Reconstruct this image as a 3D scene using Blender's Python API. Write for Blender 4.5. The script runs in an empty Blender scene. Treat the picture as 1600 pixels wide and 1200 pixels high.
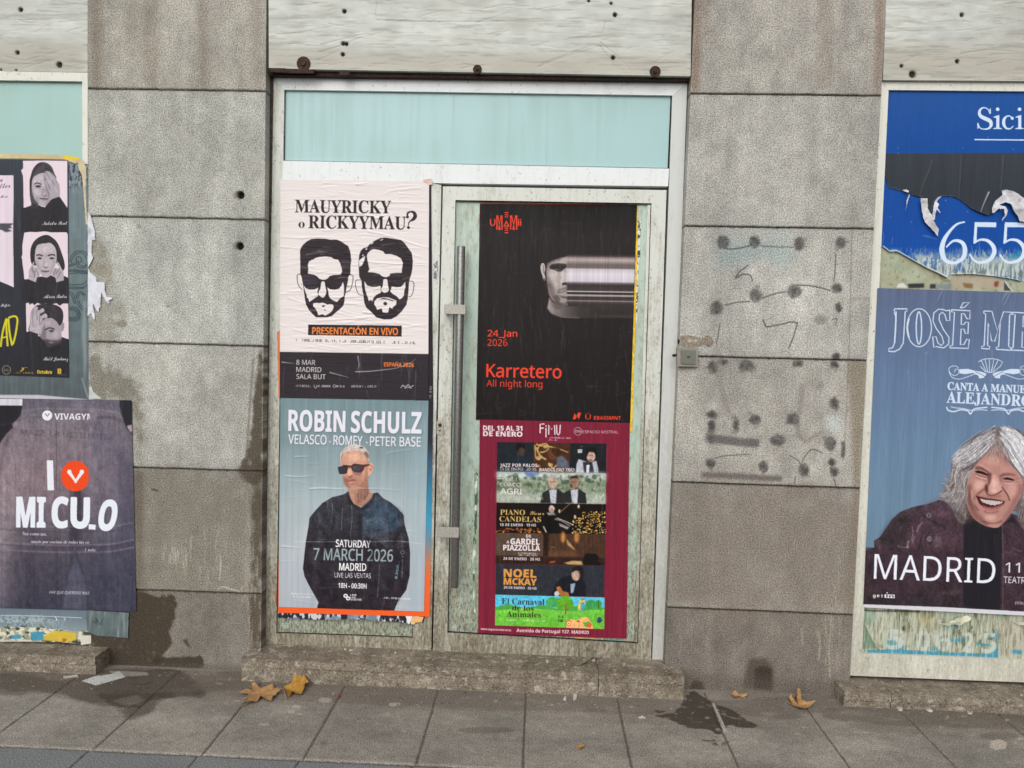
import bpy, bmesh, math, random
import numpy as np

# ------------------------------------------------------------------ camera, world, sun, exposure
SC = bpy.context.scene
COL = SC.collection
FPX, D = 1155.0, 3.30                       # focal length in photo pixels, metres from camera to wall face
YAW, PITCH, ROLL = (math.radians(a) for a in (-2.19, -3.14, 1.398))
W0, H0 = 1600, 1200
_cy, _sy, _cp, _sp = math.cos(YAW), math.sin(YAW), math.cos(PITCH), math.sin(PITCH)
_f = np.array([_sy*_cp, _cy*_cp, _sp])
_r = np.array([_cy, -_sy, 0.0])
_u = np.cross(_r, _f)
_cr, _sr = math.cos(ROLL), math.sin(ROLL)
CAMR = np.array([_cr*_r + _sr*_u, -_sr*_r + _cr*_u, _f])     # rows: right, up, forward

def _ray(u, v):
    u = np.asarray(u, float); v = np.asarray(v, float)
    d = np.stack([(u-W0/2)/FPX, -(v-H0/2)/FPX, np.ones_like(u)], -1)
    return d @ CAMR
_d = _ray(300, 1044.0)
CH = -float(_d[2]/_d[1])*D                  # camera height so that the foot of the wall is at z = 0
CAMP = np.array([0.0, -D, CH])

def P(u, v, y=0.0):
    """Photo pixel -> world point on the vertical plane at depth y."""
    d = _ray(u, v)
    t = (D + y)/d[..., 1]
    return CAMP + d*t[..., None]

def G(u, v, z=0.0):
    """Photo pixel -> world point on the horizontal plane at height z."""
    d = _ray(u, v)
    t = (z - CH)/d[..., 2]
    return CAMP + d*t[..., None]

def PR(p):
    d = (np.asarray(p, float) - CAMP) @ CAMR.T
    return np.stack([W0/2 + FPX*d[..., 0]/d[..., 2], H0/2 - FPX*d[..., 1]/d[..., 2]], -1)

cam_d = bpy.data.cameras.new('camera')
cam = bpy.data.objects.new('camera', cam_d)
COL.objects.link(cam)
cam_d.sensor_fit = 'HORIZONTAL'
cam_d.sensor_width = 36.0
cam_d.lens = 36.0*FPX/W0
cam_d.clip_start, cam_d.clip_end = 0.05, 500
from mathutils import Matrix, Vector
_m = Matrix.Identity(4)
for i in range(3):
    _m[i][0], _m[i][1], _m[i][2], _m[i][3] = CAMR[0][i], CAMR[1][i], -CAMR[2][i], CAMP[i]
cam.matrix_world = _m
SC.camera = cam

SUN_EL, SUN_AZ = math.radians(36), math.radians(194)        # azimuth clockwise from +Y; the sun stands behind the viewer
world = bpy.data.worlds.new('World')
SC.world = world
world.use_nodes = True
_nt = world.node_tree
_nt.nodes.clear()
_sky = _nt.nodes.new('ShaderNodeTexSky')
_sky.sky_type = 'NISHITA'
_sky.sun_disc = False
_sky.sun_elevation = SUN_EL
_sky.sun_rotation = SUN_AZ
_sky.dust_density = 4.0
_sky.air_density = 1.0
_hs = _nt.nodes.new('ShaderNodeHueSaturation')             # overcast: the cloud layer greys the blue sky
_hs.inputs['Saturation'].default_value = 0.16
_bg = _nt.nodes.new('ShaderNodeBackground')
_bg.inputs['Strength'].default_value = 0.13
_out = _nt.nodes.new('ShaderNodeOutputWorld')
_nt.links.new(_sky.outputs[0], _hs.inputs['Color'])
_nt.links.new(_hs.outputs[0], _bg.inputs['Color'])
_nt.links.new(_bg.outputs[0], _out.inputs['Surface'])

sun_d = bpy.data.lights.new('sun', 'SUN')
sun_d.energy = 1.3
sun_d.angle = math.radians(75)
sun_d.color = (1.0, 0.975, 0.94)
sun = bpy.data.objects.new('sun', sun_d)
COL.objects.link(sun)
_sd = Vector((math.sin(SUN_AZ)*math.cos(SUN_EL), math.cos(SUN_AZ)*math.cos(SUN_EL), math.sin(SUN_EL)))
sun.location = _sd*20
sun.rotation_euler = _sd.to_track_quat('Z', 'Y').to_euler()

SC.view_settings.view_transform = 'Standard'
SC.view_settings.look = 'None'
SC.view_settings.gamma = 1.0
SC.view_settings.use_curve_mapping = False
SC.view_settings.exposure = -0.12
SC.cycles.max_bounces = 6

# ------------------------------------------------------------------ painter: prints drawn as vertex colours of real sheets
RNG = np.random.default_rng(7)

def C(*a):
    if len(a) == 1: a = a[0]
    return np.array(a, float)/255.0

def lin(c):
    c = np.clip(c, 0, 1)
    return np.where(c <= 0.04045, c/12.92, ((c+0.055)/1.055)**2.4)

def homog(src, dst):
    A, b = [], []
    for (x, y), (X, Y) in zip(src, dst):
        A += [[x, y, 1, 0, 0, 0, -X*x, -X*y], [0, 0, 0, x, y, 1, -Y*x, -Y*y]]
        b += [X, Y]
    h = np.linalg.solve(np.array(A, float), np.array(b, float))
    return np.append(h, 1).reshape(3, 3)

def hap(M, p):
    p = np.asarray(p, float)
    q = p @ M[:, :2].T + M[:, 2]
    return q[..., :2]/q[..., 2:3]

def gblur(a, sg):
    if sg <= 0.05: return a
    n = max(1, int(math.ceil(sg*2.8)))
    k = np.exp(-0.5*(np.arange(-n, n+1)/sg)**2); k /= k.sum()
    for ax in (0, 1):
        pad = [(0, 0), (0, 0)]; pad[ax] = (n, n)
        b = np.pad(a, pad)
        o = np.zeros_like(a)
        for i, w in enumerate(k):
            o += w*(b[i:i+a.shape[0], :] if ax == 0 else b[:, i:i+a.shape[1]])
        a = o
    return a

def vnoise(H, W, ch, cw, seed=0):
    r = np.random.default_rng(seed)
    gh, gw = int(H/ch)+3, int(W/cw)+3
    g = r.random((gh, gw))
    y = np.arange(H)/ch; x = np.arange(W)/cw
    iy = y.astype(int); ix = x.astype(int)
    fy = y-iy; fx = x-ix
    fy = (fy*fy*(3-2*fy))[:, None]; fx = (fx*fx*(3-2*fx))[None, :]
    a = g[iy][:, ix]; b = g[iy][:, ix+1]; c = g[iy+1][:, ix]; d = g[iy+1][:, ix+1]
    return (a*(1-fx)+b*fx)*(1-fy) + (c*(1-fx)+d*fx)*fy

def fnoise(H, W, ch, cw, seed=0, oct=4):
    o = np.zeros((H, W)); t = 0; w = 1.0
    for i in range(oct):
        o += w*vnoise(H, W, max(ch, 1.01), max(cw, 1.01), seed+31*i); t += w
        ch /= 2; cw /= 2; w *= 0.55
    return o/t

def q(s, ox=0, oy=0, k=1.0):
    """'x,y x,y ...' traced in an enlargement -> photo pixels."""
    return [(ox+float(a)/k, oy+float(b)/k) for a, b in (p.split(',') for p in s.split())]

def smooth(p, n=6, closed=True):
    p = np.asarray(p, float); m = len(p); o = []
    if m < 3: return p
    rng_ = range(m) if closed else range(m-1)
    for i in rng_:
        if closed: a, b, c, d = p[i-1], p[i], p[(i+1) % m], p[(i+2) % m]
        else: a, b, c, d = p[max(i-1, 0)], p[i], p[i+1], p[min(i+2, m-1)]
        for t in np.arange(n)/n:
            o.append(0.5*((2*b)+(c-a)*t+(2*a-5*b+4*c-d)*t*t+(3*b-a-3*c+d)*t**3))
    if not closed: o.append(p[-1])
    return np.array(o)

def ribbon(p, w0, w1=None):
    p = np.asarray(p, float); n = len(p)
    w = np.interp(np.arange(n), [0, n-1], [w0, w0 if w1 is None else w1])/2
    t = np.gradient(p, axis=0); l = np.hypot(t[:, 0], t[:, 1])+1e-9
    nn = np.stack([-t[:, 1]/l, t[:, 0]/l], 1)
    return np.vstack([p+nn*w[:, None], (p-nn*w[:, None])[::-1]])

_MB = {}
def _mmap(ch, up, lo, dg):
    if 'A' <= ch <= 'Z' and up: return chr(up+ord(ch)-65)
    if 'a' <= ch <= 'z' and lo: return chr(lo+ord(ch)-97)
    if '0' <= ch <= '9' and dg: return chr(dg+ord(ch)-48)
    return ch
FONTS = {'sans': (0x1D5A0, 0x1D5BA, 0x1D7E2, .714), 'bold': (0x1D5D4, 0x1D5EE, 0x1D7EC, .714), 'serif': (0x1D400, 0x1D41A, 0x1D7CE, .69),
         'script': (0x1D4D0, 0x1D4EA, 0, .66), 'iser': (0x1D468, 0x1D482, 0, .69)}
_gl = {}
def glyphs(body, font):
    """Outline edges of a line of text (Blender's built-in font and its built-in fallbacks), cap height 1."""
    key = (body, font)
    if key in _gl: return _gl[key]
    up, lo, dg, cap = FONTS[font]
    cu = bpy.data.curves.new('t', 'FONT')
    cu.body = ''.join(_mmap(c, up, lo, dg) for c in body)
    cu.resolution_u = 3
    ob = bpy.data.objects.new('t', cu)
    COL.objects.link(ob)
    dgp = bpy.context.evaluated_depsgraph_get()
    me = ob.evaluated_get(dgp).to_mesh()
    n = len(me.vertices)
    co = np.zeros(n*3); me.vertices.foreach_get('co', co); co = co.reshape(-1, 3)[:, :2]
    A, B = [], []
    for pl in me.polygons:
        v = list(pl.vertices)
        a = 0
        for i in range(len(v)):
            p_, q_ = co[v[i]], co[v[(i+1) % len(v)]]
            a += p_[0]*q_[1]-p_[1]*q_[0]
        if a < 0: v = v[::-1]
        for i in range(len(v)):
            A.append(v[i]); B.append(v[(i+1) % len(v)])
    bpy.data.objects.remove(ob)
    r = (co[A]/cap, co[B]/cap)
    _gl[key] = r
    return r

class Cv:
    """A painted sheet: a quad of photo pixels [TL,TR,BR,BL], sampled with a projective grid."""
    def __init__(s, quad, sc, bg=(255, 255, 255), W=None, H=None):
        Q = np.asarray(quad, float)
        wd = max(np.hypot(*(Q[1]-Q[0])), np.hypot(*(Q[2]-Q[3])))
        hd = max(np.hypot(*(Q[3]-Q[0])), np.hypot(*(Q[2]-Q[1])))
        s.W = W or int(wd*sc)+1; s.H = H or int(hd*sc)+1
        s.sc = s.W/wd; s.scv = s.H/hd
        sq = [(0, 0), (s.W-1, 0), (s.W-1, s.H-1), (0, s.H-1)]
        s.M = homog(Q, sq); s.Mi = homog(sq, Q)
        s.rgb = np.empty((s.H, s.W, 3)); s.rgb[:] = C(bg)
        s.pid = np.zeros((s.H, s.W), np.int16); s.names = ['sheet']
        s.hole = np.zeros((s.H, s.W), bool)
        s.dy = np.zeros((s.H, s.W))
        s.full = (slice(0, s.H), slice(0, s.W))
        jj, ii = np.mgrid[0:s.H, 0:s.W]
        s.uv = hap(s.Mi, np.stack([ii, jj], -1))
    def cov(s, A, B, eo=False, blur=0, dil=0, ss=3):
        A = hap(s.M, A); B = hap(s.M, B)
        pad = blur*3.2*s.sc + dil*s.sc + 2
        x0 = int(max(0, math.floor(min(A[:, 0].min(), B[:, 0].min())-pad))); x1 = int(min(s.W, math.ceil(max(A[:, 0].max(), B[:, 0].max())+pad)+1))
        y0 = int(max(0, math.floor(min(A[:, 1].min(), B[:, 1].min())-pad))); y1 = int(min(s.H, math.ceil(max(A[:, 1].max(), B[:, 1].max())+pad)+1))
        if x1 <= x0 or y1 <= y0: return None, None
        w, h = (x1-x0)*ss, (y1-y0)*ss
        o = np.array([x0-.5, y0-.5])
        a = (A-o)*ss; b = (B-o)*ss
        acc = np.zeros((h, w+1), np.int32)
        sg = np.where(b[:, 1] > a[:, 1], 1, -1)
        lo = np.where(sg[:, None] > 0, a, b); hi = np.where(sg[:, None] > 0, b, a)
        j0 = np.clip(np.ceil(lo[:, 1]-.5), 0, h).astype(int); j1 = np.clip(np.ceil(hi[:, 1]-.5), 0, h).astype(int)
        n = np.maximum(j1-j0, 0)
        if n.sum() == 0: return None, None
        idx = np.repeat(np.arange(len(n)), n)
        st = np.cumsum(n)-n
        rows = np.arange(n.sum())-np.repeat(st, n)+j0[idx]
        dyv = hi[idx, 1]-lo[idx, 1]
        xs = lo[idx, 0]+(rows+.5-lo[idx, 1])*(hi[idx, 0]-lo[idx, 0])/np.where(dyv == 0, 1, dyv)
        cc = np.clip(np.ceil(xs-.5), 0, w).astype(int)
        np.add.at(acc, (rows, cc), 1 if eo else sg[idx])
        cm = np.cumsum(acc, 1)[:, :w]
        m = (cm % 2 != 0) if eo else (cm != 0)
        if dil > 0:
            r = dil*s.sc*ss; k = int(r)
            d = m.copy()
            for dy_ in range(-k, k+1):
                for dx_ in range(-k, k+1):
                    if dx_*dx_+dy_*dy_ <= r*r and (dx_ or dy_):
                        ys, yd = (slice(max(0, -dy_), h-max(0, dy_)), slice(max(0, dy_), h-max(0, -dy_)))
                        xs_, xd = (slice(max(0, -dx_), w-max(0, dx_)), slice(max(0, dx_), w-max(0, -dx_)))
                        d[yd, xd] |= m[ys, xs_]
            m = d
        m = m.reshape(y1-y0, ss, x1-x0, ss).mean((1, 3))
        if blur: m = gblur(m, blur*s.sc)
        return m, (slice(y0, y1), slice(x0, x1))
    def put(s, m, sl, col, a=1.0, part=None, mul=False):
        if m is None: return
        m = m*a
        uv = s.uv[sl]
        if callable(col): c = col(uv[..., 0], uv[..., 1])
        elif isinstance(col, np.ndarray) and col.ndim == 3: c = col
        else: c = C(col)
        t = s.rgb[sl]
        mm = m[..., None]
        s.rgb[sl] = t*(1-mm+mm*c) if mul else t*(1-mm)+mm*c
        if part:
            if part in ('lettering', 'date_text', 'small_print', 'faded_digits', 'spray_dot', 'spray_line', 'ornament', 'logo', 'name'):
                s.k = getattr(s, 'k', 100)+1; part = f'{part}#{s.k}'     # every line of print its own part
            s.mark(m > 0.45, sl, part)
    def mark(s, b, sl, part):
        if part not in s.names: s.names.append(part)
        t = s.pid[sl]; t[b] = s.names.index(part)
    def poly(s, pts, col, a=1.0, blur=0, sm=False, part=None, mul=False, rings=None):
        A, B = [], []
        for r in (rings or [pts]):
            r = smooth(r) if sm else np.asarray(r, float)
            A.append(r); B.append(np.roll(r, -1, 0))
        m, sl = s.cov(np.vstack(A), np.vstack(B), eo=rings is not None, blur=blur)
        s.put(m, sl, col, a, part, mul)
        return m, sl
    def ell(s, u, v, ru, rv, col, a=1.0, blur=0, rot=0, part=None, mul=False):
        t = np.linspace(0, 2*math.pi, 33)[:-1]
        x, y = ru*np.cos(t), rv*np.sin(t)
        c_, s_ = math.cos(rot), math.sin(rot)
        return s.poly(np.stack([u+x*c_-y*s_, v+x*s_+y*c_], 1), col, a, blur, part=part, mul=mul)
    def line(s, pts, w, col, a=1.0, blur=0, sm=True, w1=None, part=None, mul=False):
        p = smooth(pts, 6, False) if sm and len(pts) > 2 else np.asarray(pts, float)
        r = ribbon(p, w, w1)
        m, sl = s.cov(r, np.roll(r, -1, 0), blur=blur)
        s.put(m, sl, col, a, part, mul)
        return m, sl
    def text(s, body, x0, y0, x1, y1, h, col, font='sans', dil=0, a=1.0, blur=0, part=None, sh=0.0, outline=0, mul=False):
        """Baseline from (x0,y0) to (x1,y1) in photo pixels, cap height h."""
        A, B = glyphs(body, font)
        lo = min(A[:, 0].min(), B[:, 0].min()); hi = max(A[:, 0].max(), B[:, 0].max())
        dx, dy = x1-x0, y1-y0; L = math.hypot(dx, dy)
        ex = np.array([dx, dy])/L; ey = np.array([ex[1], -ex[0]])
        def T(E):
            t = (E[:, 0]-lo)/(hi-lo)*L
            return np.array([x0, y0])+t[:, None]*ex+(E[:, 1]*h)[:, None]*ey+(E[:, 1]*h*sh)[:, None]*ex
        m, sl = s.cov(T(A), T(B), blur=blur, dil=dil, ss=3)
        if m is None: return
        if outline:
            m2, sl2 = s.cov(T(A), T(B), dil=dil+outline, ss=3)
            f = np.zeros((s.H, s.W)); f[sl] = m
            m = np.clip(m2-f[sl2], 0, 1); sl = sl2
        s.put(m, sl, col, a, part, mul)
    def noise(s, ch, cw, amp, seed=0, oct=4, sl=None, col=None, lo=None, hi=None):
        n = fnoise(s.H, s.W, ch*s.scv, cw*s.sc, seed, oct)
        if col is None: s.rgb *= (1+amp*(n-.5)*2)[..., None]
        else:
            m = np.clip((n-lo)/(hi-lo), 0, 1)*amp
            s.put(m, s.full, col)
        return n
    def grain(s, parts, amp, c1=2.2, c2=9, seed=0, warm=0):
        """Tonal irregularity of a printed photograph."""
        k = np.zeros((s.H, s.W))
        for i, nm in enumerate(s.names):
            if nm.split('#')[0] in parts: k[s.pid == i] = 1
        k = gblur(k, .8)
        n = .5*(fnoise(s.H, s.W, c1*s.scv, c1*s.sc, seed, 3)-.5)+.5*(fnoise(s.H, s.W, c2*s.scv, c2*.7*s.sc, seed+3, 3)-.5)
        s.rgb = np.clip(s.rgb*(1+2.6*amp*n*k)[..., None], 0, 1)
    def crease(s, pts, w, hgt, blur=.8, wear=0, wcol=(235, 235, 235)):
        p = smooth(pts, 5, False)
        r = ribbon(p, w, w*.3)
        m, sl = s.cov(r, np.roll(r, -1, 0), blur=blur)
        if m is None: return
        s.dy[sl] += m*hgt
        if wear: s.put(m, sl, wcol, wear)
    def wrinkles(s, n, direction, lng, hgt, seed=1, w=2.2, wear=0, jit=.12, box=None):
        r = np.random.default_rng(seed)
        for _ in range(n):
            if box: u, v = r.uniform(box[0], box[2]), r.uniform(box[1], box[3])
            else:
                i, j = r.integers(0, s.W), r.integers(0, s.H)
                u, v = s.uv[j, i]
            L = lng*(.3+1.4*r.random()**2); th = (0 if direction == 'h' else math.pi/2)+r.normal(0, jit)
            k = 5; t = np.linspace(-.5, .5, k)
            off = np.cumsum(r.normal(0, .06*L/k, k))
            x = u+t*L*math.cos(th)-off*math.sin(th); y = v+t*L*math.sin(th)+off*math.cos(th)
            s.crease(np.stack([x, y], 1), w*r.uniform(.6, 1.6), hgt*r.uniform(-.5, 1.0), wear=wear*r.random())

def thick(cv, pts, ws, col, part, n=8):
    p = smooth(pts, n, False); w = np.interp(np.linspace(0, len(ws)-1, len(p)), np.arange(len(ws)), ws)
    t = np.gradient(p, axis=0); l_ = np.hypot(t[:, 0], t[:, 1])+1e-9; nn = np.stack([-t[:, 1]/l_, t[:, 0]/l_], 1)
    r = np.vstack([p+nn*w[:, None]/2, (p-nn*w[:, None]/2)[::-1]])
    cv.poly(r, col, part=part)

# ------------------------------------------------------------------ object helpers
def link(name, me, mat=None, parent=None, loc=(0, 0, 0)):
    o = bpy.data.objects.new(name, me)
    COL.objects.link(o)
    o.location = loc
    if mat is not None and me is not None: me.materials.append(mat)
    if parent is not None: o.parent = parent
    return o

def tag(o, label=None, cat=None, group=None, kind=None):
    if label: o['label'] = label
    if cat: o['category'] = cat
    if group: o['group'] = group
    if kind: o['kind'] = kind
    return o

def thing(name, label, cat, loc, group=None):
    o = bpy.data.objects.new(name, None)
    COL.objects.link(o)
    o.empty_display_size = .05
    o.location = tuple(float(x) for x in loc)
    return tag(o, label, cat, group)

def base_of(parent):
    b = np.zeros(3)
    while parent is not None:
        b = b+np.array(parent.location); parent = parent.parent
    return b

def np_mesh(name, co, faces, col=None, smooth_=True):
    me = bpy.data.meshes.new(name)
    n, m, k = len(co), len(faces), faces.shape[1]
    me.vertices.add(n); me.vertices.foreach_set('co', np.ascontiguousarray(co, np.float32).ravel())
    me.loops.add(m*k); me.loops.foreach_set('vertex_index', np.ascontiguousarray(faces, np.int32).ravel())
    me.polygons.add(m)
    me.polygons.foreach_set('loop_start', np.arange(0, m*k, k, dtype=np.int32))
    me.update(calc_edges=True)
    me.polygons.foreach_set('use_smooth', np.full(m, smooth_))
    if col is not None:
        at = me.color_attributes.new('Col', 'FLOAT_COLOR', 'POINT')
        c4 = np.ones((n, 4), np.float32); c4[:, :3] = col
        at.data.foreach_set('color', c4.ravel())
    me.validate()
    return me

def sheet(cv, root, mat, y=0.0, wf=None, names=None, gain=1.0, labels=None, mats=None, back=0.0):
    """Turn a painted Cv into real meshes (one per part) on the plane y, under root."""
    uv = cv.uv.reshape(-1, 2)
    if wf is None:
        co = P(uv[:, 0], uv[:, 1], y); co[:, 1] -= cv.dy.ravel()
    else:
        co = wf(uv[:, 0], uv[:, 1]); co[:, 2] += cv.dy.ravel()
    b = base_of(root)
    co = co-b
    col = lin(cv.rgb.reshape(-1, 3))*gain
    idx = np.arange(cv.H*cv.W).reshape(cv.H, cv.W)
    a, bb, c, d = idx[:-1, :-1], idx[:-1, 1:], idx[1:, 1:], idx[1:, :-1]
    F = np.stack([a, d, c, bb], -1)
    h = cv.hole
    ok = ~(h[:-1, :-1] | h[:-1, 1:] | h[1:, :-1] | h[1:, 1:])
    pid = cv.pid[:-1, :-1]
    out = {}
    for i, nm in enumerate(cv.names):
        f = F[ok & (pid == i)]
        if not len(f): continue
        used, inv = np.unique(f, return_inverse=True)
        inv = inv.reshape(f.shape)
        cc, kk = co[used], col[used]
        if back and i == 0:                     # give the sheet real thickness: a rim running back from its border
            g = inv
            e = np.concatenate([g[:, [0, 1]], g[:, [1, 2]], g[:, [2, 3]], g[:, [3, 0]]])
            es = np.sort(e, 1); key = es[:, 0].astype(np.int64)*len(used)+es[:, 1]
            _, ui, ct = np.unique(key, return_index=True, return_counts=True)
            be = e[ui[ct == 1]]
            bv, binv = np.unique(be, return_inverse=True); binv = binv.reshape(be.shape)
            rim = cc[bv].copy()
            front = len(cc); kr = kk[bv]
            cc = np.vstack([cc, cc[bv], rim]); kk = np.vstack([kk, kr, kr])
            if wf is None: cc[front+len(bv):, 1] += back
            else: cc[front+len(bv):, 2] -= back
            rf = np.stack([be[:, 1]*0+front+binv[:, 1], front+binv[:, 0], front+len(bv)+binv[:, 0], front+len(bv)+binv[:, 1]], 1)
            inv = np.vstack([inv, rf])
        me = np_mesh(nm, cc, inv, kk)
        nn = (names or {}).get(nm, nm).split('#')[0]
        ob = link(nn, me, (mats or {}).get(nm, mat), root)
        if labels and nm in labels: ob['label'] = labels[nm]
        out[nm] = ob
    return out

class MB:
    """Collects boxes and prisms into one mesh."""
    def __init__(s): s.bm = bmesh.new()
    def hexa(s, c8):
        v = [s.bm.verts.new(tuple(map(float, p))) for p in c8]
        for f in ((0, 1, 2, 3), (7, 6, 5, 4), (0, 4, 5, 1), (1, 5, 6, 2), (2, 6, 7, 3), (3, 7, 4, 0)):
            s.bm.faces.new([v[i] for i in f])
    def quad(s, px, yf, yb):
        """px TL,TR,BR,BL at depth yf, run straight back to yb."""
        f = [P(u, v, yf) for u, v in px]
        f = [f[0], f[3], f[2], f[1]]
        s.hexa(f+[np.array([p[0], yb, p[2]]) for p in f])
    def box(s, x0, x1, y0, y1, z0, z1):
        s.hexa([(x0, y0, z1), (x0, y0, z0), (x1, y0, z0), (x1, y0, z1), (x0, y1, z1), (x0, y1, z0), (x1, y1, z0), (x1, y1, z1)])
    def tube(s, p0, p1, r, n=20, cap=True, r1=None):
        p0, p1 = Vector(p0), Vector(p1); d = (p1-p0); L = d.length
        mt = Matrix.Translation((p0+p1)/2) @ d.to_track_quat('Z', 'Y').to_matrix().to_4x4()
        bmesh.ops.create_cone(s.bm, cap_ends=cap, segments=n, radius1=r, radius2=r if r1 is None else r1, depth=L, matrix=mt)
    def build(s, name, mat, parent=None, bevel=0.0, seg=2, smooth_=False):
        if bevel:
            es = [e for e in s.bm.edges if len(e.link_faces) == 2 and e.calc_face_angle(0) > .6]
            bmesh.ops.bevel(s.bm, geom=es, offset=bevel, segments=seg, profile=.6, affect='EDGES', clamp_overlap=True)
        bmesh.ops.recalc_face_normals(s.bm, faces=s.bm.faces)
        b = base_of(parent)
        for v in s.bm.verts: v.co -= Vector(b)
        me = bpy.data.meshes.new(name)
        s.bm.to_mesh(me); s.bm.free()
        if smooth_:
            for p in me.polygons: p.use_smooth = len(p.vertices) == 4
        return link(name, me, mat, parent)

# ------------------------------------------------------------------ materials
class M_:
    def __init__(s, name, rough=.6, spec=.4):
        s.m = bpy.data.materials.new(name); s.m.use_nodes = True
        s.nt = s.m.node_tree
        s.b = s.nt.nodes['Principled BSDF']
        s.b.inputs['Roughness'].default_value = rough
        s.b.inputs['Specular IOR Level'].default_value = spec
        s._p = None
    def n(s, t, **k):
        x = s.nt.nodes.new('ShaderNode'+t)
        for a, v in k.items(): setattr(x, a, v)
        return x
    def l(s, a, b): s.nt.links.new(a, b)
    def pos(s, sx=1, sy=1, sz=1):
        g = s._p or s.n('NewGeometry'); s._p = g
        mp = s.n('Mapping'); mp.inputs['Scale'].default_value = (sx, sy, sz)
        s.l(g.outputs['Position'], mp.inputs['Vector'])
        return mp.outputs[0]
    def noise(s, scale, vec=None, detail=3, rough=.55, dist=0):
        x = s.n('TexNoise'); x.inputs['Scale'].default_value = scale; x.inputs['Detail'].default_value = detail
        x.inputs['Roughness'].default_value = rough; x.inputs['Distortion'].default_value = dist
        s.l(vec if vec is not None else s.pos(), x.inputs['Vector'])
        return x.outputs['Fac']
    def rng(s, v, a, b, c=0.0, d=1.0):
        x = s.n('MapRange'); x.clamp = True
        for i, t in zip((1, 2, 3, 4), (a, b, c, d)): x.inputs[i].default_value = t
        s.l(v, x.inputs[0]); return x.outputs[0]
    def mix(s, f, a, b, mode='MIX'):
        x = s.n('Mix', data_type='RGBA', blend_type=mode)
        for v, i in ((f, 0), (a, 6), (b, 7)):
            if isinstance(v, (int, float)): x.inputs[i].default_value = v
            elif isinstance(v, tuple): x.inputs[i].default_value = (*v, 1)
            else: s.l(v, x.inputs[i])
        return x.outputs[2]
    def math(s, op, a, b=0.0):
        x = s.n('Math', operation=op)
        for v, i in ((a, 0), (b, 1)):
            if isinstance(v, (int, float)): x.inputs[i].default_value = v
            else: s.l(v, x.inputs[i])
        return x.outputs[0]
    def col(s):
        x = s.n('Attribute'); x.attribute_name = 'Col'; return x.outputs['Color']
    def base(s, v):
        if isinstance(v, tuple): s.b.inputs['Base Color'].default_value = (*v, 1)
        else: s.l(v, s.b.inputs['Base Color'])
    def bump(s, h, strength=.3, dist=.002):
        x = s.n('Bump'); x.inputs['Strength'].default_value = strength; x.inputs['Distance'].default_value = dist
        s.l(h, x.inputs['Height'])
        if s.b.inputs['Normal'].is_linked:
            s.l(s.b.inputs['Normal'].links[0].from_socket, x.inputs['Normal'])
        s.l(x.outputs[0], s.b.inputs['Normal'])
    def z(s):
        x = s.n('SeparateXYZ'); g = s._p or s.n('NewGeometry'); s._p = g
        s.l(g.outputs['Position'], x.inputs[0]); return x.outputs['Z']

def paper(name, vert=True, rough=.5, streak=.10, strength=.35, spec=.16):
    m = M_(name, rough, spec)
    v1 = m.noise(1.0, m.pos(170, 1, 7) if vert else m.pos(9, 1, 150), 4, .6)
    v2 = m.noise(1.0, m.pos(40, 1, 2.5) if vert else m.pos(3, 1, 55), 3, .5, .6)
    m.base(m.mix(streak, m.col(), m.mix(m.rng(v1, .3, .7), (.25, .25, .25), (1, 1, 1)), 'SOFT_LIGHT'))
    m.bump(v1, strength, .0012)
    m.bump(v2, strength, .004)
    m.l(m.rng(v2, .3, .7, rough-.12, rough+.15), m.b.inputs['Roughness'])
    return m.m

def stone(name, scale=170., contrast=.66, bump=.5, big_amt=.09):
    m = M_(name, .85, .25)
    sp = m.noise(scale, None, 2.5, .75)
    sp2 = m.noise(scale*2.6, None, 1, .5)
    sp3 = m.noise(scale*.9, m.pos(1, 1, 1), 0, .5)
    big = m.noise(2.2, None, 5, .6)
    f = m.rng(sp, .37, .60, 1-contrast*.8, 1+contrast*.42)
    f2 = m.rng(sp2, .35, .65, .82, 1.14)
    f4 = m.rng(sp3, .66, .74, 1.0, 1.25)
    f3 = m.rng(big, .3, .7, 1-big_amt, 1+big_amt)
    k = m.math('MULTIPLY', m.math('MULTIPLY', m.math('MULTIPLY', f, f2), f3), f4)
    x = m.n('VectorMath', operation='SCALE')
    m.l(m.col(), x.inputs[0]); m.l(k, x.inputs['Scale'])
    m.base(x.outputs[0])
    m.bump(sp, bump, .003)
    m.bump(m.noise(40, None, 4, .6), bump*.6, .006)
    return m.m
# ------------------------------------------------------------------ shared materials
M_stone = stone('granite_cladding')
M_slab = stone('pavement_slab', 190., .72, .45, .12)

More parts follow.
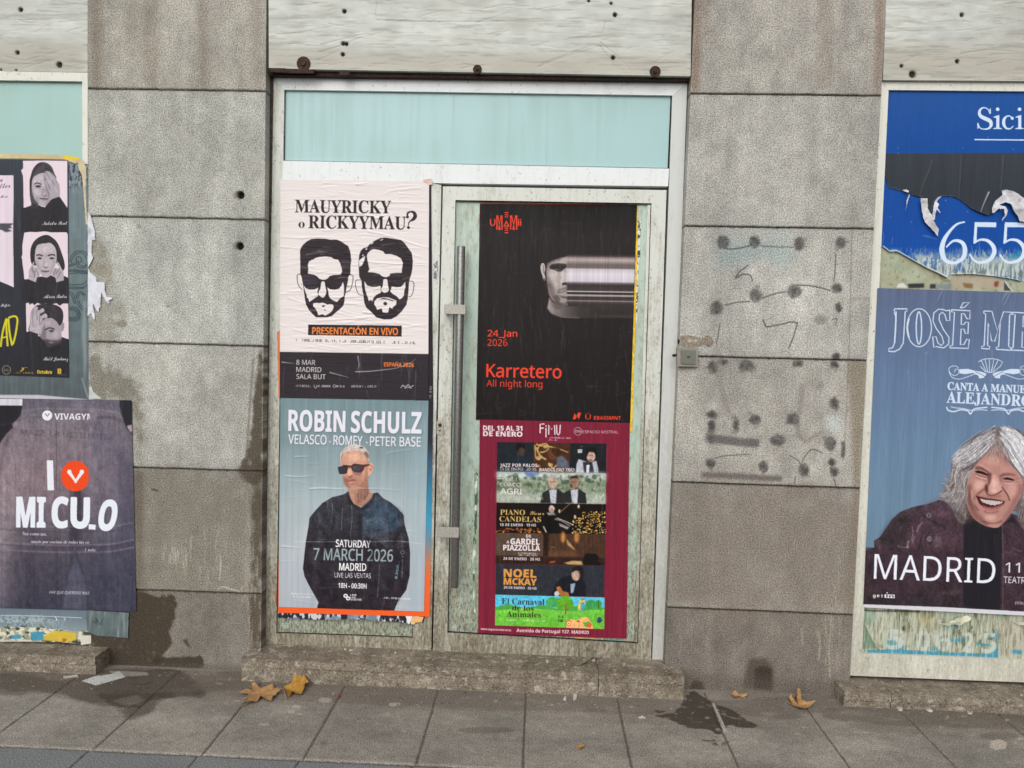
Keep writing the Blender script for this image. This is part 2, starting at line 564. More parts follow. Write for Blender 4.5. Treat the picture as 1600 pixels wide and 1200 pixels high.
def alu(name, base, amt, dirt=(.345, .325, .265), dark=(.085, .07, .05), z0=.75, zs=1.1, rough=.42, chips=.62):
    m = M_(name, rough, .45)
    lo = m.noise(1.0, m.pos(8, 8, 3.0), 5, .7)
    st = m.noise(1.0, m.pos(70, 70, 6.5), 5, .72, .8)
    fl = m.noise(1.0, m.pos(95, 95, 48), 5, .8)
    zz = m.rng(m.z(), z0-zs, z0+zs, 1.0, 0.0)
    g = m.math('ADD', m.math('MULTIPLY', lo, .7), m.math('ADD', m.math('MULTIPLY', st, .7), m.math('MULTIPLY', zz, .55)))
    c = m.mix(m.rng(g, .70, 1.20, 0.0, amt), base, dirt)
    c = m.mix(m.rng(m.math('ADD', m.math('MULTIPLY', fl, .7), m.math('MULTIPLY', g, .45)), .72, .98, 0.0, amt), c, dark)
    c = m.mix(m.rng(m.math('SUBTRACT', st, m.math('MULTIPLY', zz, -.06)), .66, .72, 0, amt*.7), c, (.62, .61, .55))
    ch = m.noise(1.0, m.pos(60, 60, 45), 5, .75)
    c = m.mix(m.rng(ch, chips, chips+.06, 0, .65), c, (.07, .055, .045))
    m.base(c)
    m.l(m.rng(g, .6, 1.2, rough-.05, .85), m.b.inputs['Roughness'])
    m.bump(ch, .15, .001)
    m.bump(st, .08, .001)
    return m.m
M_frame = alu('white_frame_paint', (.76, .79, .79), .30)
M_door = alu('worn_door_paint', (.64, .655, .60), .95, (.36, .32, .215), chips=.60)
M_jamb = alu('grey_aluminium', (.58, .60, .575), .28, rough=.35, chips=.70)
M_sash = alu('cream_frame_paint', (.70, .70, .62), .42, (.40, .36, .24), z0=.5, zs=1.2, chips=.61)

def glass_paint(name, base, stain, amt, rough=.28, dirt=0.0):
    m = M_(name, rough, .5)
    a = m.noise(1.0, m.pos(5, 5, 3), 5, .6)
    b = m.noise(1.0, m.pos(60, 60, 2.0), 4, .65)
    g = m.math('ADD', m.math('MULTIPLY', a, .5), m.math('MULTIPLY', b, .5))
    c = m.mix(m.rng(g, .46, .66, 0, amt), base, stain)
    if dirt:
        zz = m.rng(m.z(), .1, 1.2, .16, 0.0)
        f = m.math('ADD', m.noise(1.0, m.pos(45, 45, 14), 6, .8), zz)
        c = m.mix(m.rng(f, .50, .66, 0, dirt), c, (.27, .26, .175))
        h = m.math('ADD', m.noise(1.0, m.pos(120, 120, 40), 5, .8), zz)
        c = m.mix(m.rng(h, .62, .70, 0, dirt), c, (.09, .08, .05))
        c = m.mix(m.rng(m.noise(1.0, m.pos(110, 110, 5), 4, .7), .64, .69, 0, dirt), c, (.62, .63, .56))
    m.base(c)
    m.l(m.rng(g, .45, .6, rough, rough+.35), m.b.inputs['Roughness'])
    m.b.inputs['Coat Weight'].default_value = .25
    m.b.inputs['Coat Roughness'].default_value = .08
    return m.m
M_pane = glass_paint('frosted_cyan_glass', (.315, .515, .52), (.40, .55, .50), .6)
M_pane2 = glass_paint('frosted_green_glass', (.29, .49, .455), (.38, .51, .44), .6)
M_pane3 = glass_paint('glue_stained_glass', (.43, .55, .475), (.42, .45, .36), .8, .4, .8)

def plain(name, c, rough=.6, spec=.4, metal=0, var=.25, sc=60.):
    m = M_(name, rough, spec); m.b.inputs['Metallic'].default_value = metal
    n_ = m.noise(sc, None, 4, .6)
    m.base(m.mix(m.rng(n_, .35, .68, 0, 1), tuple(x*(1-var) for x in c), tuple(min(1, x*(1+var)) for x in c)))
    m.bump(n_, .15, .001)
    return m.m
M_dark = plain('dark_recess', (.012, .011, .010), .9, .1)  # near-black wall colour stands in for the shade inside the gaps
M_seal = plain('brown_sealant', (.075, .058, .044), .85, .2, 0, .5, 40)
M_rust = plain('rusty_metal', (.050, .026, .020), .75, .3, .2, .6, 90)
M_steel = plain('brushed_steel', (.23, .225, .215), .38, .5, .75, .22, 120)
M_steel2 = plain('worn_steel_bracket', (.40, .38, .34), .5, .5, .35, .25, 140)
M_switch = plain('grey_switch_plastic', (.15, .16, .13), .45, .4, 0, .08)
M_switch2 = plain('pale_switch_frame', (.27, .25, .215), .45, .4, 0, .12)

def sillmat():
    m = M_('dirty_granite_step', .85, .25)
    sp = m.noise(150, None, 3, .8)
    b = m.noise(1.0, m.pos(9, 9, 14), 6, .72)
    c = m.mix(m.rng(b, .35, .68), (.085, .072, .055), (.200, .176, .142))
    c = m.mix(m.rng(sp, .36, .64), c, m.mix(1.0, c, (2.1, 2.0, 1.9), 'MULTIPLY'))
    c = m.mix(m.rng(sp, .34, .46, .8, 0), c, (.03, .025, .02))
    dr = m.noise(1.0, m.pos(26, 26, 30), 5, .8)
    c = m.mix(m.rng(dr, .56, .62, 0, .9), c, (.42, .39, .32))
    m.base(c); m.bump(sp, .55, .003); m.bump(b, .5, .01)
    return m.m
M_sill = sillmat()

# ------------------------------------------------------------------ wall behind everything
b = MB()
b.box(-7, 7, .14, .30, -.05, 9)
fw = b.build('facade_wall', M_dark)
tag(fw, kind='structure')
M_up = plain('plain_grey_render', (.30, .295, .27), .9, .2, 0, .12, 30)
b = MB(); zt_ = float(P(700, -195, 0)[2]); b.box(-7, 7, .022, .138, zt_, 9); b.build('upper_wall', M_up, fw)
b = MB(); b.box(-7, float(P(-328, 500, 0)[0]), .024, .137, -.05, zt_-.003); b.build('flank_wall', M_up, fw)
b = MB(); b.box(float(P(1948, 500, 0)[0])-.05, 7, .045, .137, -.05, zt_-.003); b.build('flank_wall', M_up, fw)

# ------------------------------------------------------------------ stone pillars
def drips(cv, u0, u1, v0, v1, n, col, a, lw=(1.0, 2.2), L=(15, 60), seed=3):
    r = np.random.default_rng(seed)
    for _ in range(n):
        u = r.uniform(u0, u1); v = r.uniform(v0, v1); l_ = r.uniform(*L); w = r.uniform(*lw)
        k = 5
        pts = [(u+r.normal(0, .8)-.012*l_*i/k, v+l_*i/(k-1)) for i in range(k)]
        cv.line(pts, w, col, a*r.uniform(.4, 1), blur=.5, w1=w*.4)

def joint(cv, u0, v0, u1, v1, w=2.6, seed=0, depth=.010):
    r = np.random.default_rng(seed); n = 40
    t = np.linspace(0, 1, n)
    p = np.stack([u0+(u1-u0)*t, v0+(v1-v0)*t+gblur(r.normal(0, .5, (1, n)), 1)[0]], 1)
    cv.line(p, w*2.6, (96, 90, 80), .35, blur=1.4, sm=False)
    m, sl = cv.line(p, w, (46, 41, 36), .92, blur=.55, sm=False)
    if m is not None: cv.dy[sl] -= depth*m
    for _ in range(26):                                   # chipped arrises
        i = r.integers(0, n)
        cv.ell(p[i][0]+r.normal(0, 3), p[i][1]+r.choice([-1, 1])*w*.6, r.uniform(1.2, 3.2), r.uniform(.6, 1.4), (70, 64, 56), .6, blur=.5)

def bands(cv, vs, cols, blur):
    """Each cladding block is filled with one flat tone."""
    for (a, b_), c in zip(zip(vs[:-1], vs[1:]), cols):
        cv.poly([(-60, a[0]), (1700, a[1]), (1700, b_[1]), (-60, b_[0])], c, 1, blur)  # lower blocks darker: dirt and light falloff painted together

# left pillar
cv = Cv([(137, -230), (418, -230), (407.4, 1060), (139.5, 1060)], .8, (170, 168, 158))
def jl(v, x0=140., s=.0145): return (v-(x0+60)*s, v+(1700-x0)*s)
jv = [-1000, -62, 138.5, 337.5, 534, 728.3, 919.5, 1400]
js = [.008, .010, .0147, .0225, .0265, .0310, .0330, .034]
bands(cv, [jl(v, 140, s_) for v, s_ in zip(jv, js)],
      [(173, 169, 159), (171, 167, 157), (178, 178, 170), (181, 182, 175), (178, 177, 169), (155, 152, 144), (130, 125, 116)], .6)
cv.noise(120, 60, .14, 11); cv.noise(30, 22, .10, 12); cv.noise(200, 14, .05, 13); cv.noise(9, 8, .07, 14)
for (u, w, v0, v1, a) in ((150, 14, -230, 138, .5), (318, 16, -230, 138, .35), (236, 26, -230, 138, .25), (402, 10, -230, 140, .35), (205, 20, -200, 90, .22)):
    cv.line([(u, v0), (u-1, (v0+v1)/2), (u+1, v1)], w, (112, 98, 82), a, blur=5)
def stain(cv, s_, col, a, bl, seed, cell=12, bias=.0):
    A_ = smooth(q(s_)); mk, sl = cv.cov(A_, np.roll(A_, -1, 0), blur=bl)
    if mk is None: return
    n_ = fnoise(cv.H, cv.W, cell*cv.scv, cell*cv.sc, seed, 5)[sl]
    cv.put(np.clip(mk*1.35+(n_-.5)*2.2-.2+bias, 0, 1)*np.clip(mk*2.5, 0, 1)*a, sl, col)
stain(cv, "139,555 175,575 212,600 222,640 218,730 212,800 203,650 170,625 141,622", (104, 97, 82), .55, 8, 91)
stain(cv, "138,375 165,390 174,440 166,460 150,440 139,425", (124, 114, 94), .5, 8, 92)
stain(cv, "150,462 192,470 186,520 150,548 140,500", (132, 122, 104), .4, 10, 93)
stain(cv, "225,740 330,735 400,745 405,915 230,915", (120, 112, 98), .5, 14, 94, 30)
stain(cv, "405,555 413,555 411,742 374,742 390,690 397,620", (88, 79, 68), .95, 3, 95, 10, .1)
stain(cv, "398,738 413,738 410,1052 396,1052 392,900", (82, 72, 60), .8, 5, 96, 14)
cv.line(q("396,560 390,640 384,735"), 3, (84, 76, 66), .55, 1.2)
cv.poly(q("205,740 225,735 222,920 212,925"), (96, 86, 72), .6, 4)
stain(cv, "150,930 214,922 240,932 272,932 273,962 264,988 268,1004 256,1022 246,1040 200,1060 150,1062", (66, 57, 46), .92, 2.2, 98, 7, .18)
stain(cv, "240,1030 300,1026 314,1026 314,1044 262,1050", (62, 54, 44), .9, 1.5, 99, 6, .1)
cv.poly(q("285,1000 292,998 298,1013 291,1008"), (64, 56, 46), .8, .8)
cv.poly(q("236,763 247,765 246,768 237,766"), (70, 62, 52), .8, .5)
cv.poly(q("140,1040 420,1040 420,1062 140,1062"), (96, 89, 80), .6, 4)
for s_, (u0, u1, v0, v1, n_) in enumerate(((265, 300, 835, 880, 26), (310, 345, 800, 905, 20), (385, 408, 800, 1000, 22), (340, 365, 790, 850, 5), (375, 400, 905, 940, 14), (250, 290, 840, 870, 20))):
    drips(cv, u0, u1, v0, v1, n_, (186, 180, 166), .7, (.8, 1.9), (5, 32), 40+s_)
cv.line(q("344,868 345,880 343,906"), 2.2, (186, 180, 166), .8, .4)
cv.line(q("340,920 350,917 362,921 375,924"), 2.4, (190, 184, 170), .8, .5)
for i, (v, s_) in enumerate(zip(jv[1:-1], js[1:-1])):
    joint(cv, 130, v-10*s_, 425, v+285*s_, 1.7, 100+i)
for u, v in ((375.5, 304.5), (374.5, 384.5)):
    cv.ell(u-3, v, 7.5, 6.5, (118, 110, 98), .75, 1.4)
    m, sl = cv.ell(u+.4, v+.3, 5.0, 5.6, (24, 18, 15), .97, .7)
    cv.dy[sl] -= .02*m
for u, v, r_ in ((217, 354, 4), (262, 478, 3), (283, 664, 1.2), (312, 395, 1.3), (190, 506, 9)):
    cv.ell(u, v, r_, r_*.7, (120, 113, 100), .6, 1.2)
pl = thing('stone_pillar', 'grey granite pillar left of the door, with two drill holes and a dark wet stain at its foot', 'pillar', P(276, 1044))
sheet(cv, pl, M_stone, 0.0, names={'sheet': 'stone_cladding'}, back=.14)

# right pillar with the sprayed marks
cv = Cv([(1096, -230), (1397, -230), (1326, 1097), (1036.4, 1097)], 1.0, (170, 168, 158))
jv = [-1000, -72, 146.0, 353.0, 556.3, 753.0, 948.6, 1400]
js = [.006, .008, .0120, .0160, .0235, .0345, .0420, .044]
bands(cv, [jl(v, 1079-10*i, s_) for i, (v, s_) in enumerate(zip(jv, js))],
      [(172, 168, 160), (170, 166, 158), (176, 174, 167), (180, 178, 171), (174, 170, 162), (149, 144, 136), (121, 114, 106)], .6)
cv.noise(120, 60, .12, 21); cv.noise(28, 22, .09, 22); cv.noise(200, 14, .05, 23); cv.noise(9, 8, .07, 24)
for (u, w, v0, v1, a) in ((1089, 12, -230, 146, .6), (1376, 14, -230, 150, .5), (1106, 8, -230, 60, .3), (1290, 26, -200, 140, .2)):
    cv.line([(u+4, v0), (u, (v0+v1)/2), (u-3, v1)], w, (122, 98, 80), a, blur=4)
cv.poly(q("1100,345 1240,352 1244,372 1140,372"), (168, 176, 172), .35, 5)
cv.poly(q("1116,385 1130,372 1180,378 1236,384 1240,414 1210,416 1196,400 1170,412 1120,420"), (150, 171, 172), .55, 7)
cv.poly(q("1190,362 1240,364 1236,384 1200,384"), (156, 169, 167), .4, 6)
for i in range(10):
    rr = np.random.default_rng(60+i)
    cv.ell(rr.uniform(1110, 1310), rr.uniform(570, 720), rr.uniform(6, 24), rr.uniform(3, 9), (134, 128, 120), .35, 4)
stain(cv, "1050,770 1330,780 1325,955 1045,945", (126, 114, 102), .5, 20, 97, 34)
cv.poly(q("1324,560 1356,565 1330,960 1322,960 1334,750"), (128, 116, 96), .6, 3.5)
cv.line(q("1331,362 1326,560 1318,720"), 1.4, (110, 102, 92), .6, .5)
cv.line(q("1326,468 1366,466"), 2, (120, 112, 100), .4, 1)
cv.poly(q("1290,648 1312,650 1316,672 1300,678 1290,668"), (196, 204, 200), .75, 4)
cv.ell(1114, 634, 8, 7, (194, 194, 190), .7, 4)
cv.ell(1282, 500, 11, 7, (128, 128, 122), .7, 2); cv.ell(1282, 603, 6, 8, (132, 132, 128), .6, 2)
GR = (70, 67, 66)
r = np.random.default_rng(5)
def blob(u, v, ru, rv, a=.85):
    cv.ell(u, v, ru*.85, rv*.85, GR, a*.62, 1.3, part='spray_dot')
    for _ in range(14):
        cv.ell(u+r.normal(0, ru*.42), v+r.normal(0, rv*.42), r.uniform(1.5, 4), r.uniform(1.5, 4), GR, a*.34, .6)
for u, v, ru, rv in ((1130, 378, 12, 12), (1179, 378, 10, 11), (1249, 381, 10, 13), (1313, 379, 10, 10), (1120, 481, 12, 13), (1181, 462, 11, 13), (1241, 455, 13, 13), (1307, 450, 10, 9), (1310, 480, 5, 10),
                     (1114, 574, 9, 12), (1131, 566, 8, 5), (1166, 571, 13, 11), (1247, 568, 10, 6), (1306, 557, 8, 6), (1304, 569, 7, 7), (1180, 656, 11, 10), (1239, 655, 12, 11), (1303, 630, 9, 11), (1297, 693, 11, 13),
                     (1110, 724, 9, 9), (1193, 729, 9, 11), (1256, 734, 10, 12), (1300, 722, 8, 6), (1304, 737, 8, 9), (1215, 688, 15, 10), (1112, 648, 9, 7), (1112, 665, 6, 9), (1150, 662, 5, 12)):
    blob(u, v, ru, rv)
cv.line(q("1107,688 1120,686 1150,690 1186,693"), 13, GR, .62, 1.6, part='spray_line')
cv.line(q("1113,660 1111,675 1106,690"), 11, GR, .5, 1.8)
cv.line(q("1096,742 1150,744 1200,747 1222,748"), 9, (96, 88, 84), .75, 2, part='spray_line')
cv.line(q("1317,690 1318,700 1316,715"), 6, GR, .7, 1, part='spray_line')
cv.line(q("1254,600 1250,640 1244,660 1252,685 1262,688 1284,675"), 7, (120, 113, 108), .5, 2)
cv.line(q("1124,560 1128,610 1136,640 1150,655"), 9, (124, 118, 112), .45, 3)
for w, s_ in ((1.9, "1131,388 1143,389 1160,387 1176,382"), (1.4, "1188,384 1215,386 1240,386"), (1.8, "1306,396 1305,420 1303,440"), (1.8, "1132,477 1155,472 1172,471"), (1.9, "1190,466 1215,458 1228,456"),
             (2.0, "1245,445 1270,447 1298,454"), (2.2, "1192,499 1197,511"), (2.2, "1197,511 1220,507 1236,503 1247,505"), (2.0, "1246,505 1240,525 1232,545"), (2.0, "1170,414 1155,425 1149,435"), (2.0, "1149,435 1160,429 1172,430 1176,440"),
             (1.4, "1125,505 1122,525 1119,537"), (1.5, "1116,716 1135,712 1172,710"), (1.5, "1253,722 1260,710 1270,702 1286,708"), (1.4, "1234,712 1245,718 1252,726"), (1.5, "1243,745 1241,757"), (1.5, "1303,748 1307,762"), (1.3, "1300,500 1308,498 1305,508")):
    cv.line(q(s_), w, GR, .75, .4, part='spray_line')
cv.poly(q("1160,1075 1170,1030 1195,1028 1207,1040 1208,1078"), (74, 66, 58), .75, 3)
cv.poly(q("1178,1076 1180,1045 1190,1040 1206,1045 1206,1078"), (58, 51, 44), .8, 1.5)
cv.poly(q("1076,1078 1084,1062 1098,1066 1102,1082"), (48, 42, 36), .85, 1.5)
cv.poly(q("1040,1050 1330,1066 1330,1098 1040,1086"), (94, 86, 76), .45, 5)
for s_, (u0, u1, v0, v1, n_) in enumerate(((1275, 1322, 960, 1030, 36), (1282, 1318, 935, 975, 22), (1060, 1110, 955, 1000, 14), (1290, 1330, 880, 960, 14), (1190, 1260, 960, 1000, 8))):
    drips(cv, u0, u1, v0, v1, n_, (172, 162, 144), .6, (.8, 1.8), (8, 40), 70+s_)
cv.line(q("1279,985 1281,1010 1279,1032"), 2.6, (168, 158, 140), .75, .5)
cv.line(q("1300,960 1296,1010 1297,1060"), 2.4, (168, 158, 140), .7, .6)
# smear of old adhesive above the bell push
m, sl = cv.poly(q("1063,526 1072,523 1085,525 1098,529 1104,524 1112,527 1114,535 1108,542 1100,538 1090,541 1064,541"), (140, 127, 113), .85, .7, sm=True, part='adhesive_smear')
cv.dy[sl] += .004*m
cv.poly(q("1074,533 1076,530 1092,530 1090,533 1079,534 1076,537"), (196, 184, 166), .8, .5)
cv.ell(1107, 532, 3, 3, (150, 128, 112), .9, .6)
for i, (v, s_) in enumerate(zip(jv[1:-1], js[1:-1])):
    u0 = 1079-10*i
    joint(cv, u0-30, v-30*s_, u0+330, v+330*s_, 1.8, 200+i)
pr_ = thing('stone_pillar', 'grey granite pillar right of the door, covered with sprayed black dots and lines', 'pillar', P(1180, 1080))
sheet(cv, pr_, M_stone, 0.0, names={'sheet': 'stone_cladding'}, back=.14)

# ------------------------------------------------------------------ painted boards above the openings
def boardmat():
    m = M_('white_painted_board', .62, .35)
    a = m.noise(1.0, m.pos(5, 5, 60), 5, .65, .8)
    m.base(m.mix(.09, m.col(), m.mix(m.rng(a, .36, .64), (.30, .30, .28), (.78, .78, .76)), 'SOFT_LIGHT'))
    m.bump(a, .12, .003); m.bump(m.noise(1.0, m.pos(30, 30, 120), 4, .7, .5), .2, .002)
    return m.m
M_board = boardmat()
def board(quad, label, seed, holes, lines=(), dirty=None, y=.004):
    cv = Cv(quad, .9, (194, 197, 191))
    cv.noise(60, 160, .12, seed); cv.noise(10, 22, .08, seed+1)
    n = fnoise(cv.H, cv.W, 24, 60, seed+15, 5); cv.put(np.clip((n-.5)/.2, 0, 1)*.45, cv.full, (178, 175, 164))
    r = np.random.default_rng(seed)
    Q = np.asarray(quad)
    u0, u1, v1 = Q[:, 0].min(), Q[:, 0].max(), Q[2:, 1].max()
    if dirty: cv.poly(dirty, (176, 170, 156), .75, 9)
    n = fnoise(cv.H, cv.W, 7, 60, seed+5, 5)
    cv.put(np.clip((n-.54)/.14, 0, 1)*.30, cv.full, (160, 159, 151))
    n = fnoise(cv.H, cv.W, 3, 40, seed+9, 4)
    cv.put(np.clip((n-.60)/.10, 0, 1)*.32, cv.full, (132, 128, 118))
    for _ in range(110):
        u, v, L, th = r.uniform(u0, u1), r.uniform(-60, v1), r.uniform(8, 60), r.normal(-.10, .16)
        cv.crease([(u, v), (u+L*.5*math.cos(th), v+L*.5*math.sin(th)+r.normal(0, 1)), (u+L*math.cos(th), v+L*math.sin(th))], r.uniform(.7, 1.4), -.0022, .4, .30*r.random(), (128, 124, 114))
    for s_ in lines: cv.crease(q(s_), 1.2, -.003, .45, .38, (138, 134, 124))
    for u, v, a in holes:
        cv.ell(u, v, a*1.5, a*1.5, (150, 144, 132), .6, .8)
        m, sl = cv.ell(u, v, a, a, (28, 24, 21), .95, .4)
        cv.dy[sl] -= .012*m
    o = thing('fascia_board', label, 'board', P((Q[2, 0]+Q[3, 0])/2, v1, y))
    sheet(cv, o, M_board, y, names={'sheet': 'board'}, back=.05)
    return o
Zc = lambda s_: q(s_, 380, 0, 4)
bc = board([(419, -200), (1084, -200), (1079, 119), (420, 107)], 'white painted weathered board above the door, with three rusty washers along its lower edge', 31,
      [(538, 17.5, 3), (536, 68, 2.8), (541, 68.5, 2.8), (535.5, 85, 2.8), (961, 23, 3), (958, 90, 3), (920, 1, 2), (955, 5, 2)],
      ("586,31 640,33 720,34 800,33 900,34", "590,0 587,20 588,28", "497,82 530,72 560,60 600,50", "500,70 540,60 575,52", "840,105 880,90 920,78 935,72", "845,100 890,84 932,68", "936,70 950,88 965,108", "938,66 960,84 985,108", "946,33 942,50 936,58"),
      q("420,76 560,80 1080,88 1085,125 420,112"))
b = MB()
b.quad([(416, 106.5), (1081, 118.5), (1078, 126), (421, 117.5)], .028, .06)  # dark bar: rusty metal edge plus the painted shade of the gap
b.build('rusty_shadow_gap', M_rust, bc, .002)
for s_, y_ in (("420,106 446,106.5 448,113 421,112", -.004), ("446,107 492,108.5 490,114 447,113.5", -.002), ("530,112 546,112.5 545,117 531,116.5", 0)):
    b = MB(); b.quad(q(s_), y_, .01); b.build('rust_flake', M_rust, bc, .002)
for (u, v, a, b_) in ((474.5, 99.5, 11, 7.5), (746, 108.5, 7, 7), (1023.5, 112, 8.5, 7.5)):
    w = MB(); p = P(u, v, .004)
    w.tube(p+np.array([0, .004, 0]), p+np.array([0, -.004, 0]), .0028*a, 22)
    w.tube(p+np.array([0, 0, 0]), p+np.array([0, -.010, 0]), .0028*a*.38, 6)
    o = w.build('washer', M_rust, bc, .001)
board([(-330, -200), (137, -200), (137, 113.5), (-330, 106)], 'white painted board at the top left corner, above the cyan window', 37,
      [(32, 15, 3.2), (27, 82, 3), (92.5, 101, 4.2), (25, 110, 1.6), (1, 109, 1.6)], ("30,31 45,36 60,33", "8,88 25,92 35,94"), q("-330,60 60,66 137,70 137,116 -330,110"))
board([(1393, -200), (1950, -200), (1950, 129), (1379.5, 125)], 'white painted board at the top right corner, above the blue sign', 43,
      [(1503, 23, 3), (1496, 96, 3), (1426, 116, 5), (1409, 103, 2.5)], ("1503,33 1511,33 1518,36", "1500,85 1540,78 1600,82"), q("1380,72 1500,74 1950,80 1950,130 1380,126"))

# ------------------------------------------------------------------ entrance: frame, side light, transom
YF, YD, YG = .060, .056, .076
ef = thing('entrance_frame', 'pale metal entrance frame with a cyan transom pane, between the two granite pillars', 'door frame', P(740, 1030, YF))
b = MB()
b.quad(q("426,119 1074,127.5 1050.5,149 444,140"), YF, .12)
b.quad(q("442.3,251 1045.6,263.5 1044,291 441,283"), YF, .12)
b.build('transom_frame', M_frame, ef, .003)
b = MB()
b.quad(q("426,119 444,140 431.5,990 411.5,1006.5"), YF+.001, .12)
b.quad(q("431.5,990 645,997.5 674,1021 411.5,1006.5"), YF+.001, .12)
b.quad(q("661,284 689.5,289 673.6,1021 645,997.5"), YF+.001, .12)
b.build('side_light_frame', M_door, ef, .003)
b = MB()
b.quad(q("1050.5,149 1074,127.5 1040,1037.5 1019,1036.5"), YF-.001, .12)
b.build('jamb', M_jamb, ef, .004)
b = MB(); b.quad(q("441,137 1053,146 1048,267 439,254"), YG, .10); b.build('transom_pane', M_pane, ef)
b = MB(); b.quad(q("437,278 665,283 650,1001 428,994"), YG, .10); b.build('side_pane', M_pane3, ef)
b = MB(); b.quad(q("413,117 427,119 413,1009 404,1009"), YF-.004, .12); b.build('sealant', M_seal, ef)
b = MB(); b.quad(q("1072.5,127 1081,127 1047,1040 1039.5,1038"), YF+.006, .12); b.build('sealant', M_seal, ef)

# ------------------------------------------------------------------ door leaf
dr = thing('shop_door', 'worn pale metal door with glued-over glass and a long steel pull handle, to the right of the side light', 'door', P(848, 1030, YD))
b = MB()
b.quad(q("692,291 1041.5,297 1018,317.5 711.5,312.5"), YD, .105)
b.quad(q("692,291 711.5,312.5 699,989 676.3,1020.5"), YD, .105)
b.quad(q("1018,317.5 1041.5,297 1017,1036 997,1006"), YD, .105)
b.quad(q("699,989 997,1006 1017,1036 676.3,1020.5"), YD, .105)
b.build('leaf_frame', M_door, dr, .0025)
b = MB()
b.quad(q("1012,317 1018.5,317 997.5,1006 991,1006"), YD+.009, .10)
b.quad(q("710,312 1018,317 1018,320 710,315"), YD+.009, .10)
b.build('glazing_bead', M_door, dr, .0015)
b = MB(); b.quad(q("707,308 1022,313 1001,1010 695,993"), YD+.018, .10); b.build('glass_pane', M_pane3, dr)
def edge_shade(px, y, parent):  # dark strips paint in the shade where the glass meets its frame
    n_ = len(px); c_ = np.mean(px, 0)
    for i in range(n_):
        a_, b_ = np.array(px[i]), np.array(px[(i+1) % n_]); k_ = 1.6
        ia, ib = a_+(c_-a_)/np.linalg.norm(c_-a_)*k_*1.4, b_+(c_-b_)/np.linalg.norm(c_-b_)*k_*1.4
        g_ = MB(); g_.quad([tuple(a_), tuple(b_), tuple(ib), tuple(ia)], y, y+.004); g_.build('edge_shade', M_dark, parent)
edge_shade(q("711.3,312.8 1017.5,317.8 996.7,1005.6 699.3,988.6"), YD+.0085, dr)
edge_shade(q("443.8,140.3 1050.2,149.2 1045.4,263.1 442.4,250.8"), YG-.003, ef)
edge_shade(q("440,282 660.6,284.5 644.8,997.2 431.8,989.8"), YG-.004, ef)
hb = MB()
h0, h1 = P(720.6, 385, -.006), P(710, 917.5, -.006)
hb.tube(h0, h1, .0185, 28)
hd = hb.build('pull_handle', M_steel, dr, .002, 2, True)
for uu, v0, v1 in ((694, 475, 490), (683.5, 823, 839)):
    b = MB()
    sh_ = 0 if uu > 690 else .5
    b.quad([(uu, v0), (uu+33.5, v0+1.6), (uu+33, v1+1.2), (uu-.6, v1)], -.029, -.022)
    b.quad([(uu, v0), (uu+6, v0+.3), (uu+5.4, v1+.2), (uu-.6, v1)], -.022, YD)
    b.quad([(uu+29, v0+1.5), (uu+33.5, v0+1.6), (uu+33, v1+1.2), (uu+28.6, v1+1)], -.022, .012)
    b.build('bracket', M_steel2, hd, .0035)
b = MB(); b.quad(q("682.3,657 693,657.8 692.6,679 682,678.4"), YD-.003, YD+.01); lk = b.build('lock', M_steel2, dr, .001)
b = MB(); p = P(687.6, 664, YD); b.tube(p, p+np.array([0, -.007, 0]), .0085, 18); p = P(687.5, 672.5, YD); b.tube(p, p+np.array([0, -.005, 0]), .004, 12)
b.build('keyhole', M_rust, lk, .001)

# ------------------------------------------------------------------ windows at both sides
def window(label, frames, panequad, mat, y, yp, base):
    o = thing('shop_window', label, 'window', P(*base, y))
    b = MB()
    for s_ in frames: b.quad(q(s_), y, .12)
    b.build('window_frame', M_sash, o, .003)
    b = MB(); b.quad(q(panequad), yp, .10); b.build('window_pane', mat, o)
    return o
window('shop window with a pale cyan pane at the left edge, papered over with posters', ("-330,106 137,113 128.4,127 -330,121", "128.4,127 137,113 138.5,1004 131,995", "-330,985 131,995 138.5,1004 -330,999"), "-330,118 131,124 134,998 -330,990", M_pane2, .004, .022, (0, 1000))
window('shop window at the right edge, papered over with a blue sign and a large poster', ("1378,125.5 1950,129 1950,146 1388.5,140.5", "1378,125.5 1388.5,140.5 1347,1021 1327.5,1055.5", "1347,1021 1950,1044 1950,1080 1327.5,1055.5"), "1385,137 1950,143 1950,1048 1344,1024", M_pane3, .02, .036, (1500, 1062))

# ------------------------------------------------------------------ stone steps under the openings
YS = -.105
def step(label, x0, x1, ztop_px, joints, lip=.006, ends=.0):
    zt = [float(P(u, v, YS)[2]) for u, v in ztop_px]
    z = sum(zt)/len(zt)
    th = .036
    o = thing('stone_step', label, 'step', ((x0+x1)/2, YS/2, 0))
    xs = [x0]+list(joints)+[x1]
    b = MB()
    for a, c in zip(xs[:-1], xs[1:]): b.box(a+.0012, c-.0012, YS-lip, .10, z-th, z)
    b.build('tread', M_sill, o, .005)
    b = MB()
    for a, c in zip(xs[:-1], xs[1:]): b.box(a+.002, c-.0015, YS, .09, -.02, z-th-.002)
    b.build('riser', M_sill, o, .004)
    return z
X = lambda u, v, y: float(P(u, v, y)[0])
ZS = step('long low granite step under the door', X(377, 1045, YS), X(1069, 1076, YS), [(377, 1027), (700, 1041), (1068, 1058.5)], [X(935, 1065, YS)])
ZS0 = step('low granite step under the left window', -4.2, X(150, 1040, YS), [(0, 1017), (149, 1029)], [])
ZS2 = step('low granite step under the right window', X(1318, 1090, YS), 4.2, [(1319, 1077), (1598, 1095)], [X(1392, 1090, YS)])

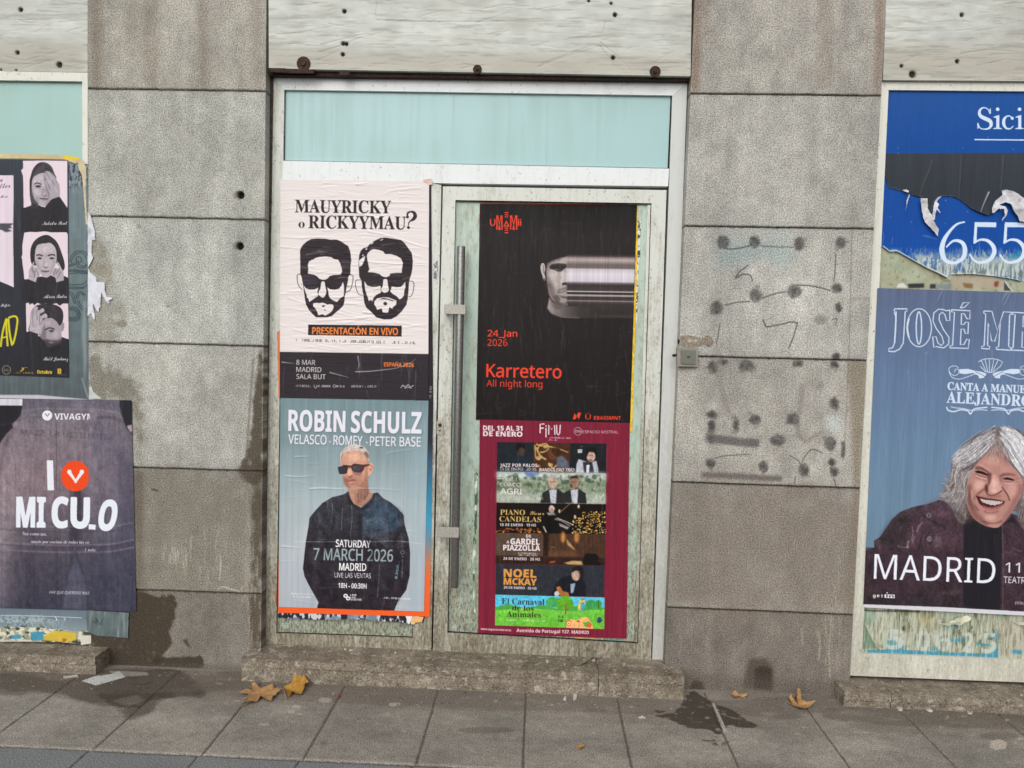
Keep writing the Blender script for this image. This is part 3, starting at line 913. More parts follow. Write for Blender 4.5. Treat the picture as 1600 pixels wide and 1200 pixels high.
# ------------------------------------------------------------------ bell push
bp = thing('bell_push', 'square grey bell push on the granite pillar beside the door', 'bell push', P(1074.5, 557, 0))
b = MB(); b.quad(q("1058.2,542.4 1091,543.2 1090.5,573 1057.9,572.4"), -.026, .004); b.build('housing', M_switch2, bp, .006, 3)
b = MB(); b.quad(q("1064.3,547 1087.4,547.6 1087,568.8 1064,568.2"), -.033, -.02); kb = b.build('button', M_switch, bp, .002)
b = MB(); b.quad(q("1073.4,556.3 1078.6,556.4 1078.6,557.3 1073.4,557.2"), -.0338, -.032); b.quad(q("1073.4,558.5 1078.6,558.6 1078.6,559.5 1073.4,559.4"), -.0338, -.032); b.build('mark', M_dark, kb)
b = MB(); p = P(1060, 554.5, -.012); b.tube(p, p+np.array([-.022, .015, -.004]), .006, 10); b.build('cable_stub', M_rust, bp)

# ------------------------------------------------------------------ ground and pavement
g = MB()
gm = np_mesh('ground', np.array([(-60, -120, -.03), (60, -120, -.03), (60, 60, -.03), (-60, 60, -.03)], float), np.array([[0, 1, 2, 3]]))
M_road = plain('asphalt', (.055, .054, .052), .9, .2, 0, .3, 140)
tag(link('ground', gm, M_road), kind='structure')
g.bm.free()

PX0, PX1, PY0, PY1 = -2.9, 2.9, .09, -1.45
cv = Cv(PR([(PX0, PY0, 0), (PX1, PY0, 0), (PX1, PY1, 0), (PX0, PY1, 0)]), 1, (120, 115, 108), W=1500, H=420)
GW = (PX1-PX0)/1500
cv.noise(20, 20, .10, 5) if False else None
n = fnoise(cv.H, cv.W, 40, 60, 51, 5); cv.rgb *= (1+.18*(n-.5)*2)[..., None]
n = fnoise(cv.H, cv.W, 5, 6, 52, 3); cv.rgb *= (1+.10*(n-.5)*2)[..., None]
# worn, dirtier band along the wall
yy = G(cv.uv[..., 0], cv.uv[..., 1])
edge = fnoise(cv.H, cv.W, 14, 40, 53, 5)
m = np.clip((yy[..., 1]+.36+.30*(edge-.5))/.10, 0, 1)
cv.put(m*.55, cv.full, (103, 97, 89))
YK = float(np.mean([G(0, 1170)[1], G(200, 1176.5)[1], G(400, 1184)[1], G(700, 1194.5)[1]]))
m = (yy[..., 1] < YK).astype(float)
cv.put(m*.9, cv.full, (101, 104, 105))
slabs = [[(0, 1150), (110, 1060)], [(150, 1172), (262, 1062)], [(315, 1180), (385, 1095)], [(480, 1190), (525, 1085)], [(655, 1195), (677, 1090)], [(820, 1200), (819, 1100)], [(988, 1200), (968, 1110)], [(1160, 1200), (1103, 1095)], [(1330, 1200), (1268, 1118)], [(1490, 1200), (1412, 1110)]]
sx = sorted(float((G(*a)[0]+G(*b_)[0])/2) for a, b_ in slabs)
print('slab x', np.round(sx, 3), np.round(np.diff(sx), 3), 'kerb y', YK, 'CH', CH, 'ZS', ZS, ZS0, ZS2)
def gl(x0, y0, x1, y1, w, col, a, dep, jit=.0012, seed=0):
    r = np.random.default_rng(seed); n_ = 40; t = np.linspace(0, 1, n_)
    p = np.stack([x0+(x1-x0)*t, y0+(y1-y0)*t, np.zeros(n_)], 1)
    j = gblur(r.normal(0, jit*2, (1, n_)), 1.2)[0]
    l_ = math.hypot(x1-x0, y1-y0); nn = np.array([-(y1-y0)/l_, (x1-x0)/l_, 0])
    p = p+j[:, None]*nn; wj = w*(1+.25*gblur(r.normal(0, 1, (1, n_)), 1)[0])
    rb = np.vstack([p+nn*wj[:, None]/2, (p-nn*wj[:, None]/2)[::-1]])
    px = PR(rb)
    mk, sl = cv.poly(px, col, a, .35)
    if mk is not None: cv.dy[sl] -= dep*mk
for i, x in enumerate([sx[0]-2*.415, sx[0]-.415]+sx+[sx[-1]+.415, sx[-1]+.83, sx[-1]+1.245]):
    gl(x, -.02, x, YK, .0075, (70, 65, 59), .8, .006, seed=i)
    gl(x+.2 if False else x-.012, YK, x-.012, -1.5, .006, (62, 60, 58), .8, .005, seed=50+i)
gl(-2.9, YK, 2.9, YK, .010, (66, 62, 57), .85, .006, seed=90)
gl(-2.9, YK+.012, 2.9, YK+.012, .012, (150, 146, 138), .35, 0, seed=91)
# wet patches and spills
def gp(s_, col, a, bl, **k): return cv.poly(q(s_), col, a, bl, **k)
def gstain(s_, col, a, bl, seed, ch=10, cw=22, bias=0.):
    A_ = smooth(q(s_)); mk, sl = cv.cov(A_, np.roll(A_, -1, 0), blur=bl)
    n_ = fnoise(cv.H, cv.W, ch, cw, seed, 6)[sl]; n2_ = fnoise(cv.H, cv.W, 2.2, 3.2, seed+50, 2)[sl]
    cv.put(np.clip(mk*1.5+(n_-.5)*3.2+(n2_-.5)*.9-.35+bias, 0, 1)*np.clip(mk*2.2, 0, 1)*a, sl, col)
gstain("0,1052 60,1056 110,1060 170,1046 262,1044 300,1062 320,1082 312,1092 280,1090 250,1098 225,1120 200,1124 180,1110 140,1098 100,1085 40,1082 0,1078", (70, 63, 56), .72, 8, 201, 22, 50)
gstain("140,1060 260,1046 300,1062 316,1084 280,1088 240,1094 210,1108 170,1098", (56, 50, 44), .72, 8, 202, 18, 40)
gstain("-20,1050 400,1050 420,1075 -20,1085", (84, 77, 69), .6, 6, 203)
gstain("380,1062 1070,1094 1320,1082 1320,1110 1060,1118 380,1090", (92, 84, 76), .55, 6, 204)
gstain("1320,1104 1620,1118 1620,1140 1320,1128", (84, 76, 68), .55, 6, 205)
cv.poly(q("174,1095 215,1085 225,1095 200,1104"), (112, 104, 96), .5, 3)
gp("127,1064 150,1056 175,1053 186,1048 196,1058 175,1064 150,1071", (178, 182, 178), .85, .8)
gp("98,1057 120,1054 124,1057 100,1060", (176, 172, 164), .8, .6)
gp("170,1048 230,1050 232,1055 200,1057 178,1056", (150, 148, 142), .6, 1)
n = fnoise(cv.H, cv.W, 6, 12, 77, 4)
wet = np.zeros((cv.H, cv.W))
for s_, a in (("1070,1092 1082,1080 1100,1090 1112,1096 1140,1108 1172,1128 1184,1136 1160,1136 1140,1134 1130,1140 1122,1148 1110,1140 1090,1138 1068,1135 1048,1124 1024,1118 1045,1115 1062,1106", .95), ("1024,1110 1036,1109 1040,1114 1026,1114", .7), ("1096,1155 1120,1150 1140,1158 1125,1166 1105,1162", .35)):
    A_ = smooth(q(s_)); mk, sl = cv.cov(A_, np.roll(A_, -1, 0), blur=4.0)
    wet[sl] = np.maximum(wet[sl], mk*a)
n3 = fnoise(cv.H, cv.W, 3, 5, 78, 2)
cv.put(np.clip((wet-.30-1.7*(n-.5)-1.1*(n3-.5))/.35, 0, 1)*np.clip(wet*3-.15, 0, 1)*.85, cv.full, (54, 48, 41))
gp("1112,1098 1116,1098 1136,1142 1131,1144", (160, 158, 152), .8, .4)
rr = np.random.default_rng(12)
for _ in range(70):                                   # trodden gum and pale spots
    u, v = rr.uniform(330, 1600), rr.uniform(1075, 1150)
    cv.ell(u, v+(u-800)*.035, rr.uniform(1.2, 6), rr.uniform(.7, 2.4), (156, 150, 140), rr.uniform(.15, .6), .5)
for u, v, a, b_ in ((508, 1094, 11, 4), (463, 1104, 7, 3), (455, 1112, 6, 3), (413, 1132, 8, 2), (617, 1100, 10, 2.5), (613, 1102, 6, 2)):
    cv.ell(u, v, a, b_, (158, 152, 143), .6, .7)
for u, v, a, b_ in ((505, 1161, 6, 3), (760, 1141, 46, 5), (1560, 1150, 30, 6), (1230, 1120, 24, 4), (930, 1110, 20, 3)):
    cv.ell(u, v, a, b_, (84, 78, 71), .5, 2)
gp("1548,1158 1562,1155 1573,1160 1571,1170 1556,1172 1546,1168", (170, 158, 148), .75, .5)
rr = np.random.default_rng(77)
for _ in range(420):                                  # grit gathered along the wall and in the joints
    u = rr.uniform(0, 1600); base_v = (1046 if u < 380 else 1064+(u-380)*.038 if u < 1070 else 1080+(u-1070)*.035)
    v = base_v+abs(rr.normal(0, 16))+3
    cv.ell(u, v, rr.uniform(.5, 2.2), rr.uniform(.3, .9), [(170, 164, 152), (60, 54, 48), (150, 128, 100), (44, 40, 36)][rr.integers(4)], rr.uniform(.3, .85), .25)
pv = thing('pavement', None, None, (0, -.7, 0)); pv['kind'] = 'structure'
sheet(cv, pv, M_slab, wf=lambda u, v: G(u, v, 0.0), names={'sheet': 'paving_slabs'}, gain=1.5)
b = MB(); b.box(-12, PX0-.004, -2.2, .1, -.2, -.001); b.box(PX1+.004, 12, -2.2, .1, -.2, -.001); b.box(PX0-.004, PX1+.004, -2.2, PY1-.003, -.2, -.001)
b.build('outer_paving', plain('plain_paving', (.085, .08, .074), .9, .2, 0, .25, 90), pv)
# ------------------------------------------------------------------ posters
M_gloss = paper('poster_paper_upright_creases', True, .52, .10, .30, .12)
M_crink = paper('poster_paper_level_creases', False, .55, .07, .40)
M_matte = paper('poster_paper_matte', True, .62, .10, .25)

def micro(cv, u0, v0, u1, v1, h, col, a=.8, seed=0, gap=.2, part=None):
    """Small print too fine to read in the photograph: strokes of the right length and height."""
    r = np.random.default_rng(seed)
    L = math.hypot(u1-u0, v1-v0); ex = np.array([(u1-u0)/L, (v1-v0)/L]); ey = np.array([-ex[1], ex[0]])
    t = 0; o = np.array([u0, v0])
    while t < L:
        w = h*r.uniform(.35, .75)
        if r.random() > gap:
            p = o+ex*t
            k = r.integers(0, 4)
            if k != 1: cv.line([p, p-ey*h*r.uniform(.7, 1)*-1*-1], h*.24, col, a, sm=False)
            if k != 0: cv.line([p-ey*h*.05+ex*0, p+ex*w*.8-ey*h*.05], h*.24, col, a, sm=False)
            if k >= 2: cv.line([p-ey*h*.75, p+ex*w*.8-ey*h*.75], h*.22, col, a*.9, sm=False)
            if k == 3: cv.line([p+ex*w*.8, p+ex*w*.8-ey*h*.8], h*.22, col, a*.9, sm=False)
        t += w*1.25

def hairs(cv, guides, n, w, cols, seed=0, a=.7, jit=2.0, blur=.25, part=None):
    r = np.random.default_rng(seed)
    G_ = [smooth(g, 4, False) for g in guides]
    m = 24
    G_ = [np.stack([np.interp(np.linspace(0, 1, m), np.linspace(0, 1, len(g)), g[:, i]) for i in (0, 1)], 1) for g in G_]
    for _ in range(n):
        x = r.uniform(0, len(G_)-1); i = min(int(x), len(G_)-2); f = x-i
        c = G_[i]*(1-f)+G_[i+1]*f
        a0 = r.uniform(0, .55); a1 = r.uniform(a0+.2, 1.0)
        c = c[int(a0*m):max(int(a1*m), int(a0*m)+4)]
        ph = r.uniform(0, 6.28)
        c = c+r.normal(0, jit*.4, 2)+np.stack([np.sin(np.linspace(0, 3, len(c))+ph), np.cos(np.linspace(0, 3, len(c))+ph)], 1)*jit*.4
        cv.line(c, w*r.uniform(.6, 1.4), cols[r.integers(len(cols))], a*r.uniform(.5, 1), blur, sm=False, w1=w*.3, part=part)

def vgrad(stops):
    ys = [s_[0] for s_ in stops]; cs = np.array([s_[1] for s_ in stops])/255.
    return lambda U, V: np.stack([np.interp(V, ys, cs[:, i]) for i in range(3)], -1)
def hgrad(stops):
    f = vgrad(stops); return lambda U, V: f(V, U)

def poster(cv, label, y, mat, names=None, name='poster', group=None, cat='poster', gain=1.0, labels=None):
    c4 = cv.uv[-1, cv.W//2]
    o = thing(name, label, cat, P(c4[0], c4[1], y), group)
    nm = {'sheet': 'paper'}; nm.update(names or {})
    sheet(cv, o, mat, y, names=nm, gain=gain, labels=labels)
    return o

WHITE = (232, 228, 232)
# ---- two bearded men in sunglasses
cv = Cv([(438, 280), (670.5, 283.5), (669, 625), (437, 621.3)], 1.6, (229, 220, 218))
BK = (48, 40, 45)
cv.poly([(425, 549.4), (690, 553.3), (690, 640), (425, 640)], (47, 41, 46), part='dark_band')
f = lambda s_: q(s_, 460, 365, 8.889)
PK = (229, 220, 218)
cv.poly(f("78,240 90,200 120,155 170,110 235,75 320,68 430,72 500,85 590,85 640,105 700,145 745,170 765,220 778,260 790,370 780,450 778,560 750,600 740,680 725,750 715,810 700,870 695,950 680,1000 630,1050 570,1100 520,1145 450,1163 300,1163 250,1115 200,1060 165,990 150,930 140,860 125,740 100,600 80,560 82,450"), BK, part='bearded_face#1')
for s_ in ("190,420 205,385 230,370 262,360 290,340 345,325 430,318 510,325 545,352 610,365 628,400 640,420 642,455 655,470 662,530 640,570 540,575 490,590 465,620 440,635 400,642 350,630 310,590 270,570 185,555 195,500 188,460",
           "125,710 160,760 210,778 280,775 335,750 320,800 325,840 330,870 290,890 245,925 205,950 195,905 175,890 170,850 150,800", "455,745 500,775 560,780 620,765 655,720 672,670 688,720 690,790 685,870 650,890 620,915 590,950 540,930 500,900 480,870 470,800",
           "372,680 390,662 420,670 430,740 445,800 440,830 425,870 400,890 375,885 350,860 330,850 340,800 360,770", "260,970 300,962 350,965 390,958 430,970 455,985 500,978 540,990 545,1030 520,1080 480,1110 430,1140 390,1120 330,1135 320,1090 290,1040 262,1010"):
    cv.poly(f(s_), PK)
cv.poly(f("380,1000 425,992 420,1015 385,1022"), BK); cv.ell(*f("428,1062")[0], 1.4, .9, BK); cv.poly(f("215,345 232,350 228,380 212,375"), BK)
for s_ in ("85,560 45,570 38,600 45,680 70,740 115,782", "765,570 805,580 816,620 800,720 770,790 715,815"): cv.line(f(s_), 1.1, BK, part='bearded_face#1')
cv.line(f("735,740 750,732 760,745"), .9, BK); cv.line(f("85,700 100,705"), .9, BK)
cv.poly(f("110,590 180,575 300,610 320,650 320,700 280,760 200,765 140,720"), (56, 52, 62), .8, .8)
f2 = lambda s_: q(s_, 550, 365, 8.889)
cv.poly(f2("90,400 100,300 120,240 160,200 210,190 250,140 330,90 400,60 470,55 560,70 680,90 730,130 780,200 830,270 845,370 840,480 825,560 800,640 790,700 785,800 775,900 755,990 690,1080 620,1150 540,1190 440,1192 340,1165 270,1090 200,1030 170,960 160,870 140,760 130,650 100,600 95,500"), BK, part='bearded_face#2')
for s_ in ("205,310 220,270 255,235 300,215 370,225 430,245 460,285 540,285 620,310 680,345 708,410 695,480 690,545 600,545 530,555 520,590 470,605 420,595 380,560 300,540 220,535 240,500 225,420", "97,375 150,330 185,310 165,390 140,440 100,465",
           "172,660 210,720 280,742 340,740 395,725 400,760 400,820 340,850 300,890 285,940 255,920 235,940 220,890 195,820 180,760", "550,735 620,745 680,740 720,700 740,670 742,740 725,800 720,860 690,900 660,915 620,870 560,835 530,800 545,770",
           "435,640 465,628 490,640 500,720 515,780 495,810 450,825 410,800 400,770 425,740 432,690", "310,940 350,900 430,885 500,885 590,920 620,930 610,990 570,1020 560,1045 520,1020 505,1085 490,1100 430,1095 410,1040 350,1060 330,1010 310,990",
           "255,140 280,120 300,125 265,150", "390,90 435,72 430,85 395,98", "185,215 210,200 212,215 190,228", "140,300 160,290 160,310 145,316"):
    cv.poly(f2(s_), PK)
cv.poly(f2("375,915 430,893 500,903 575,930 570,940 500,918 430,912"), BK); cv.ell(*f2("462,972")[0], 3.1, 2.7, BK)
for s_ in ("125,645 70,645 48,680 60,770 95,840 150,858", "790,660 840,665 860,700 850,800 820,870 785,875"): cv.line(f2(s_), 1.0, BK, part='bearded_face#2')
cv.text('MAUYRICKY', 461, 331.8, 611, 333.5, 19.8, BK, 'serif', .28, part='title')
cv.text('RICKYYMAU', 482, 356.6, 634, 358.4, 20.2, BK, 'serif', .28, part='title')
thick(cv, q('1236,392 1240,362 1265,348 1296,356 1306,388 1290,415 1262,432 1248,452 1246,474', 420, 270, 5.714), [2.0, 3.2, 2.4, 4.6, 6.2, 4.8, 2.2, 1.6, 1.4], BK, 'title'); cv.ell(638.2, 355.6, 2.3, 2.3, BK, part='title'); cv.ell(636.8, 338.8, 2.2, 2.4, BK, part='title'); cv.text('o', 466.4, 355.8, 476, 355.9, 13.6, BK, 'serif', part='title')
cv.poly(q("481.6,507 628,508.8 627.4,526 481.2,523.7"), (46, 39, 42), part='caption_bar')
cv.text('PRESENTACIÓN EN VIVO', 488, 521.9, 621.5, 523.2, 10.3, (238, 132, 62), 'sans', .42, part='caption_bar')
micro(cv, 461, 533, 648, 537.5, 4.2, (62, 56, 60), .75, 3, .28)
for s_, u1, v in (('8 MAR', 492.6, 569.8), ('MADRID', 502, 581), ('SALA BUT', 508.8, 592)): cv.text(s_, 463, v, u1, v+.5, 7.6, (216, 211, 208), 'sans', .12, part='date_text')
cv.text('ESPAÑA 2026', 600, 572.3, 646.3, 573.4, 6, (232, 122, 54), 'sans', .38, part='date_text')
for a, b_, k in ((463, 486, 1), (496, 515, 2), (524, 538, 3), (549, 567, 4), (570, 593, 5)): micro(cv, a, 604.3+.006*(a-463), b_, 604.6+.006*(a-463), 3.4, (200, 196, 194), .75, k, .1)
cv.line(q("491,601 491,604 493,606.5 495,604 495,601.5"), .7, (205, 200, 198)); cv.ell(522.5, 603.3, 2.6, 2.6, (190, 186, 184), .8); cv.ell(522.5, 603.3, 1.7, 1.7, (47, 41, 46))
cv.line(q("626,606 630,602 633,605 638,601 641,605 646,602"), .9, (205, 200, 198)); cv.line(q("632,607 638,605 643,607"), .7, (205, 200, 198))
cv.wrinkles(380, 'h', 40, .0026, 3, 1.6, box=(438, 282, 668, 550))
cv.wrinkles(34, 'h', 110, .0034, 4, 2.0, box=(438, 282, 668, 550))
cv.wrinkles(130, 'h', 26, .0018, 5, .9, .5, box=(466, 372, 645, 498))
cv.wrinkles(24, 'v', 46, .0012, 6, 1.2, .30, box=(440, 556, 668, 620))
for s_ in ("555,581 575,580.5 600,578 620,575 640,568 650,560", "515,582 530,586 545,590", "559,556 561,570 558,578", "440,566 460,568"): cv.crease(q(s_), 1.6, .0022, .4, .6)
poster(cv, 'cream and black poster with two stencilled bearded men in sunglasses', YF-.006, M_crink)

# ---- man in a bomber jacket
cv = Cv([(438, 622), (669.5, 626), (662.5, 955.5), (435.5, 948.3)], 1.6)
cv.poly([(400, 600), (700, 600), (700, 980), (400, 980)], vgrad([(622, (116, 138, 143)), (690, (126, 146, 151)), (740, (146, 163, 168)), (790, (166, 179, 184)), (860, (174, 181, 188)), (955, (170, 176, 186))]))
cv.noise(300, 5, .07, 3); cv.noise(60, 80, .05, 4)
cv.poly([(640, 640), (680, 640), (670, 960), (640, 960)], (150, 178, 190), .3, 8)
for s_, x0, y0, x1, y1, h, d in (('ROBIN', 450.6, 673, 539, 674.8, 32.3, .75), ('SCHULZ', 548.6, 675.6, 658, 677.2, 33, .75)):
    cv.text(s_, x0+.8, y0+1.2, x1+.8, y1+1.2, h, (64, 80, 88), 'bold', d, a=.55, blur=1.5)
for s_, x0, y0, x1, y1, h, d in (('ROBIN', 450.6, 673, 539, 674.8, 32.3, .55), ('SCHULZ', 548.6, 675.6, 658, 677.2, 33, .55)):
    cv.text(s_, x0, y0, x1, y1, h, (228, 225, 235), 'bold', d, part='title')
for s_, x0, y0, x1, y1 in (('VELASCO', 450.6, 693.2, 510, 694.4), ('ROMEY', 521, 694.8, 566, 695.8), ('PETER BASE', 578, 696.4, 657, 697.6)):
    cv.text(s_, x0+.5, y0+.8, x1+.5, y1+.8, 14.4, (64, 80, 88), 'sans', .3, a=.45, blur=1)
    cv.text(s_, x0, y0, x1, y1, 14.4, (226, 224, 234), 'sans', .30, part='title')
cv.ell(515.5, 690, 1.1, 1.1, WHITE); cv.ell(573.3, 691.4, 1.1, 1.1, WHITE)
PT = 'portrait'
f = lambda s_: q(s_, 520, 690, 12)
j = lambda s_: q(s_, 460, 750, 5.714)
cv.poly(f("290,860 330,900 480,870 650,720 665,840 700,960 800,975 700,1100 585,1190 500,1225 420,1200 360,1120 300,1000"), (176, 130, 112), part=PT)
cv.poly(f("480,900 600,840 650,740 670,900 640,1000 520,1180 430,1190 420,1050"), (146, 103, 88), .7, 1.6)
cv.poly(f("330,960 400,980 420,1180 360,1120 310,1020"), (196, 150, 130), .6, 1)
for s_ in ("580,930 600,1010 590,1100", "620,900 640,980 610,1060", "660,960 620,1030 560,1080", "700,990 650,1040", "470,960 480,1060 470,1150", "520,920 530,1000"): cv.line(f(s_), .7, (110, 82, 74), .6, .3)
cv.poly(f("165,270 190,215 300,170 420,150 560,185 640,285 672,420 665,640 640,770 560,850 470,895 360,905 290,880 240,830 205,740 185,640 160,480 152,380"), (204, 152, 130), sm=True, part=PT)
cv.ell(*f("390,290")[0], 11, 6.5, (232, 184, 160), .75, 2.6)
cv.ell(*f("570,330")[0], 4, 7, (214, 164, 142), .7, 2)
cv.poly(f("500,870 560,800 620,690 652,600 668,640 640,770 560,860 480,900"), (134, 88, 74), .75, 1.6)
cv.poly(f("205,690 300,640 430,640 560,690 600,770 520,870 380,905 260,860"), (160, 114, 98), .55, 2)
cv.poly(f("190,640 230,660 280,700 260,760 290,850 240,840 205,740"), (132, 86, 74), .5, 1)
cv.poly(f("655,440 700,400 745,410 757,460 745,540 715,600 670,640 655,600"), (226, 168, 144), sm=True, part=PT)
cv.line(f("690,460 725,450 735,480 720,530 690,560"), 1.4, (150, 96, 80), .8, .4); cv.poly(f("685,490 715,500 705,545 680,530"), (170, 108, 90), .8, .5)
cv.poly(f("150,390 140,300 150,210 180,170 230,110 320,65 400,50 480,65 560,85 620,135 670,200 688,280 682,380 655,320 600,250 560,200 500,180 420,160 330,172 250,192 205,215 170,270 160,340"), (205, 192, 184), sm=True, part=PT)
hairs(cv, [f("170,250 190,180 260,120 300,80"), f("250,190 300,130 360,80 380,55"), f("340,175 380,130 430,90 470,70"), f("430,160 470,130 520,100 560,95"), f("520,185 560,150 600,150 640,170")], 170, .9, [(236, 226, 220), (170, 152, 142), (216, 202, 194), (120, 104, 96), (244, 236, 232)], 5, .75, .8)
cv.poly(f("570,210 630,170 680,250 684,340 650,310 600,255"), (92, 84, 80), .8, 1.0)
cv.poly(f("505,100 570,105 562,130 510,125"), (50, 38, 32), .9, .4); cv.line(f("330,160 350,140 380,150"), .8, (90, 70, 60), .7, .3); cv.poly(f("150,300 175,240 200,215 175,280 160,370"), (110, 84, 72), .7, .6)
cv.poly(f("640,300 668,420 655,620 600,760 520,860 560,760 600,640 620,460"), (150, 104, 88), .6, 1.6)
cv.poly(f("200,700 260,690 300,720 300,800 360,880 270,850 220,780"), (140, 96, 82), .55, 1.0)
for s_, w_ in (("580,900 610,960 590,1040 620,1100", 1.1), ("640,860 660,930 640,1010", 1.0), ("690,960 640,1010 590,1090", 1.2), ("480,960 470,1050 490,1130", 1.0), ("540,980 530,1080", 1.1)): cv.line(f(s_), w_, (92, 66, 60), .6, .4)
cv.poly(f("185,640 280,620 300,660 200,660"), (170, 120, 104), .5, .6)
cv.poly(f("360,555 560,570 520,640 430,640 380,600"), (136, 92, 82), .7, 1.2)
cv.poly(f("285,505 345,525 375,610 345,655 300,650 275,615"), (226, 172, 148), .9, .6)
cv.poly(f("285,660 350,630 380,625 350,672 310,690"), (124, 76, 66), .75, .7)
cv.poly(f("93,480 150,462 278,465 286,500 262,600 190,612 122,606 105,540"), (48, 42, 50), part='sunglasses'); cv.poly(f("110,490 270,478 255,590 130,596"), (60, 54, 64), .8, .5)
cv.line(f("180,452 260,455 350,462"), 2.4, (58, 40, 38), part='sunglasses', sm=False); cv.line(f("285,482 345,492"), 1.4, (92, 64, 52))
cv.poly(f("338,460 372,425 405,410 560,432 690,420 692,446 605,472 575,540 535,580 470,582 400,568 358,540"), (82, 50, 50), part='sunglasses')
cv.poly(f("372,480 430,450 505,465 522,515 490,552 400,548"), (62, 70, 80), 1, .4, part='sunglasses'); cv.ell(*f("415,485")[0], 2.4, 1.2, (84, 98, 110), .6, .6)
cv.poly(f("262,735 300,705 350,688 400,700 425,720 400,745 320,752"), (164, 100, 94), .9, .4); cv.line(f("268,738 320,740 380,735 425,722"), 1, (96, 54, 50), .9, .3); cv.poly(f("300,752 400,745 390,775 335,785"), (206, 150, 138), .85, .5)
cv.line(f("330,800 370,790 400,795"), 1, (120, 76, 66), .7, .5); cv.line(f("430,690 450,740 430,800"), 1.2, (150, 102, 88), .6, .7); cv.ell(*f("390,850")[0], 5, 2.5, (196, 146, 128), .6, 1.2)
cv.poly(j("480,100 440,128 340,152 250,205 190,270 135,335 125,420 100,560 76,790 90,860 130,940 180,1030 215,1090 200,1150 890,1170 920,1090 1000,980 1030,850 1034,650 1020,520 985,400 975,310 920,250 860,200 790,160 745,112 705,120 690,165 640,225 595,247 530,215 500,165"), vgrad([(770, (58, 58, 66)), (820, (50, 49, 56)), (870, (44, 39, 46)), (950, (42, 36, 43))]), part='jacket')
cv.poly(j("612,250 720,150 900,240 965,320 940,420 860,470 612,470"), (56, 74, 92), .75, 3)
cv.poly(j("570,300 610,300 600,560 570,560"), (36, 34, 42), .7, 1.5)
cv.poly(j("480,100 500,165 530,215 595,247 690,165 705,120 745,112 660,250 590,275 500,240 460,140"), (40, 40, 48), .8, .8)
for k in range(14):
    y0 = 335+k*13
    cv.line(j(' '.join(f'{615+i*28},{y0+10*math.sin(i*1.1+k*.5)+i*i*(.9+.05*k)}' for i in range(9))), .55, (126, 148, 164), .62, .1)
rr = np.random.default_rng(9)
for _ in range(70):
    x, y_ = rr.uniform(120, 1000), rr.uniform(220, 1080); L = rr.uniform(30, 110); th = rr.normal(1.2 if x < 350 else 1.9 if x > 800 else .3, .5)
    cv.line(j(f"{x},{y_} {x+L*.5*math.cos(th)+rr.normal(0,6)},{y_+L*.5*math.sin(th)} {x+L*math.cos(th)},{y_+L*math.sin(th)}"), rr.uniform(1, 3), (84, 82, 92) if rr.random() > .5 else (30, 26, 32), .35, .9)
for s_, w in (("510,225 515,320 505,450 500,540", .8), ("430,250 425,330 420,460", .7), ("330,170 340,260 330,370 345,400", .7), ("295,180 300,260 330,290", .6), ("760,760 755,880 740,1050", .7), ("520,900 510,1000", .7)): cv.line(j(s_), w, (150, 150, 158), .55, .2)
cv.line(j("0,548 230,552 330,550 690,552 850,545 1000,552 1140,572"), 1.2, (214, 220, 224), .45, .4); cv.line(j("140,70 250,62 330,78 470,66"), 1.2, (196, 208, 212), .5, .5)
cv.text('SATURDAY', 524.7, 854.2, 578.6, 855.8, 11, (240, 238, 242), 'sans', .34, part='date_text')
cv.text('7 MARCH 2026', 489.7, 874.6, 613.6, 877.4, 18.2, (152, 168, 172), 'sans', .30, part='date_text')
cv.text('MADRID', 530, 891, 572, 892, 11.3, (242, 240, 244), 'sans', .36, part='date_text')
cv.text('LIVE LAS VENTAS', 522.6, 902, 579.4, 903.6, 7.4, (226, 224, 230), 'sans', 0, part='date_text')
cv.text('18H - 00:30H', 528.8, 918.3, 572.5, 919.6, 7.4, (240, 238, 242), 'sans', .28, part='date_text')
for u, v in ((540, 931), (544, 935)):
    cv.ell(u, v, 3.4, 3, (236, 234, 238), part='logo#1'); cv.ell(u, v, 1.6, 1.3, (44, 38, 45))
for i, s_ in enumerate(('LIVE', 'LAS', 'VENTAS')): cv.text(s_, 547.5, 931+3.6*i, (557, 555.5, 565)[i], 931.2+3.6*i, 2.8, (236, 234, 238), 'bold', part='logo#1')
micro(cv, 453, 928.5, 490, 929.5, 2.6, (220, 226, 230), .8, 21, .1); micro(cv, 458, 933, 487, 934, 2.4, (220, 226, 230), .8, 22, .1); micro(cv, 599, 935, 642, 937, 2.8, (226, 230, 234), .85, 23, .1)
micro(cv, 620.5, 904, 624, 877, 4, (126, 160, 172), .8, 24, .05); micro(cv, 628.5, 905, 630, 868, 1.8, (170, 170, 178), .6, 25, .1); cv.ell(629, 863, 3.2, 3.2, (160, 160, 168), .6); cv.ell(629, 863, 2.2, 2.2, (44, 38, 45))
for s_, w in (("200,290 260,420 240,560", 26), ("940,330 960,480 900,620", 24), ("160,640 200,800 170,960", 20), ("330,250 400,330 520,360", 18), ("700,520 820,560 960,600", 16), ("300,620 360,700 330,860", 18), ("820,700 760,820 800,980", 18)):
    cv.line(j(s_), w/5.7*2, (92, 92, 104), .30, 3.0)
for s_, w in (("220,400 300,520 260,640", 16), ("960,420 900,560 940,760", 16), ("120,760 240,860 260,1060", 16), ("640,500 700,640 660,800", 14), ("420,440 480,520 560,540", 12)):
    cv.line(j(s_), w/5.7*2, (22, 19, 25), .55, 2.4)
cv.grain(('portrait',), .13, 1.6, 7, 5); cv.grain(('jacket',), .42, 2.0, 10, 8)
cv.wrinkles(70, 'h', 38, .0016, 31, 1.7, .10); cv.wrinkles(90, 'v', 60, .0010, 32, 1.2, .14, .05)
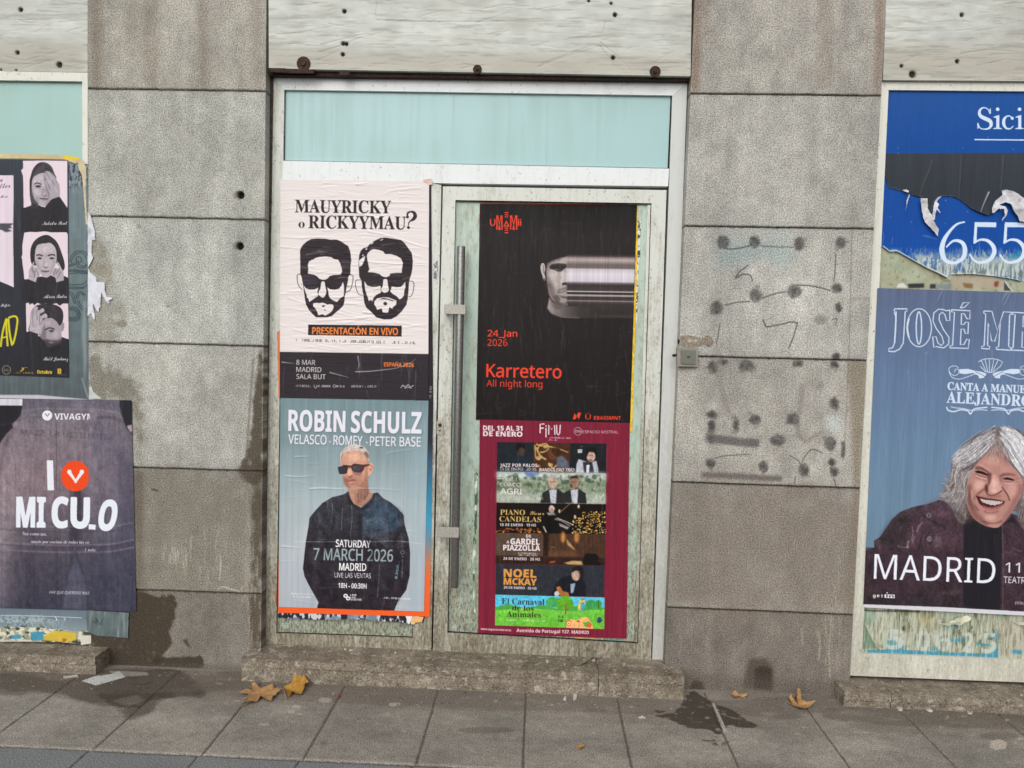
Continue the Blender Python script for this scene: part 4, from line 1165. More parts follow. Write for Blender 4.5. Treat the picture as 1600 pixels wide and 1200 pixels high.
for s_ in ("445,744 470,745 490,743", "484,764 510,763 540,765", "560,763 600,764", "440,854 470,856", "460,714 485,713"): cv.crease(q(s_), 2, .003, .6, .25)
poster(cv, 'blue-grey poster of a man in sunglasses and bomber jacket, below the two bearded men', YF-.005, M_gloss)

# ---- what shows of older posters round those two
cv = Cv([(438, 622), (677, 632), (671.5, 963.5), (434.5, 957.5)], 1.2)
cv.poly([(400, 600), (700, 600), (700, 980), (400, 980)], vgrad([(630, (40, 38, 44)), (690, (42, 46, 58)), (720, (58, 86, 112)), (765, (52, 124, 156)), (815, (62, 150, 186)), (850, (120, 136, 150)), (880, (196, 120, 84)), (905, (234, 100, 48)), (965, (236, 92, 38))]))
cv.wrinkles(30, 'v', 14, .001, 3, 1.2, .1)
poster(cv, 'older orange and blue poster whose edge shows round the bomber jacket poster', YF-.0025, M_matte, name='poster')
cv = Cv([(650, 283), (673.5, 284.5), (677, 634), (650, 630)], 1.2, (42, 37, 43))
cv.noise(60, 8, .2, 2); micro(cv, 673.5, 622, 674.5, 604, 3.4, (190, 186, 184), .7, 9, .1)
poster(cv, 'older black poster showing as a dark strip right of the cream poster', YF-.003, M_matte)
def scrap(name, label, pts, col, y, cat='scrap', group=None, seed=0, lift=0.0, sc=1.6, paint=None, sm=False, parent_mat=None):
    A = np.asarray(pts, float); a0, a1 = A.min(0)-1, A.max(0)+1
    cv = Cv([(a0[0], a0[1]), (a1[0], a0[1]), (a1[0], a1[1]), (a0[0], a1[1])], sc, col)
    m, sl = cv.cov(A if not sm else smooth(A), np.roll(A if not sm else smooth(A), -1, 0))
    k = np.zeros((cv.H, cv.W)); k[sl] = m
    cv.hole[:] = k < .5
    cv.noise(12, 12, .10, seed)
    if paint: paint(cv)
    if lift: cv.dy += lift*fnoise(cv.H, cv.W, 10*cv.scv, 10*cv.sc, seed+2, 2)
    return poster(cv, label, y, parent_mat or M_matte, name=name, cat=cat, group=group)
scrap('paper_scrap', 'torn pale pink corner at the upper right of the cream poster', q("662,279.5 675,279 676,288 671,290 666,285 660,283"), (222, 190, 180), YF-.0075, lift=.004)
scrap('paper_scrap', 'narrow orange strip along the left edge of the cream poster', q("432.5,518 438.5,516 437.6,621 434.8,621"), (216, 124, 78), YF-.0030, seed=3)
scrap('paper_scrap', 'small orange scrap at the lower left of the bomber jacket poster', q("429.5,922 432,921 431.5,944 429,943"), (222, 104, 50), YF-.002, seed=4)
def scr(cv):
    cv.noise(8, 4, 1, 5, 3, col=(196, 198, 204), lo=.52, hi=.60); cv.noise(20, 30, .9, 6, 3, col=(120, 140, 156), lo=.55, hi=.62)
    cv.poly(q("633,961 645,962 639,977"), (226, 226, 230)); cv.poly(q("645,963 662,964 659,972 641,974"), (226, 178, 118))
scrap('paper_scrap', 'scraped black and white strip of paper under the bomber jacket poster', q("434,956 665,963 662,972 640,977 637,974 560,968 500,969 434,966"), (40, 38, 46), YF-.0015, seed=8, paint=scr)
scrap('paper_scrap', 'grey and white scrap on the mullion beside the bearded men', q("677,412 684,406 684.5,434 680,440 677,436"), (120, 120, 122), YF-.001, seed=9, paint=lambda c: c.noise(4, 4, .9, 3, 3, col=(220, 220, 220), lo=.5, hi=.56))

# ---- black poster, face dragged sideways
cv = Cv([(750, 318.5), (995.5, 320), (984.5, 661), (743.5, 656)], 1.6, (38, 34, 34))
cv.poly([(740, 300), (1000, 300), (1000, 680), (740, 680)], vgrad([(318, (30, 27, 27)), (370, (40, 37, 36)), (440, (38, 34, 34)), (520, (36, 31, 32)), (660, (29, 24, 24))]))
f = lambda s_: q(s_, 830, 380, 9.23)
pf = [(150, (44, 38, 38)), (180, (70, 60, 60)), (205, (140, 126, 124)), (235, (178, 163, 160)), (265, (152, 138, 134)), (300, (108, 97, 95)), (350, (106, 97, 97)), (372, (196, 186, 192)), (440, (216, 208, 216)), (545, (204, 196, 206)), (572, (104, 94, 96)), (600, (56, 49, 51)), (660, (62, 55, 55)), (683, (74, 66, 66)), (690, (196, 186, 186)), (697, (180, 170, 170)), (706, (48, 42, 42)), (733, (58, 50, 50)), (742, (176, 165, 164)), (758, (150, 139, 138)), (770, (58, 49, 49)), (815, (66, 57, 57)), (826, (146, 136, 134)), (840, (78, 69, 68)), (875, (56, 49, 47)), (1000, (48, 43, 43)), (1055, (62, 55, 55)), (1075, (42, 37, 37))]
pv_ = vgrad([(380+y_/9.23, c_) for y_, c_ in pf])
cv.poly(f("215,400 230,290 300,250 430,205 530,190 530,900 450,905 370,880 300,815 255,735 228,560"), hgrad([(851, (120, 108, 106)), (862, (178, 165, 162)), (872, (176, 163, 160)), (888, (170, 158, 158))]), 1, .5, part='face')
cv.poly(f("200,300 240,250 330,200 430,160 560,130 540,185 450,215 390,225 310,265 240,300 215,380"), (42, 38, 37), .9, 2.8)
cv.poly(f('225,470 250,600 330,790 400,880 470,900 520,900 520,810 430,820 370,760 340,640 280,520'), (98, 88, 85), .5, 2.6)
cv.poly(f("430,225 530,195 530,275 440,285"), (176, 160, 156), .8, 1)
cv.poly(f("135,350 145,300 168,287 192,308 202,370 192,440 204,500 196,540 172,525 165,470 145,420"), (186, 174, 170), sm=True, part='face'); cv.line(f("160,310 180,340 172,400 190,440"), 1.3, (92, 82, 78), .8, .4); cv.ell(*f("185,520")[0], 1.6, 2.2, (70, 62, 58), .9, .3)
cv.poly(f("260,340 295,300 400,288 515,300 518,350 470,375 430,412 370,405 330,385 270,372"), (42, 36, 36), .95, .6); cv.line(f("340,372 380,378 430,392"), .8, (140, 128, 126), .8, .2); cv.line(f("290,318 390,305 500,315"), 1.5, (78, 69, 66), .7, .5)
cv.ell(*f("320,450")[0], 7, 6, (208, 195, 192), .6, 2); cv.poly(f("228,540 300,600 330,720 400,880 330,850 260,740"), (92, 82, 78), .7, 2)
cv.poly(f("420,420 460,400 520,430 522,560 470,570 430,600 412,560 430,500"), (204, 193, 194), .7, .9); cv.line(f("430,480 412,550 425,590"), 1, (110, 98, 95), .6, .5)
cv.poly(f("440,580 480,562 525,570 525,608 480,600 455,612"), (48, 41, 41), .95, .4); cv.poly(f("370,700 400,655 460,640 525,630 525,672 440,690 390,720"), (96, 86, 83), .55, 1.0)
cv.line(f("378,715 430,712 470,700 525,688"), .9, (40, 34, 34), .9, .3); cv.poly(f("390,730 450,715 525,738 525,765 460,755"), (156, 143, 140), .8, .4); cv.poly(f("395,745 450,790 525,800 525,775 460,765"), (60, 51, 50), .8, .5)
cv.poly(f("300,770 380,740 430,790 400,850 460,880 440,905 370,885"), (86, 76, 73), .75, 1.2); cv.ell(*f("455,838")[0], 3.5, 2, (168, 156, 152), .6, .9); cv.poly(f('330,800 400,860 470,870 525,850 525,910 440,910 370,885'), (66, 58, 56), .65, 1.4)
cv.poly(f("512,150 1560,165 1560,900 512,885"), lambda U, V: pv_(U, V-.0146*(U-886)), 1, 1.5, part='blurred_face')
cv.poly(f("560,870 1560,885 1560,1090 480,1082"), lambda U, V: pv_(U, V-.0146*(U-886)), 1, 1.2, part='blurred_face')
n_ = vnoise(1, cv.W, 2, 1.6, 8)*.6+vnoise(1, cv.W, 2, 7, 9)*.4
cv.rgb *= 1+.14*(n_-.5)[..., None]*(cv.rgb.mean(2, keepdims=True) > .2)
cv.poly(f("262,780 300,850 365,885 450,905 560,910 1000,950 1000,1080 480,1072 390,1050 290,1010 232,935"), hgrad([(855, (168, 157, 153)), (868, (128, 118, 115)), (885, (92, 84, 82)), (905, (60, 53, 52)), (935, (50, 44, 44))]), .95, .6)
cv.poly(f("275,800 300,860 370,890 460,905 420,960 330,940 290,880"), (84, 75, 72), .6, 1.2); cv.line(f("235,935 290,1010 390,1052 480,1070 700,1076"), 1.2, (150, 140, 137), .5, .5)
RD = (232, 66, 44)
z = lambda s_: q(s_, 680, 280, 4.2105)
cv.line(z("364,262 364,292 378,305 392,292 392,262"), 1.7, RD, sm=True, part='logo#1')
for x0, x1 in ((402, 443), (493, 540)):
    m_ = (x0+x1)/2
    cv.poly(z(f"{x0},238 {x1},238 {x1},333 {x0},333"), RD, part='logo#1')
    cv.poly(z(f"{x0+9},252 {m_-2},300 {m_-9},333 {x0+8},333"), (38, 34, 34)); cv.poly(z(f"{x1-9},252 {m_+2},300 {m_+9},333 {x1-8},333"), (38, 34, 34)); cv.poly(z(f"{x0+12},238 {x1-12},238 {m_},285"), (38, 34, 34), .9)
for y_ in (220, 234, 248, 322, 336, 352): cv.line(z(f"457,{y_} 481,{y_}"), 1.5, RD, sm=False, part='logo#1')
cv.poly(None, RD, rings=[z("468,270 490,312 448,312"), z("468,286 478,305 459,305")], part='logo#1')
for x0 in (548, 562): cv.line(z(f"{x0},272 {x0},308"), 2.0, RD, sm=False, part='logo#1'); cv.ell(*z(f"{x0},264")[0], 1.1, 1.0, RD)
cv.text('24_Jan', 762, 525.6, 808, 526, 9.9, RD, 'sans', .30, part='date_text')
cv.text('2026', 761.5, 540.3, 792.8, 540.6, 10.3, RD, 'sans', 0, part='date_text')
cv.text('Karretero', 760, 588.8, 877, 591, 20, RD, 'sans', .42, part='title')
cv.text('All night long', 760, 604, 847.5, 605.5, 10.5, RD, 'sans', 0, part='title')
cv.poly(z("905,937 917,895 930,918 940,893 960,895 945,938 932,915 922,938").__class__([(680+a/4.2105, 480+b_/4.2105) for a, b_ in ((905, 737), (917, 697), (930, 718), (940, 693), (960, 695), (945, 738), (932, 716), (922, 738))]), RD, part='logo')
cv.text('Ü', 914.5, 655, 923, 655.2, 8.0, RD, 'bold', .2, part='logo'); cv.text('EBASSMNT', 928, 655.6, 970, 656, 5.6, RD, 'bold', .15, part='logo')
cv.grain(('face',), .12, 1.6, 7, 5)
cv.wrinkles(420, 'v', 24, .0012, 41, .9, .15, .14); cv.wrinkles(40, 'h', 22, .0012, 42, 1.4, .12, .3)
poster(cv, 'black poster of a face dragged into a white blur, with red lettering, on the door', YD+.0145, M_gloss)
b_ = scrap('paper_scrap', 'red strip of an older poster along the top of the black poster on the door', q("749,322 750,317 770,315 850,314.5 960,313 994,314.5 996,320 900,321 800,320.5 752,321.5 750.5,345 750,400 748.5,400 748.5,345"), (206, 58, 34), YD+.0155, seed=12, paint=lambda c: c.poly([(745, 310), (840, 310), (820, 325), (745, 325)], (120, 96, 84), .7, 6))
scrap('paper_scrap', 'thin yellow strip along the right edge of the black poster on the door', q("994,320.5 997.3,320.5 996,412 993,520 990,600 988.5,676 984,676 986,600 989,520 992.5,412"), (232, 198, 44), YD+.0155, seed=13, paint=lambda c: c.noise(5, 5, .5, 4, 3, col=(190, 140, 40), lo=.55, hi=.6))
scrap('paper_scrap', 'white strip beside the yellow one, right of the black poster', q("996,345 1001.5,345 1000.5,400 998,420 996,500 994,512 993,470 995,412"), (216, 214, 206), YD+.016, seed=14, paint=lambda c: c.noise(5, 3, .9, 4, 3, col=(60, 56, 54), lo=.58, hi=.62))

# ---- festival programme
cv = Cv([(749.5, 655.5), (984, 661), (979, 998), (747, 990)], 1.8, (122, 32, 54))
cv.noise(160, 3, .10, 3)
f = lambda s_: q(s_, 740, 650, 6.154)
g = lambda s_: q(s_, 740, 820, 6.154)
W_ = (226, 214, 216)
def T(fn, s_, x0, y0, x1, y1, h, col=W_, font='bold', d=.1, **k):
    (a, b_), (c_, d_) = fn(f"{x0},{y0} {x1},{y1}")
    cv.text(s_, a, b_, c_, d_, h/6.154, col, font, d, **k)
T(f, 'DEL 15 AL 31', 92, 138, 468, 141, 45, d=.28, part='title'); T(f, 'DE ENERO', 92, 192, 468, 198, 46, d=.28, part='title')
for s_ in ("640,165 640,78 682,76", "640,118 675,116", "696,112 696,205", "722,178 724,84 750,130 778,86 782,180", "798,86 800,165 815,183 828,165 834,84"): cv.line(f(s_), 1.7, W_, sm=False, part='logo#1')
cv.ell(*f("697,95")[0], 1.1, 1.1, W_); micro(cv, *f("714,213")[0], *f("935,218")[0], 2.2, W_, .8, 31, .08); micro(cv, *f("714,233")[0], *f("810,236")[0], 2.2, W_, .8, 32, .08)
t = np.linspace(0, 2*math.pi, 25)
cv.line(np.stack([740+1003/6.154+6*np.cos(t), 650+147/6.154+6*np.sin(t)], 1), .6, W_, .8, sm=False, part='logo'); T(f, 'EM', 980, 158, 1028, 160, 24, W_, 'sans', 0, part='logo'); T(f, 'ESPACIO MISTRAL', 1048, 165, 1392, 168, 26, W_, 'sans', 0, a=.8, part='logo')
PN = [0]
def panel(fn, quad, bgc):
    PN[0] += 1
    cv.poly(fn(quad), bgc, part=f'photo_panel#{PN[0]}')
# trio
panel(f, "225,250 1278,266 1275,549 222,535", (28, 31, 36))
cv.poly(f("575,255 930,262 925,546 575,540"), (70, 42, 28)); cv.poly(f("225,250 575,255 575,540 222,535"), (30, 36, 42))
cv.ell(*f("455,335")[0], 6, 9, (84, 62, 52), .8, 1.2); cv.poly(f("400,290 440,262 490,280 495,320 460,300 430,320 425,360"), (16, 16, 18), .9, .8); cv.poly(f("370,420 430,390 500,400 560,450 560,535 360,535"), (30, 42, 52), .9, 1)
for s_, w in (("600,270 650,285 700,290 760,300", 2.4), ("610,330 640,280 700,270 720,310 690,340 640,350", 2.2), ("600,300 640,380 700,420", 3), ("590,280 600,400 640,420", 2), ("760,300 830,320 910,350", 1.6), ("720,450 760,500 800,470", 2)): cv.line(f(s_), w, (206, 168, 98), .85, .4)
for u, v, a in ((630, 400, 4), (690, 300, 3), (740, 470, 4), (620, 480, 3)): cv.ell(*f(f"{u},{v}")[0], a, a*.7, (226, 200, 150), .7, .8)
cv.ell(*f("770,370")[0], 9, 9, (96, 58, 40), 1, .6); cv.poly(f("740,340 770,305 830,310 840,360 800,400"), (54, 30, 20), .9, .8); cv.poly(f("800,400 850,380 910,440 925,520 800,500"), (92, 96, 112), .95, .8)
cv.poly(f("990,460 1010,415 1060,430 1120,450 1180,430 1200,510 1200,546 980,546"), (196, 198, 206), .9, .5); cv.poly(f("1050,440 1140,440 1160,546 1060,546"), (30, 32, 40), .9, .6); cv.poly(f("1085,470 1115,470 1110,546 1085,546"), (226, 228, 234), .9, .4)
cv.poly(f("1075,380 1085,320 1130,285 1180,310 1195,380 1180,420 1150,360 1100,340 1090,420"), (22, 22, 24), 1, .5); cv.ell(*f("1128,385")[0], 7, 9.2, (190, 158, 140), 1, .5); cv.poly(f("1078,350 1130,300 1185,340 1180,400 1160,350 1110,345 1085,400"), (20, 20, 22), .95, .5); cv.ell(*f("1122,425")[0], 3, 1.6, (92, 68, 60), .8, .5); cv.line(f("1100,378 1150,380"), .8, (70, 50, 44), .7, .3)
cv.poly(f("1000,320 1045,318 1042,355 1002,355"), (200, 204, 208), .9, .3); micro(cv, *f("1020,298")[0], *f("1050,298")[0], 2, (190, 190, 190), .8, 5)
T(f, 'JAZZ POR PALOS', 255, 488, 612, 490, 31, part='lettering'); T(f, '15 DE ENERO · 20 HS', 255, 521, 602, 524, 27, font='sans', d=.1, part='lettering'); T(f, 'BANDOLERO TRÍO', 628, 531, 965, 534, 29, font='sans', d=.2, sh=.25, part='lettering')
# duo in the park
panel(f, "222,537 1275,551 1270,846 220,830", (128, 142, 118))
cv.poly(f("222,537 1275,551 1275,610 222,600"), (206, 212, 216), .9, 3); cv.poly(f("480,538 640,542 600,590 520,585"), (74, 104, 164), .8, 1.5)
rr = np.random.default_rng(4)
for _ in range(160): cv.ell(*f(f"{rr.uniform(230,1265)},{rr.uniform(570,720)}")[0], rr.uniform(1, 5), rr.uniform(1, 4), [(72, 88, 64), (96, 112, 86), (60, 74, 58), (168, 172, 150)][rr.integers(4)], .6, .6)
cv.poly(f("222,730 680,740 1270,750 1270,846 222,830"), (176, 184, 172), .75, 2)
for _ in range(60): cv.line(f(f"{(x:=rr.uniform(480,1260))},{(y_:=rr.uniform(640,790))} {x+rr.normal(0,12)},{y_+rr.uniform(8,40)}"), rr.uniform(.8, 2), [(60, 66, 60), (214, 214, 206), (90, 96, 92)][rr.integers(3)], .55, .3)
for cx, sk, hr in ((762, (186, 156, 140), (170, 164, 158)), (968, (150, 116, 100), (60, 44, 38))):
    cv.poly(f(f"{cx-120},835 {cx-100},740 {cx-40},705 {cx+50},705 {cx+110},745 {cx+120},842"), (40, 38, 40), 1, .5)
    cv.poly(f(f"{cx-36},710 {cx+38},705 {cx+30},840 {cx-20},838"), (198, 204, 214), .9, .5)
    cv.ell(*f(f"{cx},640")[0], 7.2, 9.5, sk, 1, .5); cv.poly(f(f"{cx-48},620 {cx-30},575 {cx+30},570 {cx+50},620 {cx+30},600 {cx-30},600"), hr, 1, .5); cv.line(f(f"{cx-30},635 {cx+30},633"), 1.1, (70, 54, 48), .6, .4)
cv.poly(f("925,690 1010,690 1020,640 1005,685 960,690 930,640"), (52, 38, 32), .8, .8)
T(f, 'CUACCI', 252, 674, 462, 678, 32, font='sans', d=.18, part='lettering'); T(f, 'AGRI', 258, 749, 465, 753, 52, font='sans', d=.25, part='lettering'); T(f, '16 Y 17 DE ENERO · 20 HS', 252, 800, 668, 806, 27, font='sans', d=0, a=.75, part='lettering')
cv.line(f("240,600 290,602"), 1, W_, .7, sm=False); T(f, 'OLI', 310, 622, 420, 625, 32, font='sans', d=0, a=.55, part='lettering')
# piano and candles
panel(f, "220,835 1270,848 1270,1140 216,1126", (22, 17, 15))
for _ in range(240):
    x = rr.uniform(950, 1270); y_ = rr.uniform(920, 1135)
    if y_ < 920+ (1050-x)*.9: continue
    cv.ell(*f(f"{x},{y_}")[0], rr.uniform(.5, 1.5), rr.uniform(.5, 1.1), [(226, 178, 86), (200, 140, 54), (244, 214, 140)][rr.integers(3)], .85, .3)
for _ in range(50): cv.ell(*f(f"{rr.uniform(220,660)},{rr.uniform(1080,1120)}")[0], rr.uniform(1, 2.5), rr.uniform(.6, 1.6), [(170, 84, 30), (214, 140, 60), (90, 40, 18)][rr.integers(3)], .8, .4)
cv.poly(f("690,940 740,930 800,990 790,1120 700,1120"), (16, 14, 14)); cv.ell(*f("750,895")[0], 4.5, 6, (168, 136, 118), 1, .4); cv.poly(f("722,900 745,858 780,880 775,910 760,885 735,890"), (206, 196, 186), .9, .5); cv.poly(f("700,930 770,925 790,950 720,955"), (200, 192, 188), .7, .6)
cv.line(f("840,920 920,850 960,830"), 1.2, (150, 120, 90), .8, .3); cv.line(f("780,990 850,1010 930,1060"), 2.2, (150, 140, 132), .8, .4); cv.line(f("800,980 900,1020 960,1050"), 1.2, (230, 224, 216), .8, .3); cv.poly(f("820,1030 920,1070 900,1090 830,1060"), (206, 200, 196), .7, .5); cv.line(f("670,1060 700,1120"), 2, (206, 200, 196), .8, .4)
for x, y_ in ((825, 915), (975, 970), (1010, 870)): cv.ell(*f(f"{x},{y_}")[0], 1.6, 3, (244, 226, 180), .9, .6)
GD = (206, 170, 104)
T(f, 'PIANO', 255, 949, 495, 952, 50, GD, 'serif', 0, part='lettering'); T(f, 'Your', 540, 950, 680, 952, 38, GD, 'script', 0, part='lettering'); T(f, 'CANDELAS', 248, 1013, 648, 1020, 50, GD, 'serif', 0, part='lettering'); T(f, '18 DE ENERO · 19 HS', 252, 1057, 600, 1062, 25, d=0, part='lettering')
# stage
panel(g, "216,78 1268,92 1262,392 212,376", (72, 48, 36))
cv.poly(g("216,78 670,84 668,300 214,290"), (84, 66, 54))
for i in range(15): cv.line(g(f"{690+i*38},90 {690+i*38},310"), .7, (40, 24, 16), .6, .3)
for x in (860, 990): cv.ell(*g(f"{x},120")[0], 3.5, 9, (222, 150, 74), .8, 1.6)
cv.poly(g("890,130 930,180 980,240 960,240 900,190"), (206, 164, 110), .75, .8); cv.poly(g("720,250 1000,250 1000,310 700,310"), (110, 76, 50), .6, 2); cv.poly(g("212,300 1262,318 1262,392 212,376"), (44, 26, 20), .85, 1)
cv.poly(g("670,86 720,86 715,300 668,300"), (28, 18, 14), .8, .6); cv.poly(g("870,365 950,345 1040,350 1050,385 900,380"), (206, 170, 110), .85, .6); cv.poly(g("740,350 790,345 780,365 720,370"), (190, 90, 60), .7, .6)
cv.poly(g("1060,300 1090,275 1180,280 1200,310 1195,350 1230,372 1220,390 1060,385 1050,350"), (22, 18, 18), 1, .5)
t = np.linspace(0, 9, 40); cv.line(np.stack([740+755/6.154+(1+.9*t)*.55*np.cos(t), 820+240/6.154-t*1.2+3+(1+.4*t)*.6*np.sin(t)], 1), .5, (150, 120, 92), .7, sm=False)
T(g, 'DE', 505, 121, 552, 122, 28, part='lettering'); T(g, 'A', 315, 179, 342, 180, 28, part='lettering'); T(g, 'GARDEL', 355, 187, 632, 192, 56, d=.3, part='lettering'); T(g, 'PIAZZOLLA', 285, 245, 638, 250, 52, d=.3, part='lettering'); T(g, '24 DE ENERO · 20 HS', 285, 336, 638, 345, 26, d=0, part='lettering')
micro(cv, *g("430,278")[0], *g("620,283")[0], 2.3, W_, .8, 41, .08); micro(cv, *g("430,296")[0], *g("620,301")[0], 2.3, W_, .8, 42, .08)
# guitarist
panel(g, "212,378 1260,394 1256,694 210,672", (44, 46, 54))
cv.poly(g("750,670 790,560 860,500 950,480 1040,500 1080,580 1070,688 760,684"), (26, 26, 34), 1, .6); cv.ell(*g("985,480")[0], 7, 9.5, (190, 158, 140), 1, .5); cv.poly(g("945,460 950,415 1000,395 1050,410 1065,470 1040,480 1030,445 980,440"), (30, 24, 22), 1, .5); cv.poly(g("1000,440 1060,460 1050,520 1010,540 1020,480"), (30, 24, 24), .8, .8)
cv.poly(g("930,570 980,560 960,650 935,660"), (150, 170, 190), .9, .5); cv.poly(g("795,600 830,590 860,640 910,650 920,690 860,690 810,660"), (170, 104, 62), 1, .4); cv.ell(*g("800,665")[0], 4, 4.5, (206, 206, 204), .9, .4); cv.poly(g("820,640 880,640 920,690 830,686"), (150, 96, 52), .8, .5)
T(g, 'NOEL', 290, 500, 600, 507, 74, (214, 146, 70), d=.42, part='lettering'); T(g, 'MCKAY', 290, 574, 605, 582, 62, (214, 146, 70), d=.38, part='lettering'); T(g, '29 DE ENERO · 20 HS', 290, 613, 605, 624, 24, d=0, part='lettering')
# children's carnival
panel(g, "210,672 1258,700 1256,1002 206,966", (104, 186, 60))
cv.poly(g("210,672 1258,700 1258,810 210,790"), (86, 190, 222)); cv.poly(g("210,790 330,760 480,800 680,770 800,815 960,780 1150,770 1258,800 1258,840 210,830"), (74, 160, 70), sm=False); cv.poly(g("210,820 500,800 900,830 1258,815 1258,860 210,860"), (112, 194, 66))
for x, y_, a, b_, c_ in ((760, 745, 11, 8, (66, 160, 84)), (1130, 765, 9, 7, (60, 150, 80)), (880, 740, 12, 9, (92, 168, 44)), (850, 770, 8, 8, (92, 168, 44)), (920, 770, 7, 8, (84, 158, 42)), (1200, 760, 5, 6, (70, 150, 60))): cv.ell(*g(f"{x},{y_}")[0], a, b_, c_, 1, .3)
cv.poly(g("872,860 885,790 870,760 884,775 900,755 893,790 892,860"), (170, 62, 40)); cv.line(g("1200,720 1203,810"), .8, (50, 60, 50), .9)
cv.poly(g("1000,820 1010,740 1030,710 1070,725 1075,760 1050,790 1055,830"), (226, 190, 96), .9, .3); cv.poly(g("1030,750 1070,740 1060,830 1030,830"), (64, 160, 190), .9, .3); cv.ell(*g("1045,718")[0], 2.2, 1.6, (200, 120, 60))
cv.poly(g("885,985 900,925 940,905 990,920 1040,890 1100,890 1140,950 1150,1000 890,990"), (236, 176, 112)); cv.ell(*g("915,945")[0], 4.2, 5, (226, 120, 60)); cv.ell(*g("915,947")[0], 2.6, 2.8, (240, 214, 190)); cv.ell(*g("913,948")[0], .9, .9, (40, 30, 30)); cv.poly(g("1050,940 1110,930 1140,960 1120,990 1070,980"), (92, 170, 54)); cv.poly(g("985,930 1010,915 1030,940 1010,935"), (150, 80, 50)); cv.poly(g("1085,950 1135,940 1130,985 1100,985"), (222, 96, 60))
cv.poly(g("1185,920 1200,885 1225,890 1240,925 1215,945 1190,940"), (40, 70, 90)); micro(cv, *g("815,890")[0], *g("860,892")[0], 3.6, (24, 40, 30), .9, 6, 0); micro(cv, *g("815,930")[0], *g("862,935")[0], 4.6, (24, 40, 30), .9, 7, 0); micro(cv, *g("815,850")[0], *g("845,850")[0], 3, (60, 90, 50), .7, 8, 0)
DKB = (58, 22, 26)
T(g, 'El Carnaval', 270, 762, 680, 772, 58, DKB, 'serif', .12, part='lettering'); T(g, 'de los', 370, 822, 578, 828, 48, DKB, 'serif', .12, part='lettering'); T(g, 'Animales', 316, 884, 648, 892, 54, DKB, 'serif', .12, part='lettering'); micro(cv, *g("300,922")[0], *g("690,932")[0], 2.8, (214, 232, 190), .6, 43, .12)
T(g, 'www.espaciomistral.es', 68, 1010, 360, 1024, 20, font='bold', d=.05, part='lettering'); T(g, 'Avenida de Portugal 137, MADRID', 412, 1030, 1108, 1050, 31, d=.12, part='lettering')
cv.grain(('photo_panel',), .22, 1.8, 6, 5)
cv.wrinkles(170, 'v', 36, .0013, 51, 1.3, .10, .08)
poster(cv, 'maroon festival programme with six photo panels, below the black poster on the door', YD+.013, M_gloss)
scrap('paper_scrap', 'torn turquoise scrap under the right corner of the maroon programme', q("940,999 976,1001 975.5,1006.5 942,1004"), (74, 176, 160), YD+.015, seed=22)
scrap('paper_scrap', 'torn ochre scrap under the maroon programme, left of the turquoise one', q("895,994 938,997 936,1001 896,999"), (200, 168, 92), YD+.0152, seed=23, paint=lambda c: c.noise(4, 6, .9, 4, 3, col=(150, 140, 120), lo=.5, hi=.55))
scrap('paper_scrap', 'green and white torn shreds left of the maroon programme', q("741,740 747,735 746,790 744,850 742,900 743,960 740,960 738,880 741,800"), (150, 168, 140), YD+.0152, seed=24, paint=lambda c: (c.noise(14, 4, .9, 4, 3, col=(60, 92, 76), lo=.52, hi=.56), c.noise(10, 3, .9, 8, 3, col=(226, 226, 216), lo=.56, hi=.6)))
# ------------------------------------------------------------------ left window: older grey poster, black cast poster, gym poster
cv = Cv([(-130, 252), (137.3, 256), (139, 627), (-130, 620)], 1.2, (100, 113, 118))
cv.poly([(-140, 250), (150, 250), (150, 640), (-140, 640)], vgrad([(255, (70, 80, 88)), (300, (112, 126, 131)), (420, (106, 121, 124)), (520, (92, 106, 110)), (625, (84, 92, 96))]))
cv.noise(90, 4, .10, 3); cv.noise(14, 14, .08, 4)
sk = Cv.noise
n = fnoise(cv.H, cv.W, 5, 2.5, 8, 4)
U, V = cv.uv[..., 0], cv.uv[..., 1]
cv.put(np.clip((n-.5)/.06, 0, 1)*np.clip((305-V)/20, 0, 1)*np.clip((U-105)/4, 0, 1)*.7, cv.full, (150, 164, 170))
cv.put(np.clip((.47-n)/.06, 0, 1)*np.clip((300-V)/20, 0, 1)*np.clip((U-105)/4, 0, 1)*.7, cv.full, (46, 52, 60))
DK = (44, 58, 64)
o_ = lambda s_: q(s_, 0, 355, 10)
for k, s_ in enumerate(("1090,540 1110,460 1170,390 1250,370 1330,390 1370,450", "1110,560 1140,470 1190,420 1260,400 1320,430 1350,500", "1200,560 1190,500 1220,460 1265,480 1270,530 1235,550 1215,520", "1200,560 1220,620 1290,640 1350,610 1375,570", "1225,550 1250,600 1310,610 1360,570", "1070,600 1120,580 1160,560", "1075,620 1130,600 1190,570",
                       "1070,665 1200,670 1375,690", "1070,690 1200,690 1375,710", "1070,730 1200,715 1375,730", "1070,895 1180,900 1290,890 1350,850 1378,820", "1070,930 1200,940 1310,935 1370,890", "1070,955 1200,965 1320,950", "1070,1030 1110,1060 1140,1120 1160,1200", "1070,1000 1130,1030 1170,1110 1180,1200", "1190,1110 1210,1030 1270,1010 1340,1060", "1210,1120 1240,1050 1280,1040 1320,1080",
                       "1090,1270 1180,1280 1230,1340 1215,1420 1150,1440 1075,1435", "1085,1250 1190,1255 1250,1340 1230,1440 1150,1465 1075,1455", "1075,1290 1160,1300 1205,1345 1190,1400 1140,1415 1075,1412", "1210,1150 1230,1230 1300,1300 1375,1330", "1230,1140 1260,1220 1320,1270 1378,1290", "1330,1330 1345,1400 1375,1410")):
    cv.line(o_(s_), 1.4, DK, .85, .15, part='scroll_ornament' if False else None)
cv.poly(q("130,470 134,470 136,560 132,600 128,520"), (150, 160, 160), .6, 1.2); cv.line(q("128,590 134,610 138,622"), 2, (176, 180, 178), .6, .8)
